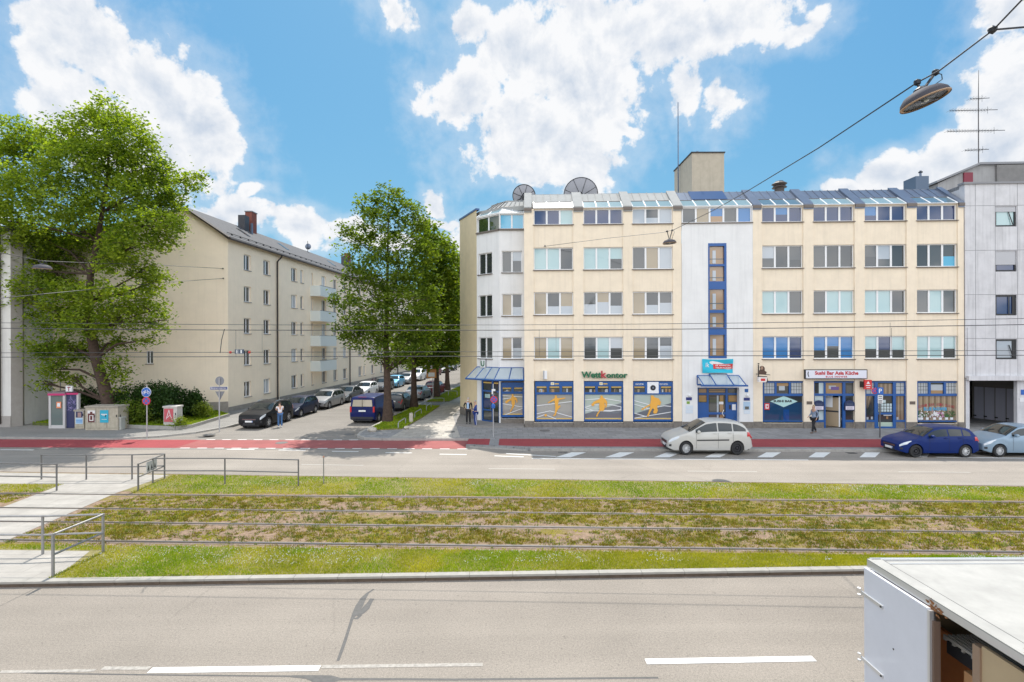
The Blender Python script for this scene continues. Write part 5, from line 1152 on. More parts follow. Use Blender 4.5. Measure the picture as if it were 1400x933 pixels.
for du in (3, 7, 11):
    for z0 in (1.6, 4.4, 7.2, 10):
        frame_window(ch, Pl(CP.T(0, .03, 0)[:2], (14, -.53)), du - .6, du + .6, z0, z0 + 1.4, 2, ['d', 'h'], rec=.0, w=.03, sill=False)

# ================================================================ far end of the side street
def farhouse(x0, y0, x1, y1, h, col, lab, nwin, rows_):
    t = thing('town_house', lab, 'building', ((x0 + x1) / 2, (y0 + y1) / 2, 0)); p = Pl((x0, y0), (x1 - x0, y1 - y0)); L = math.hypot(x1 - x0, y1 - y0)
    mb = MB(p.T); mb.box(0, L, -10, 0, 0, h, col); mb.build('wall', t)
    mb = MB(p.T); mb.slab([(-.3, h), (L + .3, h), (L - 1.5, h + 3), (1.5, h + 3)], -10.2, .3, M('tile_roof', (.22, .09, .06), .85, noise=.2)); mb.build('roof', t)
    for i in range(nwin):
        for j in range(rows_):
            u = L * (i + .5) / nwin; z = 1.3 + j * 2.9; mb = MB(p.T); mb.box(u - .55, u + .55, 0, .03, z, z + 1.4, upvc); mb.box(u - .47, u + .47, .03, .035, z + .08, z + 1.32, GL['d']); mb.build('window', t)
farhouse(-22, 152, 2, 150, 12, lc, 'ochre town house closing the far end of the side street', 8, 4)
farhouse(SX(62, -2.5) + 26, 150, SX(62, -2.5) + 2, 63, 12, M('far_render', (.55, .5, .42), .9), 'long pale house row behind the street trees', 10, 4) if 0 else None

# ================================================================ wires
wire = M('wire', (.06, .06, .065), .5, metal=.4)
def wobj(name, pts, r, lab, cat, group=None, seg=4):
    mb = MB(); mb.tube(pts, r, wire, seg); return mb.build(name, None, lab, cat, group)
def sag(a, b, s, n=16): 
    a, b = Vector(a), Vector(b); return [a.lerp(b, i / n) - Vector((0, 0, s * 4 * (i / n) * (1 - i / n))) for i in range(n + 1)]
yn = lambda x: 14.15 - .0378 * x; yf = lambda x: 16.8 - .0378 * x
def level(f, z, x0=-45, x1=45): return [(x, f(x), z) for x in (x0, 0, x1)]
t = thing('overhead_line', 'nearer tram overhead line with carrier wire and thick contact wire', 'overhead line', (0, 14.15, 5), 'tram overhead lines')
mb = MB(); mb.tube(level(yn, 5.08), .009, wire, 4); mb.build('contact_wire', t)
mb = MB(); mb.tube([(x, yn(x), 5.80 + .10 * (x / 14) ** 2 * (1 if abs(x) < 20 else .8)) for x in range(-44, 45, 4)], .010, wire, 4); mb.build('carrier_wire', t)
for px in (316, 800 - 63, 1203 - 0, 1300):
    x = (px - 700) / 700 * 14.2; mb = MB(); mb.tube([(x, yn(x), 5.08), (x, yn(x), 5.82)], .005, wire, 3); mb.build('dropper', t)
t = thing('overhead_line', 'farther tram overhead line with thin carrier wire above contact wire', 'overhead line', (0, 16.8, 5), 'tram overhead lines')
mb = MB(); mb.tube(level(yf, 5.15), .008, wire, 4); mb.build('contact_wire', t)
mb = MB(); mb.tube([(x, yf(x), 6.03 + .10 * (x / 14) ** 2 * (1 if abs(x) < 20 else .8)) for x in range(-44, 45, 4)], .008, wire, 4); mb.build('carrier_wire', t)
for px in (352, 760, 1203): x = (px - 700) / 700 * 16.8; mb = MB(); mb.tube([(x, yf(x), 5.15), (x, yf(x), 6.05)], .005, wire, 3); mb.build('dropper', t)
q = [P(307, 450, 14.6), P(303, 465, 14.6), P(301, 483, 14.6)]; wobj('feeder_cable', q, .012, 'thick short cable joining two tram wires left of the E 1 plate', 'cable')
es = P(327.5, 481, 14.75); mb = MB(); pln = M('plate_slate', (.07, .09, .13), .5); mb.box(es[0] - .13, es[0] + .13, 14.73, 14.76, es[2] - .06, es[2] + .065, pln); o = mb.build('section_sign', None, 'small dark plate reading E 1 hung on the tram wire', 'sign')
pe = Pl((es[0] - .13, 14.73), (1, 0)); mb = MB(pe.T); text(mb, 'E', .04, .11, es[2] - .045, es[2] + .05, .006, cwhite, .003, .01); text(mb, '1', .17, .21, es[2] - .045, es[2] + .05, .006, cwhite, .003, .01); mb.build('lettering', o)
mb = MB()
for px in (315, 341): p = P(px, 482, 14.75); mb.lathe([(.001, -.04), (.035, -.02), (.035, .02), (.001, .04)], (p[0], 14.75, p[2]), M('insulator_red', (.45, .04, .03), .4), 'x', 8)
a, b = P(304, 482, 14.75), P(346, 482, 14.75); mb.tube([a, b], .008, wire, 4); mb.build('insulator', o)
# span wires with lamps
def lamp(c, r, tiltv, lab, seg=32, hang=None):
    t = thing('street_lamp', lab, 'street lamp', (c.x, c.y, c.z - .1), 'lamps hung on span wires')
    q = Vector((0, 0, 1)).rotation_difference(tiltv.normalized()).to_matrix(); sh = M('lamp_shell', (.08, .075, .085), .7, spec=.15)
    mb = MB(); mb.lathe([(r, 0), (r * 1.0, .03 * r), (r * .94, .22 * r), (r * .76, .42 * r), (r * .46, .54 * r), (r * .2, .58 * r), (r * .16, .66 * r), (.001, .68 * r)], c, sh, M3=q, seg=seg, cap=False); mb.build('shade', t, smooth=50)
    mb = MB(); mb.lathe([(r * .995, -.012 * r), (r * 1.01, .01), (r * .88, .015), (r * .86, -.012 * r)], c, M('lamp_ring', (.5, .34, .22), .5), M3=q, seg=seg, cap=False); mb.build('rim', t)
    mb = MB(); mb.lathe([(r * .87, .012), (r * .4, .012), (r * .16, .03 * r)], c, M('lamp_lens', (.05, .06, .052), .25), M3=q, seg=seg); mb.lathe([(.001, -.05 * r), (r * .16, -.02 * r), (r * .15, .03)], c, M('lamp_bulb', (.6, .6, .55), .2), M3=q, seg=10); mb.tube([c + q @ Vector((-.7 * r, -.2 * r, -.0)), c + q @ Vector((0, 0, -.03 * r)), c + q @ Vector((.75 * r, .12 * r, 0))], r * .03, zinc, 4); mb.build('lens', t)
    mb = MB(); up = c + q @ Vector((0, 0, .5 * r)); h = hang if hang else [c + Vector((-.2, 0, r * 1.1)), c + Vector((.2, 0, r * 1.1))]
    mb.tube([up, (up + h[0]) / 2 + Vector((0, 0, -.01)), h[0]], .02, black, 5); mb.tube([up, h[1]], .022, black, 5); mb.lathe([(.001, -.06), (.05, -.03), (.05, .03), (.001, .06)], h[0], black, seg=8); mb.lathe([(.001, -.06), (.05, -.03), (.05, .03), (.001, .06)], h[1], black, seg=8); mb.lathe([(.10 * r / .37, -.05), (.12 * r / .37, .03), (.05, .08)], up, black, seg=10)
    if r > .3: mb.tube([h[1], h[1] + Vector((.10, 0, -.03)), h[1] + Vector((.11, 0, -.11)), up + Vector((.12, 0, .05)), up], .009, black, 4)
    mb.build('hanger', t)
WA = P(745, 337, 31.75); pts = [WA, P(830, 326, 29), P(906, 318, 26.2), P(921, 314.5, 25.8), P(975, 288, 20), P(1021, 262, 15.8), P(1120, 202, 11.5), P(1254, 113, 8.5), P(1284, 97, 8.25), P(1358, 41, 7.7)]
# straight bracing of the real cable: x along the wire
wobj('span_wire', pts + [P(1402, -5, 7.0), P(1500, -110, 5.0)], .013, 'long diagonal cable carrying two lamps, fixed to the cream wall', 'span wire', seg=5)
mb = MB(); a = P(1357, 41, 7.7); b = P(1404, 37, 7.4); mb.tube([a, b, P(1500, 22, 6.5)], .014, wire, 5); mb.lathe([(.001, -.07), (.05, -.03), (.06, .02), (.001, .07)], a, black, seg=8); mb.build('span_wire', None, 'short thick cable branching from a dark clamp at the upper right', 'span wire')
mb = MB(F.T); u_, z_ = F.uz(745, 337); mb.tube([(u_, .0, z_), (u_, .2, z_)], .04, black, 6); mb.build('wire_anchor', bld)
lc_ = Vector(P(1265, 139, 8.35)); lamp(lc_, .345, Vector((-.28, .10, 1.0)) + Vector((0, .0, 0)), 'big dark street lamp hanging close to the viewer on the diagonal cable', hang=[Vector(P(1254, 113, 8.45)), Vector(P(1279, 99.5, 8.35))])
l2 = Vector(P(915.5, 333, 26)); lamp(l2, .34, Vector((-.05, 0, 1)), 'small white domed street lamp hanging before the cream facade', 20, hang=[Vector(P(912, 316.5, 26)), Vector(P(919, 315, 26))])
ga, gb = LG.uz(305, 367.5), LG.uz(305.5, 381); A1 = LG.T(ga[0], .02, ga[1]); A2 = LG.T(gb[0], .02, gb[1])
p_l = P(57, 357, 24); wobj('span_wire', [A1, P(205, 362, 32), P(130, 360, 28), p_l, P(0, 345.5, 21), P(-150, 320, 16)], .016, 'span wire through the big tree crown carrying the white lamp', 'span wire')
wobj('span_wire', [A2, P(230, 386, 34), P(150, 393.5, 29), P(60, 402, 24), P(0, 408, 20), P(-120, 420, 15)], .016, 'lower bare span wire crossing in front of the big tree', 'span wire')
l3 = Vector(P(58, 368, 24)); lamp(l3, .37, Vector((0.02, -.05, 1)), 'white domed street lamp hanging in front of the big tree', 20, hang=[Vector(P(54, 357.5, 24)), Vector(P(61, 358, 24))])
mb = MB(LG.T)
for u, z in (ga, gb): mb.tube([(u, 0, z), (u, .12, z)], .05, black, 6)
mb.build('wire_anchor', lb)

# ================================================================ railings and posts
steel = M('galvanised', (.30, .29, .28), .5, metal=.4, noise=.2, scale=8); steeld = M('grey_paint_steel', (.15, .145, .14), .55, noise=.2, scale=8)
def railing(posts, lab, z0=MK, h=.98, mat=None, mid=.5, ext=None, r=.028):
    mat = mat or steeld; t = thing('railing', lab, 'railing', (posts[0][0], posts[0][1], z0), 'tubular railings by the tram crossing')
    for x, y in posts: mb = MB(); mb.tube([(x, y, z0 - .05), (x, y, z0 + h)], r, mat, 8); mb.build('post', t, smooth=40)
    pp = ([ext[0]] if ext and ext[0] else []) + posts + ([ext[1]] if ext and ext[1] else [])
    for hh in (h - .02, h * mid): mb = MB(); mb.tube([(x, y, z0 + hh) for x, y in pp], r * .82, mat, 8); mb.build('rail', t, smooth=40)
    return t
g_ = lambda x, y: G(x, y, MK)
railing([g_(56.7, 655.5), g_(118, 655.8), g_(180.5, 655.5), g_(225, 654)], 'long railing on the far edge of the crossing beside the road')
r2 = [g_(77.5, 671), g_(-60, 668), g_(-190, 665)]; railing(r2, 'railing with one visible post left of the path before the far lawn')
railing([g_(189, 671), g_(225, 654.5)], 'short angled railing carrying a small sign at the crossing', r=.03)
railing([g_(209, 661.5), g_(307.5, 661.5), g_(408, 664)], 'railing on the green lawn right of the crossing')
railing([g_(-80, 758), g_(58.5, 757.8), g_(141, 754.5)], 'close railing in the sedum left of the clover strip', r=.03, mat=steel)
railing([g_(72.5, 788), g_(141, 755)], 'close angled railing at the end of the near kerb', r=.032, mat=steel)
# sign on the short railing
p0, p1 = Vector(g_(196, 668)), Vector(g_(219, 657)); sp = Pl(p0, (p1 - p0)); Ls = (p1 - p0).length; mb = MB(sp.T)
mb.box(Ls * .2, Ls * .8, -.02, -.0, MK + .53, MK + .9, M('pictogram_plate', (.5, .5, .48), .6)); o = mb.build('crossing_sign', None, 'white pictogram sign fixed between the rails of the short railing', 'sign')
mb = MB(sp.T)
for k in range(3):
    u = Ls * (.24 + .19 * k); mb.slab([(u, MK + .6), (u + .12, MK + .6), (u + .06, MK + .78)], .0, .004, black); mb.box(u, u + .1, .0, .004, MK + .55, MK + .57, black)
mb.build('pictogram', o)
x, y = g_(442.5, 661); mb = MB(); mb.tube([(x, y, MK - .05), (x, y, MK + .98)], .022, steel, 8); mb.lathe([(.03, MK + .98), (.03, MK + 1.03)], (x, y, 0), M('insulator_cap', (.45, .2, .12), .5), seg=8); mb.build('marker_post', None, 'lone thin steel post in the far lawn', 'post', smooth=40)
# ---- traffic signs
signb = M('sign_blue', (.02, .12, .45), .5); signr = M('sign_red_ring', (.55, .03, .05), .5); signw = M('sign_face_white', (.75, .75, .75), .5); sback = M('sign_back', (.22, .23, .25), .5, metal=.2); pole = M('pole_grey', (.42, .42, .42), .5, metal=.3)
def disc(mb, cx, Y, cz_, r, mat, y0=0.0, th=.012, r0=0, seg=24):
    if r0: 
        vs = []; 
        for rr in (r, r0):
            for k in range(seg): a = 2 * math.pi * k / seg; vs.append((cx + rr * math.cos(a), Y - y0, cz_ + rr * math.sin(a)))
        mb.add(vs, [(k, (k + 1) % seg, seg + (k + 1) % seg, seg + k) for k in range(seg)], mat)
    else: mb.lathe([(r, -y0), (r, -y0 - th)], (cx, Y, cz_), mat, 'y', seg)
def bar(mb, a, b, wd, Y, mat):
    a, b = Vector((a[0], a[1])), Vector((b[0], b[1])); d = (b - a).normalized(); n = Vector((-d.y, d.x)) * wd / 2
    mb.poly([((a - n).x, Y, (a - n).y), ((b - n).x, Y, (b - n).y), ((b + n).x, Y, (b + n).y), ((a + n).x, Y, (a + n).y)], mat)
# bicycle sign + no stopping
x, y = G(201, 597.5, .1); S = y / 700; zt = P(201, 527, y)[2]
t = thing('traffic_sign', 'pole with a round blue bicycle sign above a red and blue no stopping disc', 'traffic sign', (x, y, .1))
mb = MB(); mb.tube([(x, y, .0), (x, y, zt)], .032, pole, 8); mb.build('pole', t, smooth=40)
cz_ = P(201, 536.3, y)[2]; mb = MB(); r = 6.6 * S; disc(mb, x, y - .04, cz_, r, signw); disc(mb, x, y - .04, cz_, r * .93, signb, .014, .002)
for dx in (-.48, .48):
    a = [(x + dx * r + .26 * r * math.cos(k * math.pi / 5), y - .062, cz_ - .12 * r + .26 * r * math.sin(k * math.pi / 5)) for k in range(11)]; mb.tube(a, .013, signw, 4, cap=False)
f_ = lambda a, b: (x + a * r, y - .064, cz_ + b * r)
mb.tube([f_(-.48, -.12), f_(-.18, .30), f_(.32, .30), f_(-.02, -.12), f_(-.48, -.12)], .012, signw, 4); mb.tube([f_(-.02, -.12), f_(-.2, .4), f_(-.3, .4)], .012, signw, 4); mb.tube([f_(.48, -.12), f_(.28, .46), f_(.14, .46)], .012, signw, 4); mb.build('bicycle_disc', t)
def nostop(t, x, y, cz_, r, seg=24, one=False):
    mb = MB(); disc(mb, x, y - .04, cz_, r, signr); disc(mb, x, y - .04, cz_, r * .78, signb, .014, .002); k = r * .6
    bar(mb, (x - k, cz_ + k), (x + k, cz_ - k), r * .22, y - .058, signr)
    if not one: bar(mb, (x - k, cz_ - k), (x + k, cz_ + k), r * .22, y - .059, signr)
    mb.build('no_stopping_disc', t)
nostop(t, x, y, P(201, 548.3, y)[2], 5.6 * S)
# street name post with sign backs
x, y = G(300, 588.5, .1); S = y / 700
t = thing('street_name_post', 'pole with grey sign backs and a blue street name plate at the corner', 'street sign', (x, y, .1))
mb = MB(); mb.tube([(x, y, 0), (x, y, P(300, 517, y)[2])], .035, pole, 8); mb.build('pole', t, smooth=40)
mb = MB(); disc(mb, x, y + .05, P(300, 521, y)[2], 6 * S, sback, seg=24); mb.build('round_sign', t)
cz_ = P(300.5, 541, y)[2]; mb = MB(); mb.add([(x - 6.2 * S, y + .05, cz_ + 5.5 * S), (x + 6.6 * S, y + .05, cz_ + 5.5 * S), (x + .1 * S, y + .05, cz_ - 6.5 * S), (x - 6.2 * S, y + .07, cz_ + 5.5 * S), (x + 6.6 * S, y + .07, cz_ + 5.5 * S), (x + .1 * S, y + .07, cz_ - 6.5 * S)], [(0, 1, 2), (5, 4, 3), (0, 3, 4, 1), (1, 4, 5, 2), (2, 5, 3, 0)], sback); mb.build('yield_sign', t)
cz_ = P(300, 531, y)[2]; mb = MB(); mb.box(x - 12 * S, x + 12 * S, y - .06, y - .04, cz_ - 2.1 * S, cz_ + 2.1 * S, signw); mb.box(x - 11.6 * S, x + 11.6 * S, y - .063, y - .06, cz_ - 1.8 * S, cz_ + 1.8 * S, M('street_sign_blue', (.03, .05, .16), .5)); o = mb.build('name_plate', t)
pn = Pl((x, y - .063), (1, 0)); mb = MB(pn.T); text(mb, 'Berg-am-Laim-Str.', -10.6 * S, 10.6 * S, cz_ - 1.3 * S, cz_ + 1.3 * S, .004, signw, .003, .01); mb.build('lettering', o)
# no stopping pole at the corner
x, y = G(674.5, 598, MK); S = y / 700
t = thing('traffic_sign', 'slim pole with a no stopping disc in front of the corner betting shop', 'traffic sign', (x, y, MK))
mb = MB(); mb.tube([(x, y, 0), (x, y, P(675, 525, y)[2])], .03, pole, 8); mb.build('pole', t, smooth=40); nostop(t, x + .04, y, P(676, 546.3, y)[2], 4.9 * S)
cz_ = P(676, 555.5, y)[2]; mb = MB(); mb.lathe([(.001, -.14), (.1, -.1), (.12, .05), (.05, .13)], (x, y - .04, cz_), signb, seg=8); mb.build('sticker_cone', t)
cz_ = P(676, 536, y)[2]; mb = MB(); mb.box(x - .08, x + .12, y - .1, y + .0, cz_ - .12, cz_ + .16, signw); mb.box(x + .0, x + .2, y - .12, y - .1, cz_ - .1, cz_ + .05, black); mb.build('small_box', t)
# parking sign
x, y = G(1203, 598.5, MK); S = y / 700
t = thing('traffic_sign', 'pole with blue P parking sign and white plates before the restaurant window', 'traffic sign', (x, y, MK))
mb = MB(); mb.tube([(x, y, 0), (x, y, P(1203, 529, y)[2])], .035, M('pole_dark', (.12, .12, .12), .5), 8); mb.build('pole', t, smooth=40)
cz_ = P(1202, 534.5, y)[2]; mb = MB(); x_ = x - .02; mb.box(x_ - 4.2 * S, x_ + 4.2 * S, y - .07, y - .05, cz_ - 4.6 * S, cz_ + 4.6 * S, signb); o = mb.build('parking_sign', t); pn = Pl((x_, y - .07), (1, 0)); mb = MB(pn.T); text(mb, 'P', -2.0 * S, 2.2 * S, cz_ - 3 * S, cz_ + 3 * S, .004, signw, .003, .02); mb.build('letter', o)
nostop(t, x - 7.5 * S, y + .02, P(1195, 534.5, y)[2], 4.2 * S, one=False)
for k, (yy, hh) in enumerate(((543.5, 3.2), (549.2, 2.3))):
    cz_ = P(1202, yy, y)[2]; mb = MB(); mb.box(x - 3.6 * S, x + 3.2 * S, y - .06, y - .045, cz_ - hh * S, cz_ + hh * S, signw)
    for j in range(2): mb.box(x - 2.8 * S, x + 2.2 * S, y - .063, y - .06, cz_ - hh * S * .5 + j * hh * S * .8, cz_ - hh * S * .5 + j * hh * S * .8 + .04, GL['d'])
    mb.build('plate', t)
# ---- phone booth and cabinets
def gx(px, py, z=.1): return G(px, py, z)
x0, y0 = gx(66.5, 586); x1 = x0 + 22 / 700 * y0; zt = P(75, 539, y0)[2]
t = thing('phone_booth', 'white framed glass phone booth with a magenta edge and scribbled blue side panel', 'phone booth', ((x0 + x1) / 2, y0 + .5, .1))
mgt = M('magenta', (.50, .02, .14), .4); wfr = M('booth_white', (.52, .50, .49), .4); bgl = M('booth_glass', (.16, .20, .19), .08, alpha=.82, ior=1.6)
for a, b in ((x0, y0), (x1 - .12, y0), (x0, y0 + 1.0), (x1 - .12, y0 + 1.0)): mb = MB(); mb.box(a, a + .13, b, b + .1, .1, zt, wfr); mb.build('post', t)
mb = MB(); mb.box(x0 - .03, x1 + .03, y0 - .03, y0 + 1.13, zt - .0, zt + .12, M('booth_roof', (.2, .15, .17), .5)); mb.box(x0 - .035, x1 + .035, y0 - .035, y0 - .03, zt - .09, zt + .03, mgt); mb.build('roof', t)
mb = MB(); mb.box(x0 + .13, x1 - .12, y0 + .03, y0 + .05, .3, zt - .05, bgl); mb.box(x0 + .03, x0 + .05, y0 + .1, y0 + 1.0, .3, zt - .05, bgl); mb.box(x0 + .13, x1 - .12, y0 + 1.05, y0 + 1.07, .3, zt - .05, bgl); mb.build('glass', t)
mb = MB(); mb.box(x0 + .13, x1 - .12, y0 + .02, y0 + .06, .1, .3, wfr); mb.box(x0 + .3, x1 - .3, y0 + .8, y0 + .95, 1.0, 1.7, black); mb.build('telephone', t)
c = P(80.5, 554, y0); mb = MB(); mb.box(c[0] - .15, c[0] + .15, y0 - .01, y0 + .0, c[2] - .2, c[2] + .2, M('booth_poster', (.75, .25, .12), .5)); mb.box(c[0] - .09, c[0] + .09, y0 - .016, y0 - .01, c[2] - .1, c[2] + .12, cwhite); mb.build('sticker', t)
x2 = x0 + 39.5 / 700 * y0
mb = MB(); mb.box(x1 + .02, x2 - .1, y0 + .1, y0 + .16, .12, zt - .03, M('booth_navy', (.03, .035, .10), .4)); o = mb.build('side_panel', t)
mb = MB(); rnd = random.Random(4)
for k in range(16):
    cx, cz_ = rnd.uniform(x1 + .15, x2 - .25), rnd.uniform(1.2, 2.1); mb.tube([(cx + rnd.uniform(-.15, .15), y0 + .098, cz_ + rnd.uniform(-.15, .15)) for _ in range(5)], .009, M('scribble', (.35, .30, .55), .6), 3)
mb.build('graffiti', o)
mb = MB(); mb.box(x2 - .1, x2 + .02, y0 + .05, y0 + .2, .1, zt + .03, wfr); mb.box(x1, x2, y0 + .03, y0 + .08, zt - .05, zt + .06, mgt); mb.build('post', t)
c = P(86.5, 533, y0); mb = MB(); mb.box(c[0] - .2, c[0] + .2, y0 + .4, y0 + .5, zt + .1, c[2] + .2, cwhite); o = mb.build('letter_sign', t); pn = Pl((c[0], y0 + .4), (1, 0)); mb = MB(pn.T); text(mb, 'T', -.11, .11, c[2] - .12, c[2] + .14, .006, M('letter_dark_red', (.25, .02, .04), .5), .003, .03); mb.build('letter', o)
def cabinet(px0, px1, ytop, ybot, dep, lab, mat, cat='utility cabinet', doors=1, roofm_=None, z0=.1):
    a, yy = G(px0, ybot, z0); b = a + (px1 - px0) / 700 * yy; zt = P(px0, ytop, yy)[2]
    t = thing('utility_cabinet', lab, cat, ((a + b) / 2, yy + dep / 2, z0)); mb = MB(); mb.box(a, b, yy, yy + dep, z0, zt - .1, mat); mb.build('body', t, bevel=.012)
    mb = MB(); mb.box(a - .04, b + .04, yy - .04, yy + dep + .04, zt - .1, zt, roofm_ or mat); mb.build('lid', t, bevel=.01)
    mb = MB()
    for i in range(1, doors): u = a + (b - a) * i / doors; mb.box(u - .008, u + .008, yy - .003, yy + .0, z0 + .15, zt - .15, black)
    mb.box(a + .05, b - .05, yy - .003, yy, z0 + .12, z0 + .13, black)
    for i in range(doors): u = a + (b - a) * (i + .9) / doors; mb.box(u - .02, u + .02, yy - .03, yy, z0 + .8, z0 + .95, black)
    mb.build('door_joint', t)
    return t, a, b, yy, z0, zt
cabm = M('cabinet_beige', (.44, .39, .30), .8, noise=.22, scale=4, streak=.2); cabg = M('cabinet_lid', (.36, .32, .26), .85, noise=.2, scale=5)
t, a, b, yy, z0, zt = cabinet(116.5, 161, 555.5, 588.5, .9, 'wide beige utility cabinet with two posters', cabm, doors=3, roofm_=cabg)
def poster(t, x0, y0, x1, y1, yy, base, bits, name='poster'):
    mb = MB(); A = P(x0, y0, yy); B = P(x1, y1, yy); mb.box(A[0], B[0], yy - .022, yy - .012, B[2], A[2], base)
    for k, (fa, fb, fc, fd, mt) in enumerate(bits): mb.box(A[0] + (B[0] - A[0]) * fa, A[0] + (B[0] - A[0]) * fc, yy - .026 - k * .0015, yy - .022, B[2] + (A[2] - B[2]) * fb, B[2] + (A[2] - B[2]) * fd, mt)
    mb.build(name, t)
dred_ = M('poster_maroon', (.12, .03, .025), .6); pcy = M('poster_cyan', (.03, .36, .50), .6); pw_ = M('poster_white', (.7, .68, .66), .6)
poster(t, 120, 561.5, 130.5, 577.5, yy, pw_, [(.05, .0, .95, .75, dred_), (.25, .12, .78, .6, pw_), (.35, .2, .65, .55, dred_), (.35, .75, .65, .9, dred_)])
poster(t, 137, 561, 148.5, 578, yy, pcy, [(.15, .62, .85, .70, pw_), (.2, .25, .8, .28, pw_), (.3, .55, .7, .58, pw_)])
t, a, b, yy, z0, zt = cabinet(102, 115, 560.5, 586.5, .5, 'narrow beige cabinet with a blue and white poster next to the phone booth', cabm, roofm_=cabg)
poster(t, 103.5, 562.5, 114, 580, yy, pw_, [(.05, .5, .95, .97, M('poster_dark', (.03, .035, .09), .6)), (.3, .55, .75, .9, M('poster_skin', (.35, .22, .2), .6)), (.05, .03, .95, .45, M('poster_lightblue', (.32, .52, .70), .6)), (.1, .15, .9, .19, signb), (.1, .28, .9, .32, signb)])
cabinet(161.5, 165.5, 570.5, 588, .35, 'small slim grey box against the wide beige cabinet', M('cabinet_grey', (.42, .42, .38), .7, noise=.15))
t, a, b, yy, z0, zt = cabinet(223.5, 242, 555.5, 585.5, .55, 'pale cabinet with a red poster standing before the shrubs', M('cabinet_pale', (.55, .52, .48), .8, noise=.2, scale=4))
poster(t, 224.5, 559, 237, 577, yy, M('poster_rose', (.50, .09, .11), .6), [])
A = P(231, 567, yy); mb = MB(); 
for d in ((-.16, -.3, .02, .3), (.02, .3, .1, -.05), (.1, -.05, .22, -.32), (-.1, -.2, .12, .0)): bar(mb, (A[0] + d[0], A[2] + d[1]), (A[0] + d[2], A[2] + d[3]), .035, yy - .03, pw_)
mb.build('scribble', t)
# hoop guards, bollard, stones
def hoop(x0, y0, x1, y1, h, lab):
    a = G(x0, y0, MK + .05); b = G(x1, y1, MK + .05); mb = MB(); mb.tube([(*a, MK), (*a, MK + h - .06), (a[0] * .9 + b[0] * .1, a[1] * .9 + b[1] * .1, MK + h), (a[0] * .1 + b[0] * .9, a[1] * .1 + b[1] * .9, MK + h), (*b, MK + h - .06), (*b, MK)], .03, M('hoop_grey', (.45, .45, .44), .4, metal=.4), 6)
    mb.build('hoop_guard', None, lab, 'hoop guard', 'low hoops guarding the tree strip', smooth=50)
hoop(544.5, 586, 554.5, 579, .42, 'low tubular hoop in the grass nearest the main road kerb')
hoop(567, 571.5, 576, 566, .42, 'low tubular hoop right of the wooden bollard')
hoop(583, 562, 589.5, 557, .42, 'low tubular hoop at the back end of the first grass strip')
hoop(581, 551, 607, 550, .42, 'long low hoop across the gap between the grass strips'); hoop(613, 541, 625, 541, .5, 'low hoop in the shade by the third street tree')
x, y = G(562, 578.5, MK); mb = MB(); mb.tube([(x, y, MK), (x, y, MK + .62)], .13, M('bollard_wood', (.5, .45, .38), .8, noise=.1), 12); mb.tube([(x, y, MK + .62), (x, y, MK + .66)], .11, M('bollard_top', (.4, .36, .3), .8), 12); mb.build('bollard', None, 'stubby pale round bollard between the hoops', 'bollard', smooth=40)
def rock(px, py, r, lab):
    x, y = G(px, py, MK + .05); bm = bmesh.new(); bmesh.ops.create_icosphere(bm, subdivisions=2, radius=r); rr = random.Random(px)
    for v in bm.verts: v.co *= 1 + rr.uniform(-.16, .16); v.co.z *= .7
    mb = MB(); mb.add([(v.co.x + x, v.co.y + y, v.co.z + MK + .1) for v in bm.verts], [tuple(v.index for v in f.verts) for f in bm.faces], M('boulder', (.5, .45, .38), .9, noise=.2)); bm.free(); mb.build('boulder', None, lab, 'boulder', 'boulders in the tree strip')
rock(509, 589, .27, 'pale boulder at the kerb corner of the grass strip'); rock(556, 586, .16, 'small boulder beside the first hoop guard')
x, y = G(592, 546, MK); t = thing('construction_sign', 'site sign with orange panel on a thin pole between the street trees', 'sign', (x, y, MK)); mb = MB(); mb.tube([(x, y, MK), (x, y, 3.4)], .035, pole, 6); mb.build('pole', t); mb = MB(); c = P(590, 511, y); mb.box(c[0] - .45, c[0] + .45, y - .06, y - .03, c[2] - .4, c[2] + .45, M('sign_orange', (.55, .25, .08), .6)); mb.box(c[0] - .3, c[0] + .3, y - .065, y - .06, c[2] - .28, c[2] + .1, cwhite); mb.build('panel', t)

# ================================================================ box trailer in the foreground
TX, TY0, TY1, TH = 4.50, 4.30, 6.46, 2.72; TXE = 11.5
t = thing('box_truck', 'white box truck body with its rear door open and rust on the frame', 'truck', (TX, 5.4, 0))
tw = M('truck_white', (.66, .66, .70), .35, noise=.05, scale=2, coat=.3); tr_ = M('truck_roof', (.38, .365, .335), .7, noise=.16, scale=2.2, streak=.08); alu = M('aluminium_trim', (.62, .62, .62), .35, metal=.6); rst = M('rust', (.30, .13, .05), .9, noise=.5, scale=20)
mb = MB(); mb.box(TX + .02, TXE, TY0, TY1, TH - .04, TH, tr_); mb.build('roof', t)
mb = MB(); mb.box(TX + .05, TXE, TY1 - .04, TY1, .75, TH - .04, tw); mb.box(TX + .05, TXE, TY0, TY0 + .04, .75, TH - .04, tw); mb.box(TXE - .04, TXE - .001, TY0 + .04, TY1 - .04, .75, TH - .04, tw); mb.build('side_wall', t)
mb = MB(); mb.box(TX + .05, TXE, TY0 + .04, TY1 - .04, .75, .85, M('truck_floor', (.20, .13, .08), .8)); mb.build('floor', t)
mb = MB(); mb.box(TX - .03, TX + .05, TY0, TY1, TH - .075, TH + .005, alu); mb.box(TX - .03, TX + .14, TY0 + .0, TY1, TH + .005, TH + .02, tr_); mb.box(TX + .14, TX + .155, TY0, TY1, TH + .0015, TH + .016, black); mb.box(TX + .02, TXE, TY1 - .02, TY1 + .03, TH - .06, TH + .02, alu); mb.box(TX + .155, TXE, TY1 - .12, TY1 - .105, TH + .0015, TH + .008, alu); mb.build('roof_frame', t)
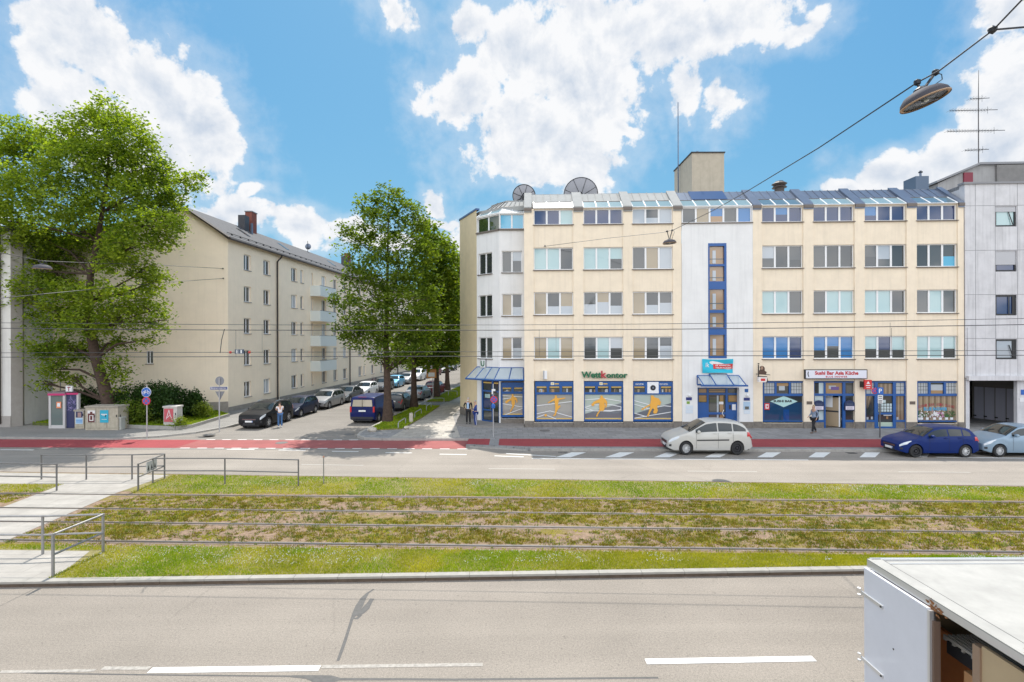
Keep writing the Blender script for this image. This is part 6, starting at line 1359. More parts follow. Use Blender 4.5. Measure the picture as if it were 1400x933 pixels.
mb = MB(); mb.box(TX - .03, TX + .06, TY0, TY0 + .09, .7, TH - .13, tw); mb.box(TX - .03, TX + .06, TY1 - .07, TY1 + .01, .7, TH - .13, alu); mb.build('corner_post', t)
YD = 5.47
mb = MB(); mb.box(TX - .07, TX - .032, YD, TY1 + .0, .72, TH - .085, tw); o = mb.build('rear_door', t, bevel=.006)
mb = MB(); mb.box(TX - .075, TX - .03, YD - .035, YD - .002, .72, TH - .10, alu); mb.box(TX - .05, TX + .02, YD - .06, YD - .036, .72, TH - .2, M('seal_brown', (.16, .10, .07), .8)); mb.build('door_edge', o)
mb = MB()
for z in (TH - .42, TH - 1.25):
    mb.box(TX - .085, TX - .0705, TY1 - .34, TY1 + .04, z - .02, z + .02, alu); mb.tube([(TX - .08, TY1 + .04, z - .04), (TX - .10, TY1 + .07, z - .04)], .015, alu, 5); mb.tube([(TX - .08, TY1 + .04, z + .04), (TX - .10, TY1 + .07, z + .04)], .015, alu, 5); mb.tube([(TX - .085, TY1 - .32, z), (TX - .095, TY1 - .32, z)], .012, black, 6)
mb.build('hinge', o)
mb = MB()
for a, b in ((TY1 - .5, 1.9), (TY1 - .78, 1.55), (TY1 - .42, 1.4), (TY1 - .7, 1.3), (TY1 - .66, 1.27), (TY1 - .3, 1.2)): mb.tube([(TX - .0705, a, b), (TX - .073, a, b)], .012, GL['d'], 6)
mb.build('dent', o)
rr = random.Random(8); mb = MB()
def flake(c, ax, r_, k):      # small irregular rust flake lying on a face; ax = face normal axis
    n = 7; pts = []
    for i in range(n):
        t_ = 2 * math.pi * i / n; q = r_ * rr.uniform(.45, 1.2); a_, b_ = q * math.cos(t_), q * .6 * math.sin(t_)
        pts.append((c[0], c[1] + a_, c[2] + b_) if ax == 'x' else (c[0] + b_, c[1] + a_, c[2]))
    mb.poly(pts, rst)
for k in range(60): flake((TX - .0315 - k * .00006, YD - .03 + rr.gauss(0, .07), TH - .055 + rr.gauss(0, .03)), 'x', rr.uniform(.006, .03), k)
for k in range(40): flake((TX - .0320 - k * .00006, TY0 + abs(rr.gauss(.02, .06)), TH - abs(rr.gauss(0, .16))), 'x', rr.uniform(.006, .028), k)
for k in range(40): flake((TX + rr.uniform(-.02, .12), TY0 + abs(rr.gauss(0, .10)), TH + .0215 + k * .00006), 'z', rr.uniform(.008, .035), k)
mb.build('rust_patch', t)
# inside the truck
ob = M('load_orange', (.62, .22, .07), .8, noise=.15); tan = M('load_tan', (.46, .34, .2), .8, noise=.06)
mb = MB(); mb.box(TX + .75, TX + .8, TY0 + .75, TY1 - .06, .86, 1.95, ob); mb.box(TX + .3, TX + .72, TY0 + .75, TY0 + 1.15, 1.62, 1.98, M('load_brown', (.55, .30, .14), .8)); mb.box(TX + .32, TX + .70, TY0 + .72, TY0 + .75, 1.7, 1.86, black); mb.build('cargo_box', None, 'orange brown wooden box inside the open truck', 'box')
mb = MB(); mb.box(TX + .06, TX + .1, TY0 + .12, TY0 + .68, .86, TH - .2, tan); mb.box(TX + .04, TX + .12, TY0 + .68, TY0 + .76, .86, TH - .22, M('load_post', (.30, .20, .13), .8)); mb.build('lining_board', t); mb = MB(); mb.box(TX + .8, TX + 3, TY1 - .08, TY1 - .05, .9, TH - .1, tan); mb.build('lining_board', t)
mb = MB(); gr = M('crate_grey', (.30, .28, .25), .6)
for i in range(9): mb.box(TX + .25 + i * .05, TX + .275 + i * .05, TY0 + .75, TY0 + 1.35, 2.22, 2.25, gr)
for i in range(6): mb.box(TX + .25, TX + .68, TY0 + .75 + i * .115, TY0 + .78 + i * .115, 2.195, 2.22, gr)
mb.box(TX + .27, TX + .66, TY0 + .77, TY0 + 1.33, 2.06, 2.19, black); mb.build('crate', None, 'grey slatted crate lying on top of the load in the truck', 'crate')
mb = MB()
for k in range(11):
    y0_ = TY0 + .9 + .05 * rr.random(); mb.tube([(TX + .45 + rr.uniform(-.1, .1), y0_ + rr.uniform(0, .3), 2.1), (TX + .3, y0_ + rr.uniform(-.05, .25), 1.8 + rr.uniform(-.1, .1)), (TX + .35, y0_ + rr.uniform(-.1, .25), 1.4), (TX + .4, y0_ + rr.uniform(-.05, .3), .9)], .014, black, 5)
mb.build('cable_bundle', None, 'tangle of black cables hanging in the open truck', 'cables', smooth=60)
mb = MB(); cw = M('tyre', (.02, .02, .02), .8)
for y in (TY0 + .2, TY1 - .2):
    for x in (TX + 1.8, TXE - .8): mb.lathe([(.1, -.13), (.36, -.13), (.40, -.08), (.40, .08), (.36, .13), (.1, .13)], (x, y, .4), cw, 'y', 20)
mb.build('wheel', t); mb = MB(); mb.box(TX + .1, TXE, TY0 + .35, TY1 - .35, .45, .74, dark); mb.build('chassis', t)
# ================================================================ cars
tyrem = M('tyre_rubber', (.022, .022, .023), .8); rimm = M('alloy_rim', (.55, .56, .58), .35, metal=.7); rimd = M('steel_rim_black', (.03, .03, .035), .6); hubw = M('hubcap', (.66, .67, .68), .4, metal=.2)
cgl = glass('car_glass', (.022, .028, .03), .04, 1.6); lightg = M('headlamp_glass', (.62, .66, .70), .08, spec=.8, coat=1); lightr = M('tail_lamp', (.50, .015, .02), .15, coat=1); chrome = M('chrome', (.7, .7, .7), .15, metal=1); blk = M('car_plastic', (.025, .025, .028), .6); platem = M('number_plate', (.75, .75, .74), .5); amber = M('amber_lamp', (.7, .25, .03), .3)
def paintm(name, col, metal=.25): dk = max(col) < .2; return M('paint_' + name, col, .42, metal=0 if dk else metal * .6, coat=.16 if dk else .4, spec=.15 if dk else .3)
# type: L, W, top profile [(x,z)], windscreen x0,x1, rear glass x0,x1, belt front/rear, side-glass x-range, pillars, wheel x, r, tumble
TY = {
 'hatch': dict(L=4.0, W=1.66, top=[(0, .60), (.06, .70), (.22, .80), (.55, .89), (.98, .98), (1.12, 1.03), (1.75, 1.40), (2.15, 1.48), (2.7, 1.49), (3.3, 1.45), (3.55, 1.40), (3.85, 1.05), (3.95, .88), (4.0, .6)], ws=(1.10, 1.82), rw=(3.50, 3.86), belt=(.92, 1.02), sg=(1.42, 3.52), pil=(2.42, 3.12), wx=(.78, 3.24), r=.31),
 'supermini': dict(L=3.75, W=1.68, top=[(0, .62), (.06, .72), (.25, .84), (.6, .95), (.92, 1.04), (1.1, 1.10), (1.75, 1.46), (2.1, 1.52), (2.6, 1.52), (3.1, 1.47), (3.35, 1.40), (3.62, 1.05), (3.7, .85), (3.75, .6)], ws=(1.0, 1.80), rw=(3.25, 3.6), belt=(.94, 1.06), sg=(1.35, 3.25), pil=(2.35, 2.95), wx=(.72, 3.16), r=.31),
 'mpv': dict(L=4.35, W=1.76, top=[(0, .62), (.06, .74), (.25, .86), (.6, .97), (.95, 1.06), (1.15, 1.12), (1.95, 1.52), (2.4, 1.59), (3.0, 1.58), (3.6, 1.52), (3.95, 1.44), (4.2, 1.06), (4.3, .88), (4.35, .58)], ws=(1.02, 1.98), rw=(3.88, 4.2), belt=(.98, 1.06), sg=(1.40, 4.0), pil=(2.55, 3.32), wx=(.90, 3.54), r=.315),
 'estate': dict(L=4.5, W=1.75, top=[(0, .60), (.06, .70), (.25, .82), (.7, .91), (1.15, 1.0), (1.3, 1.04), (2.0, 1.42), (2.4, 1.49), (3.1, 1.49), (3.9, 1.44), (4.1, 1.38), (4.38, 1.02), (4.46, .85), (4.5, .6)], ws=(1.25, 2.05), rw=(4.05, 4.38), belt=(.92, 1.0), sg=(1.6, 4.1), pil=(2.75, 3.5), wx=(.88, 3.52), r=.32),
 'sedan': dict(L=4.6, W=1.77, top=[(0, .58), (.06, .68), (.25, .78), (.7, .88), (1.25, .97), (1.4, 1.0), (2.1, 1.38), (2.5, 1.44), (3.0, 1.43), (3.5, 1.34), (4.0, 1.07), (4.3, 1.04), (4.52, .98), (4.6, .62)], ws=(1.35, 2.15), rw=(3.45, 4.02), belt=(.9, .98), sg=(1.7, 3.75), pil=(2.8, 3.45), wx=(.88, 3.6), r=.32),
 'suv': dict(L=4.45, W=1.85, top=[(0, .72), (.05, .86), (.22, .97), (.6, 1.05), (1.15, 1.12), (1.28, 1.16), (1.95, 1.54), (2.4, 1.63), (3.0, 1.63), (3.6, 1.58), (4.0, 1.48), (4.3, 1.14), (4.4, 1.0), (4.45, .65)], ws=(1.22, 2.0), rw=(3.95, 4.3), belt=(1.04, 1.16), sg=(1.55, 4.0), pil=(2.65, 3.4), wx=(.90, 3.57), r=.36),
 'van': dict(L=5.0, W=1.92, top=[(0, .75), (.05, .92), (.25, 1.05), (.6, 1.14), (.85, 1.22), (1.0, 1.28), (1.7, 1.76), (2.1, 1.90), (3.2, 1.92), (4.4, 1.90), (4.8, 1.86), (4.92, 1.62), (4.97, 1.0), (5.0, .6)], ws=(.9, 1.78), rw=(4.8, 4.95), belt=(1.12, 1.18), sg=(1.3, 2.6), pil=(2.15,), wx=(.95, 4.1), r=.34),
}
def make_car(kind, pm, name, label, x, y, heading, group, rims=('alloy', 'alloy'), rails=False, cat='car', detail=True, strip_=False):
    s = TY[kind]; L, W, r = s['L'], s['W'] / 2, s['r']
    tx = np.array([p[0] for p in s['top']]); tz = np.array([p[1] for p in s['top']])
    def T(x):
        d = .07 if kind != 'van' or x < 4.5 else .02
        return float(np.mean(np.interp([x - d, x - d / 2, x, x + d / 2, x + d], tx, tz)))
    bf, br = s['belt']
    def plan(x):
        f = np.interp(x, [0, .04, .12, .3, .7, 1.2], [.74, .81, .88, .95, .99, 1.0]); q = np.interp(L - x, [0, .03, .1, .3, .8], [.80, .86, .92, .97, 1.0]) if kind != 'van' else np.interp(L - x, [0, .03, .08, .3], [.90, .94, .97, 1.0])
        return W * f * q
    def bot(x):
        b = .22 + (.10 if x < .3 else 0) * (1 - x / .3) + (.14 * max(0, 1 - (L - x) / .35))
        for wx in s['wx']:
            ra = r + .055
            if abs(x - wx) < ra: b = max(b, r + math.sqrt(ra * ra - (x - wx) ** 2))
        return b
    def ring(x):
        w = plan(x); t = T(x); zb = min(bf + (br - bf) * x / L, t - .05); b = min(bot(x), zb - .04)
        lo = .22
        def yy(z): # side bulge
            k = (z - lo) / max(zb - lo, .1); return w * (.955 + .045 * math.sin(min(max(k, 0), 1) * math.pi * .9 + .15))
        tum = max(0, t - .055 - zb); ye = w * .955 - tum * (.36 if kind != 'van' else .13); zr = t - .05 if tum > .05 else t - .035
        pts = [(0, b if b < .5 else b), (w * .8, b), (yy(b), b + .0), (yy(b + (zb - b) * .33), b + (zb - b) * .33), (yy(b + (zb - b) * .66), b + (zb - b) * .66), (w * .975, zb - .03), (w * .955, zb), (ye, max(zr, zb + .001)), (ye * .86, t - .018), (ye * .45, t - .003), (0, t)]
        return pts
    def S(x, w, sd=1):
        p = ring(x); i = min(int(w), len(p) - 2); f = w - i; a, b = p[i], p[i + 1]
        return Vector((x, sd * (a[0] + (b[0] - a[0]) * f), a[1] + (b[1] - a[1]) * f))
    xs = sorted(set([0, .02, .05, .09, .14, .2, .3, .4] + [round(v, 3) for v in np.arange(.5, L - .4, .11)] + [L - .35, L - .25, L - .17, L - .1, L - .05, L - .02, L] + [round(wx + k * (r + .055), 4) for wx in s['wx'] for k in (-1.001, -.98, -.9, -.75, -.5, -.25, 0, .25, .5, .75, .9, .98, 1.001)]))
    xs = [v for v in xs if 0 <= v <= L]
    t = thing(name, label, cat, (0, 0, 0), group); ORG[t.name] = Vector((0, 0, 0))
    mb = MB(); n = 11; vs = []
    for xx in xs:
        p = ring(xx); vs += [(xx, a, b) for a, b in p] + [(xx, -a, b) for a, b in p[::-1][1:-1]]
    m_ = 20; fs = [(i * m_ + k, i * m_ + (k + 1) % m_, (i + 1) * m_ + (k + 1) % m_, (i + 1) * m_ + k) for i in range(len(xs) - 1) for k in range(m_)]
    fs += [tuple(range(m_)), tuple((len(xs) - 1) * m_ + k for k in range(m_))]
    mb.add(vs, fs, pm); mb.build('body', t, smooth=38)
    def patch(mb, x0, x1, w0, w1, sd, mat, off=.006, nx=8, nw=3):
        f0 = w0 if callable(w0) else (lambda u: w0); f1 = w1 if callable(w1) else (lambda u: w1); pts = []
        for i in range(nx + 1):
            u = i / nx; xx = x0 + (x1 - x0) * u
            for j in range(nw + 1):
                w = f0(u) + (f1(u) - f0(u)) * j / nw; e = .01
                p = S(xx, w, sd); dx = S(min(xx + e, L), w, sd) - S(max(xx - e, 0), w, sd); dw = S(xx, min(w + .05, 9.99), sd) - S(xx, max(w - .05, 0), sd)
                nn = dx.cross(dw); 
                if nn.length < 1e-7: nn = Vector((0, sd, 0))
                nn.normalize()
                if nn.dot(Vector((0, p.y, p.z - .7))) < 0: nn = -nn
                pts.append(tuple(p + nn * off))
        mb.add(pts, [(i * (nw + 1) + j, i * (nw + 1) + j + 1, (i + 1) * (nw + 1) + j + 1, (i + 1) * (nw + 1) + j) for i in range(nx) for j in range(nw)], mat)
    # glass
    mb = MB()
    for sd in (1, -1): patch(mb, s['ws'][0] + .05, s['ws'][1] - .03, 7.25, 10, sd, cgl, .008, 8, 4)
    mb.build('windscreen', t, smooth=60)
    mb = MB()
    for sd in (1, -1): patch(mb, s['rw'][0] + .03, s['rw'][1] - .03, 7.3, 10, sd, cgl, .008, 6, 4)
    if kind != 'van': mb.build('rear_window', t, smooth=60)
    else:
        mb = MB(); 
        pts = [(L - .17 + .17 * (1.62 - z) * 0 + .0, yv, z) for yv, z in ()]
        a = [(4.955, .74, 1.22), (4.955, -.74, 1.22), (4.90, -.68, 1.68), (4.90, .68, 1.68)]; mb.add([(p[0] + .02, p[1], p[2]) for p in a], [(0, 1, 2, 3)], GL['g']); mb.build('rear_window', t); mb = MB(); mb.box(L - .0, L + .03, -W * .86, W * .86, .36, .50, blk); mb.box(L - .02, L + .012, -.006, .006, .5, 1.84, blk); mb.box(4.93, 4.99, -.3, .3, 1.88, 1.9, lightr); mb.build('bumper', t)
    edges_ = [s['sg'][0]] + list(s['pil']) + [s['sg'][1]]
    for sd in (1, -1):
        for i in range(len(edges_) - 1):
            a, b = edges_[i] + (.0 if i == 0 else .03), edges_[i + 1] - (.0 if i == len(edges_) - 2 else .03)
            last = i == len(edges_) - 2
            w1f = (lambda u: 6.86) if not last else (lambda u: 6.86 - (.35 * u * u if kind != 'van' else 0))
            if i == 0: w1f = lambda u: 6.2 + .66 * min(1, u * 3.2) if kind in ('van', 'suv') else 6.86
            mb = MB(); patch(mb, a, b, 6.12, w1f, sd, cgl, .007, 8, 3); mb.build('side_window', t, smooth=60)
    # seams, sill strip, trim
    mb = MB(); seam = M('seam', (.01, .01, .01), .8)
    for sd in (1, -1):
        for k, v in enumerate([s['sg'][0] + .02] + list(s['pil'])):
            if k > (2 if kind != 'van' else 1): continue
            patch(mb, v - .006, v + .006, 2.1, 5.9, sd, seam, .004, 1, 8)
        if strip_: patch(mb, s['sg'][0] + .05, s['wx'][1] - r - .12, 3.7, 3.92, sd, blk, .012, 8, 1)
        patch(mb, s['wx'][0] + r + .1, s['wx'][1] - r - .1, 2.05, 2.35, sd, blk if kind in ('suv', 'van') else pm, .01, 6, 1)
    mb.build('trim', t)
    for sd in (1, -1):
        mb = MB()
        for k, v in enumerate(s['pil'][:2]):
            p = S(v - .17, 5.2, sd); mb.box(p.x - .09, p.x + .09, p.y - .0 * sd, p.y + .03 * sd, p.z - .016, p.z + .016, pm)
        mb.build('door_handle', t)
        p = S(s['sg'][0] + .12, 6.1, sd); mb = MB(); mb.lathe([(.001, 0), (.07, .02), (.085, .09), (.075, .17), (.03, .2)], (p.x, p.y + (.02 if sd > 0 else -.22), p.z + .06), pm if kind != 'suv' else blk, 'y', 10); mb.build('mirror', t, smooth=50)
    # lamps
    for sd in (1, -1):
        mb = MB()
        z0w, z1w = (4.1, 5.3)
        patch(mb, .045, .55, lambda u: z0w + .5 * u, lambda u: z1w + .2 * u if u < 1 else z1w, sd, lightg, .010, 8, 3); mb.build('headlight', t, smooth=60)
        mb = MB()
        if kind == 'van': mb.box(L - .09, L + .012, sd * (W - .17), sd * (W - .05), .82, 1.22, lightr)
        else: patch(mb, L - .30, L - .015, lambda u: 4.3, lambda u: 5.9, sd, lightr, .010, 6, 3); mb.box(L - .02, L + .012, sd * (W * .60), sd * (W * .80), .78, T(L - .08) - .06 if T(L - .08) < 1.05 else 1.0, lightr)
        mb.build('tail_light', t, smooth=60)
        if detail: mb = MB(); patch(mb, .05, .16, 2.8, 3.5, sd, blk, .008, 3, 2); mb.build('fog_lamp', t)
    mb = MB(); zf = T(0); mb.box(-.012, .02, -W * .52, W * .52, zf - .17, zf - .05, blk); mb.box(-.014, .02, -W * .45, W * .45, .30, .42, blk); mb.box(-.016, -.01, -W * .5, W * .5, zf - .115, zf - .10, chrome); mb.build('grille', t)
    mb = MB(); mb.box(-.02, .0, -.26, .26, zf - .30, zf - .19, platem); mb.box(-.022, -.02, -.26, -.22, zf - .30, zf - .19, signb); mb.build('number_plate', t)
    mb = MB(); zp = .86 if kind != 'sedan' else .78
    if kind == 'van': zp = .92
    mb.box(L, L + .015, -.26, .26, zp - .06, zp + .05, platem); mb.build('number_plate', t)
    mb = MB(); mb.box(L - .03, L + .02, -W * .8, W * .8, .34, .46, blk if kind in ('suv',) else pm); mb.box(.1, L - .1, -W + .28, W - .28, .2, .5, blk)
    for wx in s['wx']: mb.box(wx - r - .05, wx + r + .05, -W + .26, W - .26, .3, .72, blk)
    mb.build('underbody', t)
    if rails:
        for sd in (1, -1): mb = MB(); mb.tube([(v, S(v, 7, sd).y * .93, T(v) + .03) for v in (s['ws'][1] + .15, 2.6, 3.2, s['rw'][0] - .1)], .022, chrome, 6); mb.build('roof_rail', t)
    mb = MB(); mb.tube([(s['rw'][0] - .25, 0, T(s['rw'][0] - .25)), (s['rw'][0] - .05, 0, T(s['rw'][0] - .2) + .17)], .008, blk, 4); mb.build('aerial', t)
    mb = MB()
    for sd in (1, -1): a = S(s['ws'][0] + .08, 8.5, sd) + Vector((0, 0, .03)); b = S(s['ws'][0] + .3, 9.6, sd * 1) + Vector((0, 0, .03)); mb.tube([a, b], .012, blk, 4)
    mb.build('wiper', t)
    for k, wx in enumerate(s['wx']):
        for sd in (1, -1):
            yc = sd * (W - .115); mb = MB(); o_ = .1
            mb.lathe([(r * .64, -o_), (r * .93, -o_), (r, -o_ * .7), (r, o_ * .7), (r * .93, o_), (r * .64, o_), (r * .64, -o_)], (wx, yc, r), tyrem, 'y', 28, cap=False); wl = mb.build('wheel', t, smooth=40)
            rk = rims[k]; rm = {'alloy': rimm, 'steel': rimd, 'hub': hubw}[rk]; mb = MB(); rr = r * .66
            back = [(rr * .98, sd * .04), (rr * .2, sd * .02)]; mb.lathe([(.02, sd * .0), (rr, sd * .0)], (wx, yc, r), blk if rk == 'alloy' else rm, 'y', 28)
            mb.lathe([(rr, sd * .0), (rr * 1.0, sd * .085), (rr * .92, sd * .085), (rr * .90, sd * .05)], (wx, yc, r), rm, 'y', 28, cap=False)
            mb.lathe([(rr * .26, sd * .04), (rr * .24, sd * .085), (.001, sd * .095)], (wx, yc, r), rm, 'y', 14)
            ns = {'alloy': 5, 'hub': 9, 'steel': 0}[rk]
            for q in range(ns):
                a = 2 * math.pi * q / ns + .3; ca, sa = math.cos(a), math.sin(a); hw = rr * (.12 if rk == 'alloy' else .10)
                for off in ((-1, 1) if rk == 'alloy' else (0,)):
                    c0 = Vector((rr * .2 * ca - off * hw * .5 * sa, 0, rr * .2 * sa + off * hw * .5 * ca)); c1 = Vector((rr * .93 * ca - off * hw * 1.3 * sa, 0, rr * .93 * sa + off * hw * 1.3 * ca)); nn = Vector((-sa, 0, ca)) * hw * .6
                    pts = [c0 - nn, c1 - nn, c1 + nn, c0 + nn]; mb.add([(wx + p.x, yc + sd * .055, r + p.z) for p in pts] + [(wx + p.x, yc + sd * .08, r + p.z) for p in pts], [(0, 1, 2, 3), (4, 5, 6, 7), (0, 1, 5, 4), (1, 2, 6, 5), (2, 3, 7, 6), (3, 0, 4, 7)], rm)
            if rk == 'steel': mb.lathe([(rr * .8, sd * .055), (rr * .6, sd * .07), (rr * .5, sd * .05)], (wx, yc, r), rm, 'y', 20, cap=False)
            mb.build('rim', wl, smooth=40)
    # local x runs front to rear: heading = direction the REAR points to
    for ch in t.children: pass
    t.location = (x, y, 0.004); t.rotation_euler = (0, 0, heading); t.scale = (.925, .93, 1.03 if kind == 'mpv' else .95)
    return t
KD = 'cars parked on the left side of the side street'; KR = 'cars parked beside the street trees'; KM = 'cars parked along the main road'
# main road: front to the left -> rear points +x
x, y = G(939, 622.6); make_car('mpv', paintm('silver', (.50, .49, .46), .3), 'parked_car', 'silver people carrier with one black rear wheel before the glass entrance', x - .85, y + .80, -.012, KM, ('hub', 'steel'), strip_=True)
x, y = G(1253, 626); make_car('hatch', paintm('blue', (.003, .020, .13), .2), 'parked_car', 'dark blue hatchback parked before the flower window', x - .72, y + .76, -.02, KM, ('steel', 'hub'))
x, y = G(1368, 625.5); make_car('supermini', paintm('light_blue', (.24, .33, .42), .5), 'parked_car', 'pale blue grey small car cut off by the picture edge', x - .67, y + .78, -.02, KM, ('hub', 'hub'))
# side street, left: front towards the viewer
hd = math.atan2(1, .0786)
def SXc(y): return -15.55 + .0786 * (y - 33) - .86
PB = paintm('black', (.012, .012, .014), .1); PBl = paintm('night_blue', (.012, .018, .045), .3); PSi = paintm('silver_grey', (.26, .26, .265), .5); PWh = paintm('white', (.74, .74, .74), 0); PGr = paintm('graphite', (.10, .105, .11), .5); PRd = paintm('dark_red', (.16, .012, .02), .2); PLb = paintm('sky_blue', (.10, .35, .55), .3)
yy = 32.0
seq = [('suv', PB, 'black sport utility car at the head of the row with a person at its door', ('alloy', 'alloy'), 1), ('hatch', PBl, 'night blue hatchback second in the row behind the black one', ('alloy', 'alloy'), 0), ('estate', PSi, 'silver grey estate car third in the row', ('alloy', 'alloy'), 1), ('sedan', PGr, 'graphite saloon fourth in the row beside the balconies', ('alloy', 'alloy'), 0),
       ('hatch', PWh, 'white hatchback fifth in the row by the second drainpipe', ('alloy', 'alloy'), 0), ('estate', PGr, 'graphite estate car sixth in the row partly behind the blue van', ('alloy', 'alloy'), 0), ('hatch', PLb, 'sky blue hatchback seen beside the first street tree trunk', ('hub', 'hub'), 0), ('hatch', PSi, 'silver grey hatchback between the first two tree trunks', ('hub', 'hub'), 0),
       ('mpv', PWh, 'white people carrier between the first two tree trunks', ('hub', 'hub'), 0), ('estate', PGr, 'graphite estate car just right of the white people carrier', ('hub', 'hub'), 0), ('hatch', PRd, 'red hatchback far down the row between the tree trunks', ('hub', 'hub'), 0), ('sedan', PSi, 'silver grey saloon far down the side street', ('hub', 'hub'), 0), ('hatch', PB, 'black hatchback at the far end of the row', ('hub', 'hub'), 0)]
pos = [32.05, 36.55, 41.1, 45.4, 50.3, 55.2, 60.0, 65, 70.2, 75.6, 81, 88, 95]
for (k, p_, lab, rm_, rl), y in zip(seq, pos): make_car(k, p_, 'parked_car', lab, SXc(y), y, hd + (.0 if y > 33 else .0), KD, rm_, rails=bool(rl), detail=y < 45)
# right: rear towards the viewer -> rear points -y
hr = math.atan2(-1, -.0786)
def SXr(y): return -9.95 + .0786 * (y - 34)
def rearcar(k, p_, lab, yrear, dx=0, rm_=('alloy', 'alloy'), cat='car', hh=0, nm='parked_car'): 
    L = TY[k]['L']; make_car(k, p_, nm, lab, SXr(yrear) + .0786 * L + dx, yrear + L, hr + hh, KR, rm_, cat=cat)
rearcar('van', paintm('van_blue', (.004, .010, .085), .2), 'dark blue delivery van seen from behind beside the first tree trunk', 33.7, -.05, ('alloy', 'alloy'), 'van', nm='delivery_van')
rearcar('hatch', PGr, 'graphite hatchback in front of the blue van, just right of the first trunk', 39.6, .15); rearcar('sedan', PSi, 'silver saloon left of the second tree trunk', 46.5, -.15); rearcar('hatch', PRd, 'dark red hatchback right of the second tree trunk', 51.5, .35)
rearcar('estate', PB, 'black estate car half hidden behind the third tree trunk', 57, 3.2, hh=.6); rearcar('suv', PWh, 'white sport utility car deep in the shade of the street trees', 66, 2.6); rearcar('hatch', PLb, 'sky blue hatchback deep in the shade near the yellow wall', 74, 3.6)
rearcar('van', paintm('van_white', (.7, .7, .7), 0), 'white van standing far down between the street trees', 82, .8, cat='van', nm='delivery_van'); rearcar('hatch', PSi, 'silver hatchback behind the far white van', 90, .4)
# bicycles against the left facade
def bicycle(x, y, rz, lab):
    t = thing('bicycle', lab, 'bicycle', (0, 0, 0), 'bicycles on the left footway'); ORG[t.name] = Vector((0, 0, 0))
    for dx in (-.52, .52):
        mb = MB(); mb.tube([(dx + .33 * math.cos(k * math.pi / 8), 0, .33 + .33 * math.sin(k * math.pi / 8)) for k in range(17)], .02, tyrem, 5, cap=False)
        for k in range(6): a = k * math.pi / 6; mb.tube([(dx + .32 * math.cos(a), 0, .33 + .32 * math.sin(a)), (dx - .32 * math.cos(a), 0, .33 - .32 * math.sin(a))], .004, zinc, 3)
        mb.build('wheel', t)
    mb = MB(); mb.tube([(-.52, 0, .33), (-.15, 0, .75), (.42, 0, .78), (-.02, 0, .3), (-.52, 0, .33)], .018, PRd, 6); mb.tube([(-.02, 0, .3), (-.2, 0, .88)], .016, PRd, 6); mb.tube([(.52, 0, .33), (.38, 0, .95)], .016, PRd, 6); mb.build('frame', t)
    mb = MB(); mb.tube([(.36, -.26, .98), (.4, -.1, 1.0), (.4, .1, 1.0), (.36, .26, .98)], .014, blk, 6); mb.build('handlebar', t); mb = MB(); mb.tube([(-.34, 0, .92), (-.08, 0, .9)], [.07, .03], blk, 6); mb.build('saddle', t)
    t.location = (x, y, .10); t.rotation_euler = (.08, 0, rz)
for i, (px, yv) in enumerate(((507, 57.5), (513, 60), (518, 63))): bicycle(P(px, 500, yv)[0] - .6, yv, hd + .9, ('red bicycle nearest in the group by the cream facade', 'red bicycle second in the group by the cream facade', 'red bicycle third in the group by the cream facade')[i])

# ================================================================ people
def skin(name, verts, edges, radii, mat, parent, sub=2, root=0):
    me = bpy.data.meshes.new(name); bm = bmesh.new(); ly = bm.verts.layers.skin.verify(); vs = []
    for i, (p, r_) in enumerate(zip(verts, radii)):
        v = bm.verts.new(p); v[ly].radius = r_ if isinstance(r_, tuple) else (r_, r_); v[ly].use_root = (i == root); vs.append(v)
    for a, b in edges: bm.edges.new((vs[a], vs[b]))
    bm.to_mesh(me); bm.free(); o = bpy.data.objects.new(name, me); C.objects.link(o)
    k = o.modifiers.new('s', 'SKIN'); k.branch_smoothing = .6; k.use_smooth_shade = True; b = o.modifiers.new('u', 'SUBSURF'); b.levels = sub; b.render_levels = sub
    m2 = bpy.data.meshes.new_from_object(o.evaluated_get(bpy.context.evaluated_depsgraph_get())); bpy.data.objects.remove(o)
    m2.name = name; m2.materials.clear(); m2.materials.append(mat)
    for p in m2.polygons: p.material_index = 0; p.use_smooth = True
    o = bpy.data.objects.new(name, m2); C.objects.link(o); o.parent = parent; return o
skinm = M('skin_tone', (.50, .30, .21), .6)
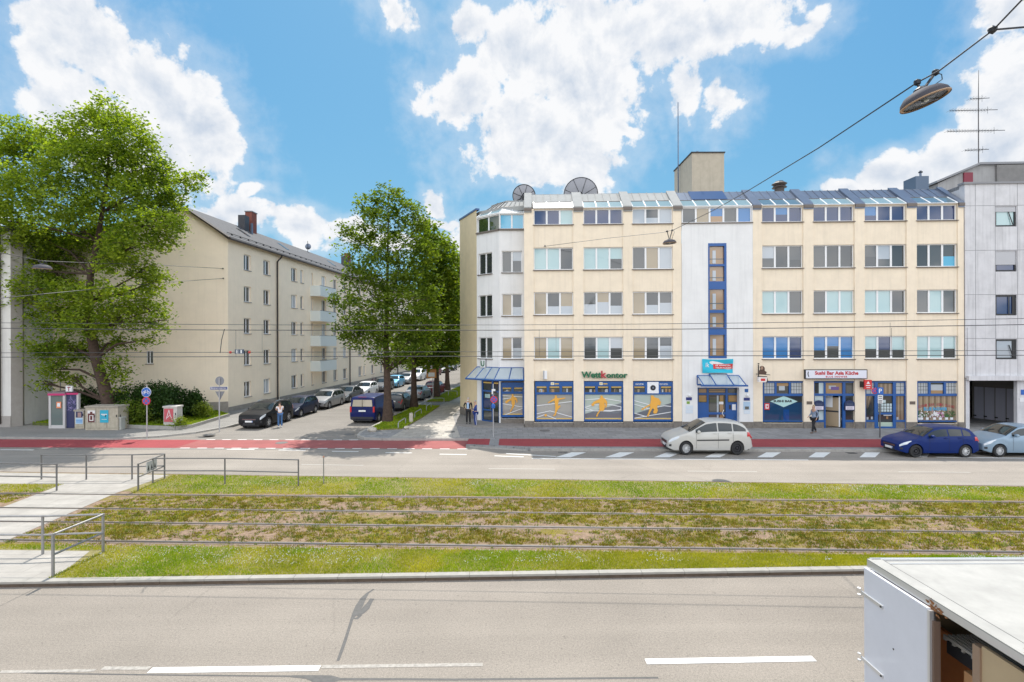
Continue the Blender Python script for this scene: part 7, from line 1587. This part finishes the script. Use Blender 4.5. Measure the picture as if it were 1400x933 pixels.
def person(label, x, y, z, facing, H, top, legs, shoe, hair, pose, sleeves='long', coat=0, extra=None, bulk=1.0):
    """facing: angle of the direction the person looks at; local +y is forward"""
    t = thing('person', label, 'person', (0, 0, 0)); ORG[t.name] = Vector((0, 0, 0)); s = H / 1.75; B = bulk
    J = dict(pel=(0, 0, .95), wai=(0, .0, 1.10), che=(0, .0, 1.30), nec=(0, .01, 1.48), hd0=(0, .03, 1.58), hd1=(0, .03, 1.68), nos=(0, .12, 1.615))
    J.update({'shL': (-.17, 0, 1.42), 'shR': (.17, 0, 1.42), 'elL': (-.24, -.02, 1.15), 'elR': (.24, -.02, 1.15), 'waL': (-.25, .06, .90), 'waR': (.25, .06, .90), 'hiL': (-.09, 0, .90), 'hiR': (.09, 0, .90), 'knL': (-.10, .03, .50), 'knR': (.10, .03, .50), 'anL': (-.10, -.02, .09), 'anR': (.10, -.02, .09)})
    J.update(pose); j = {k: Vector(v) * s for k, v in J.items()}
    def foot(a): return j[a] + Vector((0, .15, -.05)) * s
    def hand(w, e): d = (j[w] - j[e]).normalized(); return d
    names = ['pel', 'wai', 'che', 'nec', 'hd0', 'hd1', 'nos', 'shL', 'elL', 'waL', 'shR', 'elR', 'waR', 'hiL', 'knL', 'anL', 'hiR', 'knR', 'anR']
    rad = dict(pel=(.145, .105), wai=(.125, .095), che=(.15, .105), nec=.052, hd0=.085, hd1=.082, nos=.03, shL=.058, elL=.042, waL=.028, shR=.058, elR=.042, waR=.028, hiL=.085, knL=.058, anL=.042, hiR=.085, knR=.058, anR=.042)
    V = [j[n] for n in names]; Rd = [(tuple(q * s * B for q in rad[n]) if isinstance(rad[n], tuple) else rad[n] * s) for n in names]; idx = {n: i for i, n in enumerate(names)}
    E = [(idx[a], idx[b]) for a, b in (('pel', 'wai'), ('wai', 'che'), ('che', 'nec'), ('nec', 'hd0'), ('hd0', 'hd1'), ('hd0', 'nos'), ('che', 'shL'), ('shL', 'elL'), ('elL', 'waL'), ('che', 'shR'), ('shR', 'elR'), ('elR', 'waR'), ('pel', 'hiL'), ('hiL', 'knL'), ('knL', 'anL'), ('pel', 'hiR'), ('hiR', 'knR'), ('knR', 'anR'))]
    for w, e in (('waL', 'elL'), ('waR', 'elR')):   # palm, five fingers
        d = (j[w] - j[e]).normalized(); V.append(j[w] + d * .07 * s); Rd.append((.036 * s, .018 * s)); pi = len(V) - 1; E.append((idx[w], pi))
        sx_ = Vector((0, 1, 0)) if abs(d.y) < .8 else Vector((1, 0, 0))
        for q in (-1.5, -.5, .5, 1.5):
            V.append(V[pi] + sx_ * q * .019 * s + d * .05 * s); Rd.append(.0085 * s); E.append((pi, len(V) - 1)); V.append(V[-1] + (d * .035 + Vector((-.012 * (1 if w == 'waR' else -1), 0, 0))) * s * (1 - .1 * abs(q))); Rd.append(.0075 * s); E.append((len(V) - 2, len(V) - 1))
        V.append(j[w] + d * .045 * s + sx_ * .045 * s); Rd.append(.0095 * s); E.append((idx[w], len(V) - 1))
    skin('body', V, E, Rd, skinm, t)
    def part(nm, ns, es, sc_, mat, rr=None):
        v = [j[n] for n in ns]; q = []
        for n in ns: r0 = rad[n]; k = (rr or {}).get(n, 1); q.append(tuple(a * s * B * sc_ * k for a in r0) if isinstance(r0, tuple) else r0 * s * sc_ * k)
        ii = {n: i for i, n in enumerate(ns)}; return skin(nm, v, [(ii[a], ii[b]) for a, b in es], q, mat, t)
    jn = top; 
    if coat: j['hem'] = j['pel'] + Vector((0, 0, -coat)) * s; rad['hem'] = (.165, .125)
    ns = ['che', 'wai', 'pel', 'shL', 'elL', 'shR', 'elR']; es = [('che', 'wai'), ('wai', 'pel'), ('che', 'shL'), ('shL', 'elL'), ('che', 'shR'), ('shR', 'elR')]
    if sleeves == 'long':
        ns += ['waL', 'waR']; es += [('elL', 'waL'), ('elR', 'waR')]
    else:
        for a in 'LR': j['sl' + a] = j['sh' + a].lerp(j['el' + a], .55); rad['sl' + a] = .055
        ns = [n for n in ns if n not in ('elL', 'elR')] + ['slL', 'slR']; es = [('che', 'wai'), ('wai', 'pel'), ('che', 'shL'), ('shL', 'slL'), ('che', 'shR'), ('shR', 'slR')]
    if coat: ns.append('hem'); es.append(('pel', 'hem'))
    part('jacket' if sleeves == 'long' else 'shirt', ns, es, 1.16, jn)
    part('trousers', ['pel', 'hiL', 'knL', 'anL', 'hiR', 'knR', 'anR'], [('pel', 'hiL'), ('hiL', 'knL'), ('knL', 'anL'), ('pel', 'hiR'), ('hiR', 'knR'), ('knR', 'anR')], 1.13, legs, {'anL': 1.35, 'anR': 1.35})
    for a in ('anL', 'anR'): skin('shoe', [j[a] + Vector((0, -.04, -.045)) * s, j[a] + Vector((0, .05, -.05)) * s, foot(a) + Vector((0, 0, -.005)) * s], [(0, 1), (1, 2)], [(.045 * s, .04 * s), (.045 * s, .038 * s), (.038 * s, .028 * s)], shoe, t)
    skin('hair', [j['hd0'] + Vector((0, -.045, .02)) * s, j['hd1'] + Vector((0, -.02, .01)) * s, j['hd1'] + Vector((0, .02, .03)) * s], [(0, 1), (1, 2)], [.07 * s, .086 * s, .06 * s], hair, t)
    for sd in (-1, 1):
        mb = MB(); e = j['hd0'] + Vector((sd * .03, .077, .045)) * s; mb.lathe([(.001, -.01), (.012, 0), (.001, .01)], e, black, 'y', 8); mb.build('eye', t)
        mb = MB(); e = j['hd0'] + Vector((sd * .085, 0, .03)) * s; mb.lathe([(.001, -.012), (.024, 0), (.001, .012)], e, skinm, 'x', 8); mb.build('ear', t)
    mb = MB(); e = j['hd0'] + Vector((0, .085, -.015)) * s; mb.box(e.x - .025, e.x + .025, e.y - .01, e.y + .002, e.z - .005, e.z + .005, M('lips', (.35, .12, .1), .6)); mb.build('mouth', t)
    if extra: extra(t, j, s)
    t.location = (x, y, z); t.rotation_euler = (0, 0, facing); return t
cl = lambda n, c: M('cloth_' + n, c, .85, noise=.08, scale=8)
ghair = M('grey_hair', (.35, .33, .31), .8); bhair = M('brown_hair', (.06, .04, .03), .8); blond = M('blond_hair', (.42, .33, .2), .8)
def man1(t, j, s):
    mb = MB(); q = j['che']; mb.slab([(-.06 * s, 1.0 * s), (.06 * s, 1.0 * s), (.075 * s, 1.42 * s), (-.075 * s, 1.42 * s)], .0, .0, skinm) if 0 else mb.box(-.07 * s, .07 * s, .118 * s, .135 * s, 1.0 * s, 1.42 * s, cl('pale_blue', (.35, .48, .65))); mb.build('shirt_front', t)
    mb = MB(); e = j['hd0'] + Vector((0, .082, -.02)) * s; mb.box(e.x - .05 * s, e.x + .05 * s, e.y - .03, e.y + .012, e.z - .045 * s, e.z + .02 * s, M('white_beard', (.6, .6, .58), .8)); mb.build('beard', t)
x, y = G(640.3, 579.6, MK + .1); person('man in black waistcoat over pale blue shirt standing at the yellow wall', x, y, MK + .1, math.pi - .1, 1.70, cl('black', (.02, .02, .022)), cl('dark', (.018, .018, .02)), M('shoe_black', (.015, .015, .015), .5), ghair, {'elR': (.30, -.04, 1.18), 'waR': (.22, .06, 1.02)}, extra=man1, bulk=1.05)
trk = cl('track_blue', (.015, .045, .22))
def man2(t, j, s):
    mb = MB()
    for a, b in (('hiL', 'knL'), ('knL', 'anL'), ('hiR', 'knR'), ('knR', 'anR')): sd = -1 if a[-1] == 'L' else 1; mb.tube([j[a] + Vector((sd * (.095 if a[0] == 'h' else .062), 0, 0)) * s, j[b] + Vector((sd * (.064 if b[0] == 'k' else .055), 0, 0)) * s], .014, cwhite, 5)
    mb.build('side_stripe', t)
x, y = G(650.3, 583.2, MK); person('man in blue tracksuit with white side stripes and white trainers', x, y, MK, 1.9, 1.68, trk, trk, M('shoe_white', (.7, .7, .7), .5), ghair, {'elL': (-.24, .06, 1.17), 'waL': (-.08, .26, 1.16), 'elR': (.24, -.0, 1.15)}, extra=man2)
def bag(t, j, s):
    mb = MB(); p = j['waL']; mb.box(p.x - .06, p.x + .06, p.y - .14, p.y + .1, p.z - .28, p.z - .06, cl('brown', (.08, .05, .04))); mb.tube([(p.x, p.y - .08, p.z - .06), (p.x, p.y, p.z), (p.x, p.y + .05, p.z - .06)], .01, blk, 4); mb.build('handbag', None, 'small brown handbag held by the walking woman', 'handbag') if 0 else mb.build('pocket_flap', t)
x, y = G(1113, 592.5, MK); person('woman in a grey blue patterned jacket walking past the restaurant door', x, y, MK, math.pi / 2 + .2, 1.66, M('patterned_jacket', (.26, .32, .42), .85, noise=.6, scale=22), cl('dark', (.018, .018, .02)), M('shoe_brown', (.16, .10, .07), .6), blond, {'knL': (-.09, .14, .50), 'anL': (-.09, .20, .10), 'knR': (.09, -.02, .49), 'anR': (.09, -.22, .12), 'elL': (-.22, -.12, 1.18), 'waL': (-.20, -.02, .95), 'elR': (.22, .0, 1.16), 'waR': (.2, .18, 1.02)}, coat=.14, bulk=1.1)
x, y = G(383, 584.4, 0); person('person in white T-shirt and blue jeans leaning to the black car door', x, y, 0, .6, 1.66, cl('white_shirt', (.74, .70, .72)), cl('jeans', (.06, .14, .30)), M('shoe_white', (.7, .7, .7), .5), bhair, {'che': (0, .05, 1.29), 'nec': (0, .09, 1.46), 'hd0': (0, .13, 1.55), 'hd1': (0, .14, 1.65), 'nos': (0, .22, 1.57), 'elL': (-.23, .14, 1.18), 'waL': (-.12, .34, 1.12), 'elR': (.23, .14, 1.18), 'waR': (.14, .34, 1.15), 'shL': (-.17, .05, 1.40), 'shR': (.17, .05, 1.40)}, sleeves='short')

# ================================================================ trees and shrubs
def unit(n): v = rng.normal(size=(n, 3)); return v / np.linalg.norm(v, axis=1)[:, None]
def leaves(centers, per, sig, size, flat=.5):
    n = len(centers) * per; c = np.repeat(centers, per, axis=0) + rng.normal(size=(n, 3)) * np.repeat(sig, per, axis=0).reshape(n, -1)
    nr = unit(n); nr[:, 2] = np.abs(nr[:, 2]) + flat; nr /= np.linalg.norm(nr, axis=1)[:, None]
    a = np.cross(nr, unit(n)); a /= np.linalg.norm(a, axis=1)[:, None] + 1e-9; b = np.cross(nr, a)
    s = size * rng.uniform(.55, 1.25, size=(n, 1)); k = .62
    V = np.stack([c - a * s, c - b * s * k + nr * s * .12, c + a * s, c + b * s * k + nr * s * .12], axis=1)
    return V.reshape(-1, 3)
barkm = M('bark', (.075, .048, .034), .95, noise=.45, scale=7, bump=1.0, bscale=14)
def tree(label, base, trunk, tr, blobs, dens, per, sig, leaf, mat, cat='tree', group=None, name='deciduous_tree', z0=.1, bm_=None, sub=1.0, inner=.25):
    t = thing(name, label, cat, (base[0], base[1], z0), group); O = Vector((base[0], base[1], z0))
    mb = MB(); top = Vector(trunk[-1]); n = len(trunk); tr_pts = [Vector(p) for p in trunk]
    rs = [tr * (1.3 if i == 0 else 1) * (1 - .88 * i / (n - 1)) for i in range(n)]
    mb.tube(tr_pts, rs, bm_ or barkm, 12)
    cs = []; rnd = random.Random(int(abs(base[0]) * 97))
    limbs = []
    for (x, y, z, rx, ry_, rz_) in blobs:
        c = Vector((x, y, z)); best = min(tr_pts[1:], key=lambda p: (p - c).length + max(0, p.z - c.z + .5) * 3)
        r0 = max(.03, min(.11, rs[tr_pts.index(best)] * .42)); mid = best.lerp(c, .5) + Vector((rnd.uniform(-.3, .3), rnd.uniform(-.3, .3), rnd.uniform(.0, .5)))
        mb.tube([best, best.lerp(mid, .5), mid, c], [r0, r0 * .8, r0 * .6, r0 * .25], bm_ or barkm, 7)
        for q in range(5):
            d = Vector((rnd.gauss(0, 1), rnd.gauss(0, 1), rnd.gauss(0.3, .8))).normalized(); e = c + Vector((d.x * rx, d.y * ry_, d.z * rz_)) * .85; mb.tube([mid.lerp(c, rnd.uniform(.3, 1)), c.lerp(e, .5) + Vector((0, 0, .1)), e], [r0 * .35, r0 * .22, .012], bm_ or barkm, 5)
    mb.build('trunk', t, smooth=60)
    for (x, y, z, rx, ry_, rz_) in blobs:
        vol = rx * ry_ * rz_; m_ = max(6, int(dens * (rx * ry_ + rx * rz_ + ry_ * rz_) / 3 * 4)); d = unit(m_)
        rad = rng.uniform(inner, 1.0, size=(m_, 1)) ** .45 * rng.uniform(.85, 1.12, size=(m_, 1)); cs.append(np.array([x, y, z]) + d * rad * np.array([rx, ry_, rz_]))
    cs = np.concatenate(cs); sg = rng.uniform(sig * .6, sig * 1.35, size=(len(cs), 1)) * np.array([[1, 1, .62]])
    V = leaves(cs, per, sg, leaf); fastmesh('crown', V - np.array(O), 4, mat, parent=t)
    return t
def pb(lst, Y, dsc=1.0, rnd=None, spread=.8, ymin=None):
    out = []; rr = random.Random(3 if rnd is None else rnd)
    for e in lst:
        px, py, rx, ry_ = e[:4]; dy = e[4] if len(e) > 4 else rr.uniform(-spread, spread) * 2; y = Y + dy; q = P(px, py, y); k = y / 700; out.append((q[0], q[1], q[2], rx * k, (rx + ry_) / 2 * k * dsc, ry_ * k))
    return out
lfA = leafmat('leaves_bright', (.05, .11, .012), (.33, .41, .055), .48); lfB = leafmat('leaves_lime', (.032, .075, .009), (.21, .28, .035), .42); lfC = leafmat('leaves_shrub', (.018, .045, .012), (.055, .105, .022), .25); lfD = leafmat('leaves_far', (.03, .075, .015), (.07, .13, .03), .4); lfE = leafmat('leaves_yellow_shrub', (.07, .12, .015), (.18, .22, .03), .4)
YB = 33.0
big = [(150, 158, 26, 22, 0), (215, 385, 20, 12, 0), (150, 335, 30, 24, 2.5), (110, 315, 26, 24, 2), (190, 405, 26, 14, .5), (50, 350, 26, 20, 2), (75, 375, 22, 20, 2), (240, 305, 14, 12, 0), (230, 240, 14, 14, .5), (100, 520, 12, 9, .2), (60, 525, 10, 7, .2),  (128, 182, 36, 28, .5), (172, 188, 34, 30, -.5), (85, 190, 30, 24, .3), (55, 205, 34, 28, 1), (100, 225, 42, 34, -1.5), (155, 232, 44, 34, 1.0), (198, 222, 26, 30, 0), (20, 190, 30, 28, .5), (-10, 235, 36, 40, 0), (35, 255, 40, 34, -1.5), (85, 280, 42, 32, -2), (135, 285, 36, 28, 2), (175, 272, 38, 30, -1), (212, 262, 30, 26, .6),
       (243, 262, 20, 17, 0), (262, 247, 14, 13, 0), (232, 287, 17, 16, .5), (205, 308, 34, 24, -1.5), (180, 336, 34, 22, -2), (222, 330, 20, 15, -.5), (158, 362, 24, 18, -1.5), (196, 372, 26, 12, -1), (-20, 300, 40, 36, 0), (25, 312, 34, 30, 0), (60, 330, 28, 26, 1), (15, 368, 30, 28, 1), (48, 392, 26, 24, 0), (20, 410, 14, 14, .5),
       (92, 348, 24, 20, 2.5), (95, 402, 34, 22, -.5), (140, 405, 32, 22, -1), (75, 436, 32, 20, .5), (118, 440, 36, 22, -1), (165, 438, 30, 20, 0), (205, 425, 20, 14, .3), (217, 442, 13, 14, 0), (60, 472, 24, 18, 0), (92, 480, 30, 18, .5), (70, 505, 18, 14, 0), (128, 476, 20, 16, 1), (168, 470, 14, 12, 1), (155, 505, 14, 20, 0), (160, 538, 12, 10, .3), (205, 465, 9, 9, 0)]
btr = [(*G(147, 585, .2), .2)]; btr = [(P(149, 560, YB)[0] + .2, YB, .2)] + [P(px, py, YB + d) for px, py, d in ((148, 550, 0), (140, 520, 0), (131, 490, .1), (124, 455, .1), (121, 415, .2), (124, 375, .2), (133, 330, .1), (140, 290, 0), (147, 240, 0), (150, 180, 0))]
tree('huge plane tree with a leaning trunk rising before the blank gable wall', btr[0], btr, .40, [(a, b, c, d * 1.05, e * 1.1, f * 1.05) for a, b, c, d, e, f in pb(big, YB, 1.0)], 8.8, 25, .28, .112, lfA, name='plane_tree')
T1 = [(530, 268, 24, 16, 0), (508, 282, 22, 18, .3), (555, 290, 24, 18, -.3), (522, 308, 36, 22, -.6), (570, 312, 20, 20, .4), (478, 318, 18, 12, .2), (500, 338, 34, 22, .5), (548, 340, 36, 26, -1), (580, 345, 18, 22, .5), (522, 372, 44, 26, -1.2), (488, 378, 26, 14, 0), (568, 380, 30, 24, -.4), (506, 404, 42, 22, -.8), (470, 412, 22, 12, .3), (550, 414, 44, 24, -1.4), (590, 410, 16, 22, .4),
      (488, 438, 34, 18, 0), (530, 446, 42, 22, -1.2), (575, 446, 34, 22, -.6), (502, 466, 34, 16, .4), (548, 474, 36, 18, -.6), (520, 490, 24, 10, 0), (480, 455, 24, 10, .2), (585, 470, 22, 14, .4), (545, 495, 22, 9, .2)]
b1 = (*G(530, 577.5, MK), MK); t1 = [b1] + [P(px, py, b1[1]) for px, py in ((530, 545), (529, 510), (528, 470), (529, 420), (530, 360), (531, 290))]
tree('tall lime tree nearest the crossing with its trunk beside the blue van', b1, t1, .30, pb(T1, b1[1]), 7.5, 22, .24, .115, lfB, group='street trees along the side street', name='lime_tree')
def moretrees():
    specs = [(566, 557.5, [(582, 318, 20, 18), (600, 342, 20, 22), (585, 365, 26, 24), (605, 385, 22, 24), (580, 405, 28, 24), (606, 425, 22, 22), (585, 450, 30, 22), (560, 470, 26, 18), (605, 468, 24, 18), (590, 490, 30, 14), (560, 492, 18, 8)], 'second lime tree from the crossing, trunk at the back of the first grass strip'),
             (597, 543.5, [(606, 345, 20, 20), (622, 370, 18, 26), (600, 400, 26, 26), (622, 420, 18, 26), (606, 450, 28, 22), (622, 475, 18, 18), (600, 490, 26, 12), (580, 480, 14, 14)], 'third lime tree from the crossing beside the site sign'),
             (611.5, 533.5, [(618, 362, 16, 18), (634, 395, 20, 26), (612, 425, 22, 24), (630, 455, 20, 22), (612, 482, 24, 14), (632, 488, 18, 12)], 'fourth lime tree, its trunk just left of the yellow wall')]
    for px, py, bl, lab in specs:
        b = (*G(px, py, MK), MK); tt = [b] + [P(px - (a / 60), y_, b[1]) for a, y_ in ((0, 540 if py > 550 else 520), (20, 500), (0, 460), (-60, 420), (-120, 370))]
        tree(lab, b, tt, .30, pb(bl, b[1], 1.1, 5), 7, 14, .34, .20, lfB, group='street trees along the side street', name='lime_tree')
    ords = ('fifth', 'sixth', 'seventh', 'eighth')
    for k, yv in enumerate((68, 79, 91, 105)):
        x = SX(yv, -7.4) - .2; bl = [(x + random.uniform(-1.6, 1.6), yv + random.uniform(-1.8, 1.8), z, 2.6 - abs(z - 8) * .16, 2.6, 1.7) for z in (4.8, 6.2, 7.8, 9.4, 11, 12.6) for _ in (0, 1)]
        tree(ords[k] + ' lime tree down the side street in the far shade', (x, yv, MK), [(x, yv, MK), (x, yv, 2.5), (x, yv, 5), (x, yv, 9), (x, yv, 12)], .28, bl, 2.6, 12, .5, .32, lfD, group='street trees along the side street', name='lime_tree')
moretrees()
def shrub(label, bl, Y, mat, dens=18, per=12, sig=.15, leaf=.075, group=None, z0=.26):
    B_ = pb(bl, Y, 1.0); xs_ = [b[0] for b in B_]; x = sum(xs_) / len(xs_); t = thing('shrub', label, 'shrub', (x, Y, z0), group); mb = MB(); rr = random.Random(int(Y * 10))
    for b in B_: 
        for q in range(3): mb.tube([(x + rr.uniform(-.2, .2), Y, z0 - .05), (b[0] * .6 + x * .4, (b[1] + Y) / 2, b[2] * .6), (b[0] + rr.uniform(-.3, .3) * b[3], b[1], b[2] + rr.uniform(0, .6) * b[5])], [.04, .03, .01], barkm, 5)
    mb.build('stems', t); cs = []
    for (a, b, c, rx, ry_, rz_) in B_:
        m_ = int(dens * (rx * rz_ + rx * ry_ + ry_ * rz_) / 3 * 12); d = unit(m_); cs.append(np.array([a, b, c]) + d * rng.uniform(.25, 1.08, size=(m_, 1)) ** .5 * np.array([rx, ry_, rz_]))
    cs = np.concatenate(cs); cs = cs[cs[:, 2] > z0 + .02]; V = leaves(cs, per, np.full((len(cs), 1), sig) * np.ones((1, 3)), leaf, .25); V[:, 2] = np.maximum(V[:, 2], z0 - .02)
    fastmesh('foliage', V - np.array((x, Y, z0)), 4, mat, parent=t)
shrub('tall dark laurel shrub right of the leaning trunk', [(182, 548, 22, 20), (205, 552, 20, 26), (232, 550, 20, 24), (215, 538, 24, 14), (245, 545, 9, 14), (178, 568, 18, 14)], 34.6, lfC)
shrub('rounder green shrub in front of the laurel by the cabinets', [(182, 563, 17, 16), (170, 572, 10, 10), (196, 568, 10, 13)], 33.6, lfB, leaf=.065)
shrub('dark low shrub between the phone booth and the leaning trunk', [(110, 548, 16, 14), (128, 546, 14, 14), (98, 556, 8, 12), (150, 555, 12, 12)], 34.3, lfC)
shrub('small upright shrub near the building corner', [(266, 550, 9, 13), (262, 560, 10, 8)], 36.5, lfC, dens=45, per=14, leaf=.085); shrub('little yellow green shrub at the foot of the corner shrub', [(277, 560, 8, 7)], 35.8, lfE, leaf=.07, dens=55)
shrub('low leafy plant beside the pale cabinet with the red poster', [(246, 578, 7, 5), (219, 580, 5, 5)], 32.7, lfE, leaf=.06, dens=45)

# ================================================================ grass, sedum and clover (uncountable)
def vnoise(x, y, s, seed):
    r = np.random.default_rng(seed); G_ = r.random((256, 256)); u = x * s + 1000.3; v = y * s + 1000.7; i = np.floor(u).astype(int); j = np.floor(v).astype(int); fu = u - i; fv = v - j; fu = fu * fu * (3 - 2 * fu); fv = fv * fv * (3 - 2 * fv)
    g = lambda a, b: G_[a % 256, b % 256]
    return (g(i, j) * (1 - fu) + g(i + 1, j) * fu) * (1 - fv) + (g(i, j + 1) * (1 - fu) + g(i + 1, j + 1) * fu) * fv
def fbm(x, y, s, seed): return sum(vnoise(x, y, s * 2 ** k, seed + k) * .5 ** k for k in range(4)) / 1.875
def blades(x, y, z, h, w, lean=.45):
    n = len(x); a = rng.uniform(0, 2 * np.pi, n); d = np.stack([np.cos(a), np.sin(a)], 1); b = rng.uniform(0, 2 * np.pi, n); ln = np.stack([np.cos(b), np.sin(b)], 1) * (h * rng.uniform(.1, lean * 2, n))[:, None]
    V = np.zeros((n, 3, 3)); p = np.stack([x, y], 1); V[:, 0, :2] = p - d * w[:, None] / 2; V[:, 1, :2] = p + d * w[:, None] / 2; V[:, 2, :2] = p + ln; V[:, 0, 2] = z; V[:, 1, 2] = z; V[:, 2, 2] = z + h
    return V.reshape(-1, 3)
grassm = leafmat('grass_blades', (.20, .24, .012), (.48, .44, .05), .3); grassl = leafmat('lush_grass_blades', (.12, .23, .008), (.34, .40, .02), .3); sedm = leafmat('sedum_blades', (.20, .19, .03), (.40, .34, .07), .3)
def oncross(x, y): return ((x < -10.6) & (y < 13.25 - .0378 * (x + 10.6)) & (x < -10.6)) | ((x > -17.0) & (x < -13.7) & (y > 13.2)) | ((y > 19.4) & (x < -13.9)) | ((x > -16.6) & (x < -13.9) & (y > 18.3))
def field(n, x0, x1, f0, f1, dens, keep, hh, ww, mats, name, thr_seed, yexp=False):
    x = rng.uniform(x0, x1, n); v = rng.uniform(0, 1, n); lo, hi = f0(x), f1(x); y = lo + (hi - lo) * v
    k = (np.abs(x) < y * 1.08 + .6) & (hi > lo) & ~oncross(x, y) & keep(x, y, v); x, y = x[k], y[k]; m_ = len(x)
    lush = fbm(x, y, .5, 91) + rng.normal(0, .05, m_)
    out = []
    for sel, mt, nm in ((lush < .5, mats[0], name), (lush >= .5, mats[1], name)):
        if sel.sum() == 0: continue
        xx, yy_ = x[sel], y[sel]; h = rng.uniform(hh[0], hh[1], len(xx)) * (1 + .5 * (fbm(xx, yy_, 1.2, 33) - .5)); w_ = rng.uniform(ww[0], ww[1], len(xx))
        fastmesh(nm, blades(xx, yy_, np.full(len(xx), MK - .012), h, w_), 3, mt, kind='stuff')
field(150000, -14, 16, lambda x: 11.98 + .027 * x, lambda x: 13.15 - .0378 * x, 0, lambda x, y, v: rng.uniform(0, 1, len(x)) < .25 + 1.0 * fbm(x, y, 1.6, 12), (.03, .075), (.010, .022), (grassm, grassl), 'grass', 1)
field(95000, -24, 22, lambda x: 17.75 - .0378 * x, lambda x: 19.85 - .064 * x, 0, lambda x, y, v: rng.uniform(0, 1, len(x)) < .2 + 1.1 * fbm(x, y, 1.4, 17), (.035, .085), (.014, .032), (grassm, grassl), 'grass', 2)
def sed(x, y, v):
    f = fbm(x * .7, y * 2.0, .55, 41); c = fbm(x, y, 5.0, 51); left = np.clip((-x - 7) / 5, 0, 1) * .16
    return (f + left > .45) & (c > .47 - .3 * np.clip(f - .5, 0, 1)) | ((c > .66) & (rng.uniform(0, 1, len(x)) < .7))
field(170000, -24, 20, lambda x: 13.15 - .0378 * x, lambda x: 17.75 - .0378 * x, 0, lambda x, y, v: sed(x, y, v) & (np.min([np.abs(y - (r_ - .0378 * x)) for r_ in railY], axis=0) > .12), (.018, .055), (.016, .036), (sedm, grassm), 'sedum', 3)
def clumps(n, x0, x1, thr, seed, per, hh, mt, nm):
    x = rng.uniform(x0, x1, n); y = 13.3 + rng.uniform(0, 1, n) * 4.3 - .0378 * x; f = fbm(x * .7, y * 2.0, .55, 41); ok = (np.abs(x) < y * 1.08) & ~oncross(x, y) & (f + rng.normal(0, .08, n) > thr) & (np.min([np.abs(y - (r_ - .0378 * x)) for r_ in railY], axis=0) > .09)
    x, y = np.repeat(x[ok], per), np.repeat(y[ok], per); m_ = len(x); rr_ = np.repeat(rng.uniform(.02, .07, ok.sum()), per); x = x + rng.normal(0, 1, m_) * rr_ * 1.3; y = y + rng.normal(0, 1, m_) * rr_ * .8
    fastmesh(nm, blades(x, y, np.full(m_, MK - .012), rng.uniform(*hh, m_) * (.5 + rr_ * 14), rng.uniform(.014, .03, m_), .7), 3, mt, kind='stuff')
clumps(5200, -18, 18, .34, 1, 16, (.03, .07), leafmat('dark_sedum_blades', (.11, .09, .01), (.34, .27, .04), .2), 'sedum')
clumps(3500, -18, 18, .30, 2, 12, (.03, .08), leafmat('green_weed_blades', (.08, .12, .015), (.20, .24, .04), .2), 'weeds')
def flowers(n, x0, x1, f0, f1, seed, thr, size):
    x = rng.uniform(x0, x1, n); lo, hi = f0(x), f1(x); y = lo + (hi - lo) * rng.uniform(0, 1, n); k = (fbm(x, y, .5, seed) * .6 + fbm(x, y, 4, seed) * .4 > thr) & ~oncross(x, y) & (hi > lo); x, y = x[k], y[k]; m_ = len(x); z = MK + rng.uniform(.04, .075, m_); s = size * rng.uniform(.6, 1.2, m_)
    V = np.zeros((m_, 4, 3)); 
    for i, (a, b, c) in enumerate(((-1, 0, -.3), (0, -.5, -1), (1, 0, .3), (0, .5, 1))): V[:, i, 0] = x + a * s; V[:, i, 1] = y + b * s; V[:, i, 2] = z + c * s
    return V.reshape(-1, 3)
wf = M('clover_white', (.62, .62, .52), .8)
fastmesh('clover_flowers', np.concatenate([flowers(3600, -12, 15, lambda x: 12.35 + .01 * x, lambda x: 13.1 - .0378 * x, 61, .54, .010), flowers(2500, -10, 17, lambda x: 18.5 - .05 * x, lambda x: 19.6 - .064 * x, 63, .57, .012)]), 4, wf, kind='stuff')
def patchgrass(name, pts, n, z, mt, hh=(.05, .12)):
    from mathutils.geometry import intersect_point_line
    P_ = np.array(pts); x = rng.uniform(P_[:, 0].min(), P_[:, 0].max(), n); y = rng.uniform(P_[:, 1].min(), P_[:, 1].max(), n); ins = np.zeros(n, bool); j = len(pts) - 1
    for i in range(len(pts)):
        xi, yi, xj, yj = *pts[i], *pts[j]; c = ((yi > y) != (yj > y)) & (x < (xj - xi) * (y - yi) / (yj - yi + 1e-12) + xi); ins ^= c; j = i
    x, y = x[ins], y[ins]; fastmesh(name, blades(x, y, np.full(len(x), z), rng.uniform(*hh, len(x)), rng.uniform(.03, .06, len(x))), 3, mt, kind='stuff')
patchgrass('grass', bedp, 30000, .25, grassl); patchgrass('grass', st, 14000, MK + .04, grassl); patchgrass('grass', [p for p in st2 if p[1] < 61][:3] + [(-6.3, 60)], 12000, MK + .04, grassl)
# weeds along the kerb edges
xx = rng.uniform(-16, 16, 2600); kk = fbm(xx, xx * 0, 1.5, 7) > .5; xx = xx[kk]
fastmesh('kerb_weeds', blades(xx, 19.9 - .064 * xx + rng.normal(0, .03, len(xx)), np.full(len(xx), .07), rng.uniform(.03, .09, len(xx)), rng.uniform(.02, .04, len(xx))), 3, sedm, kind='stuff')
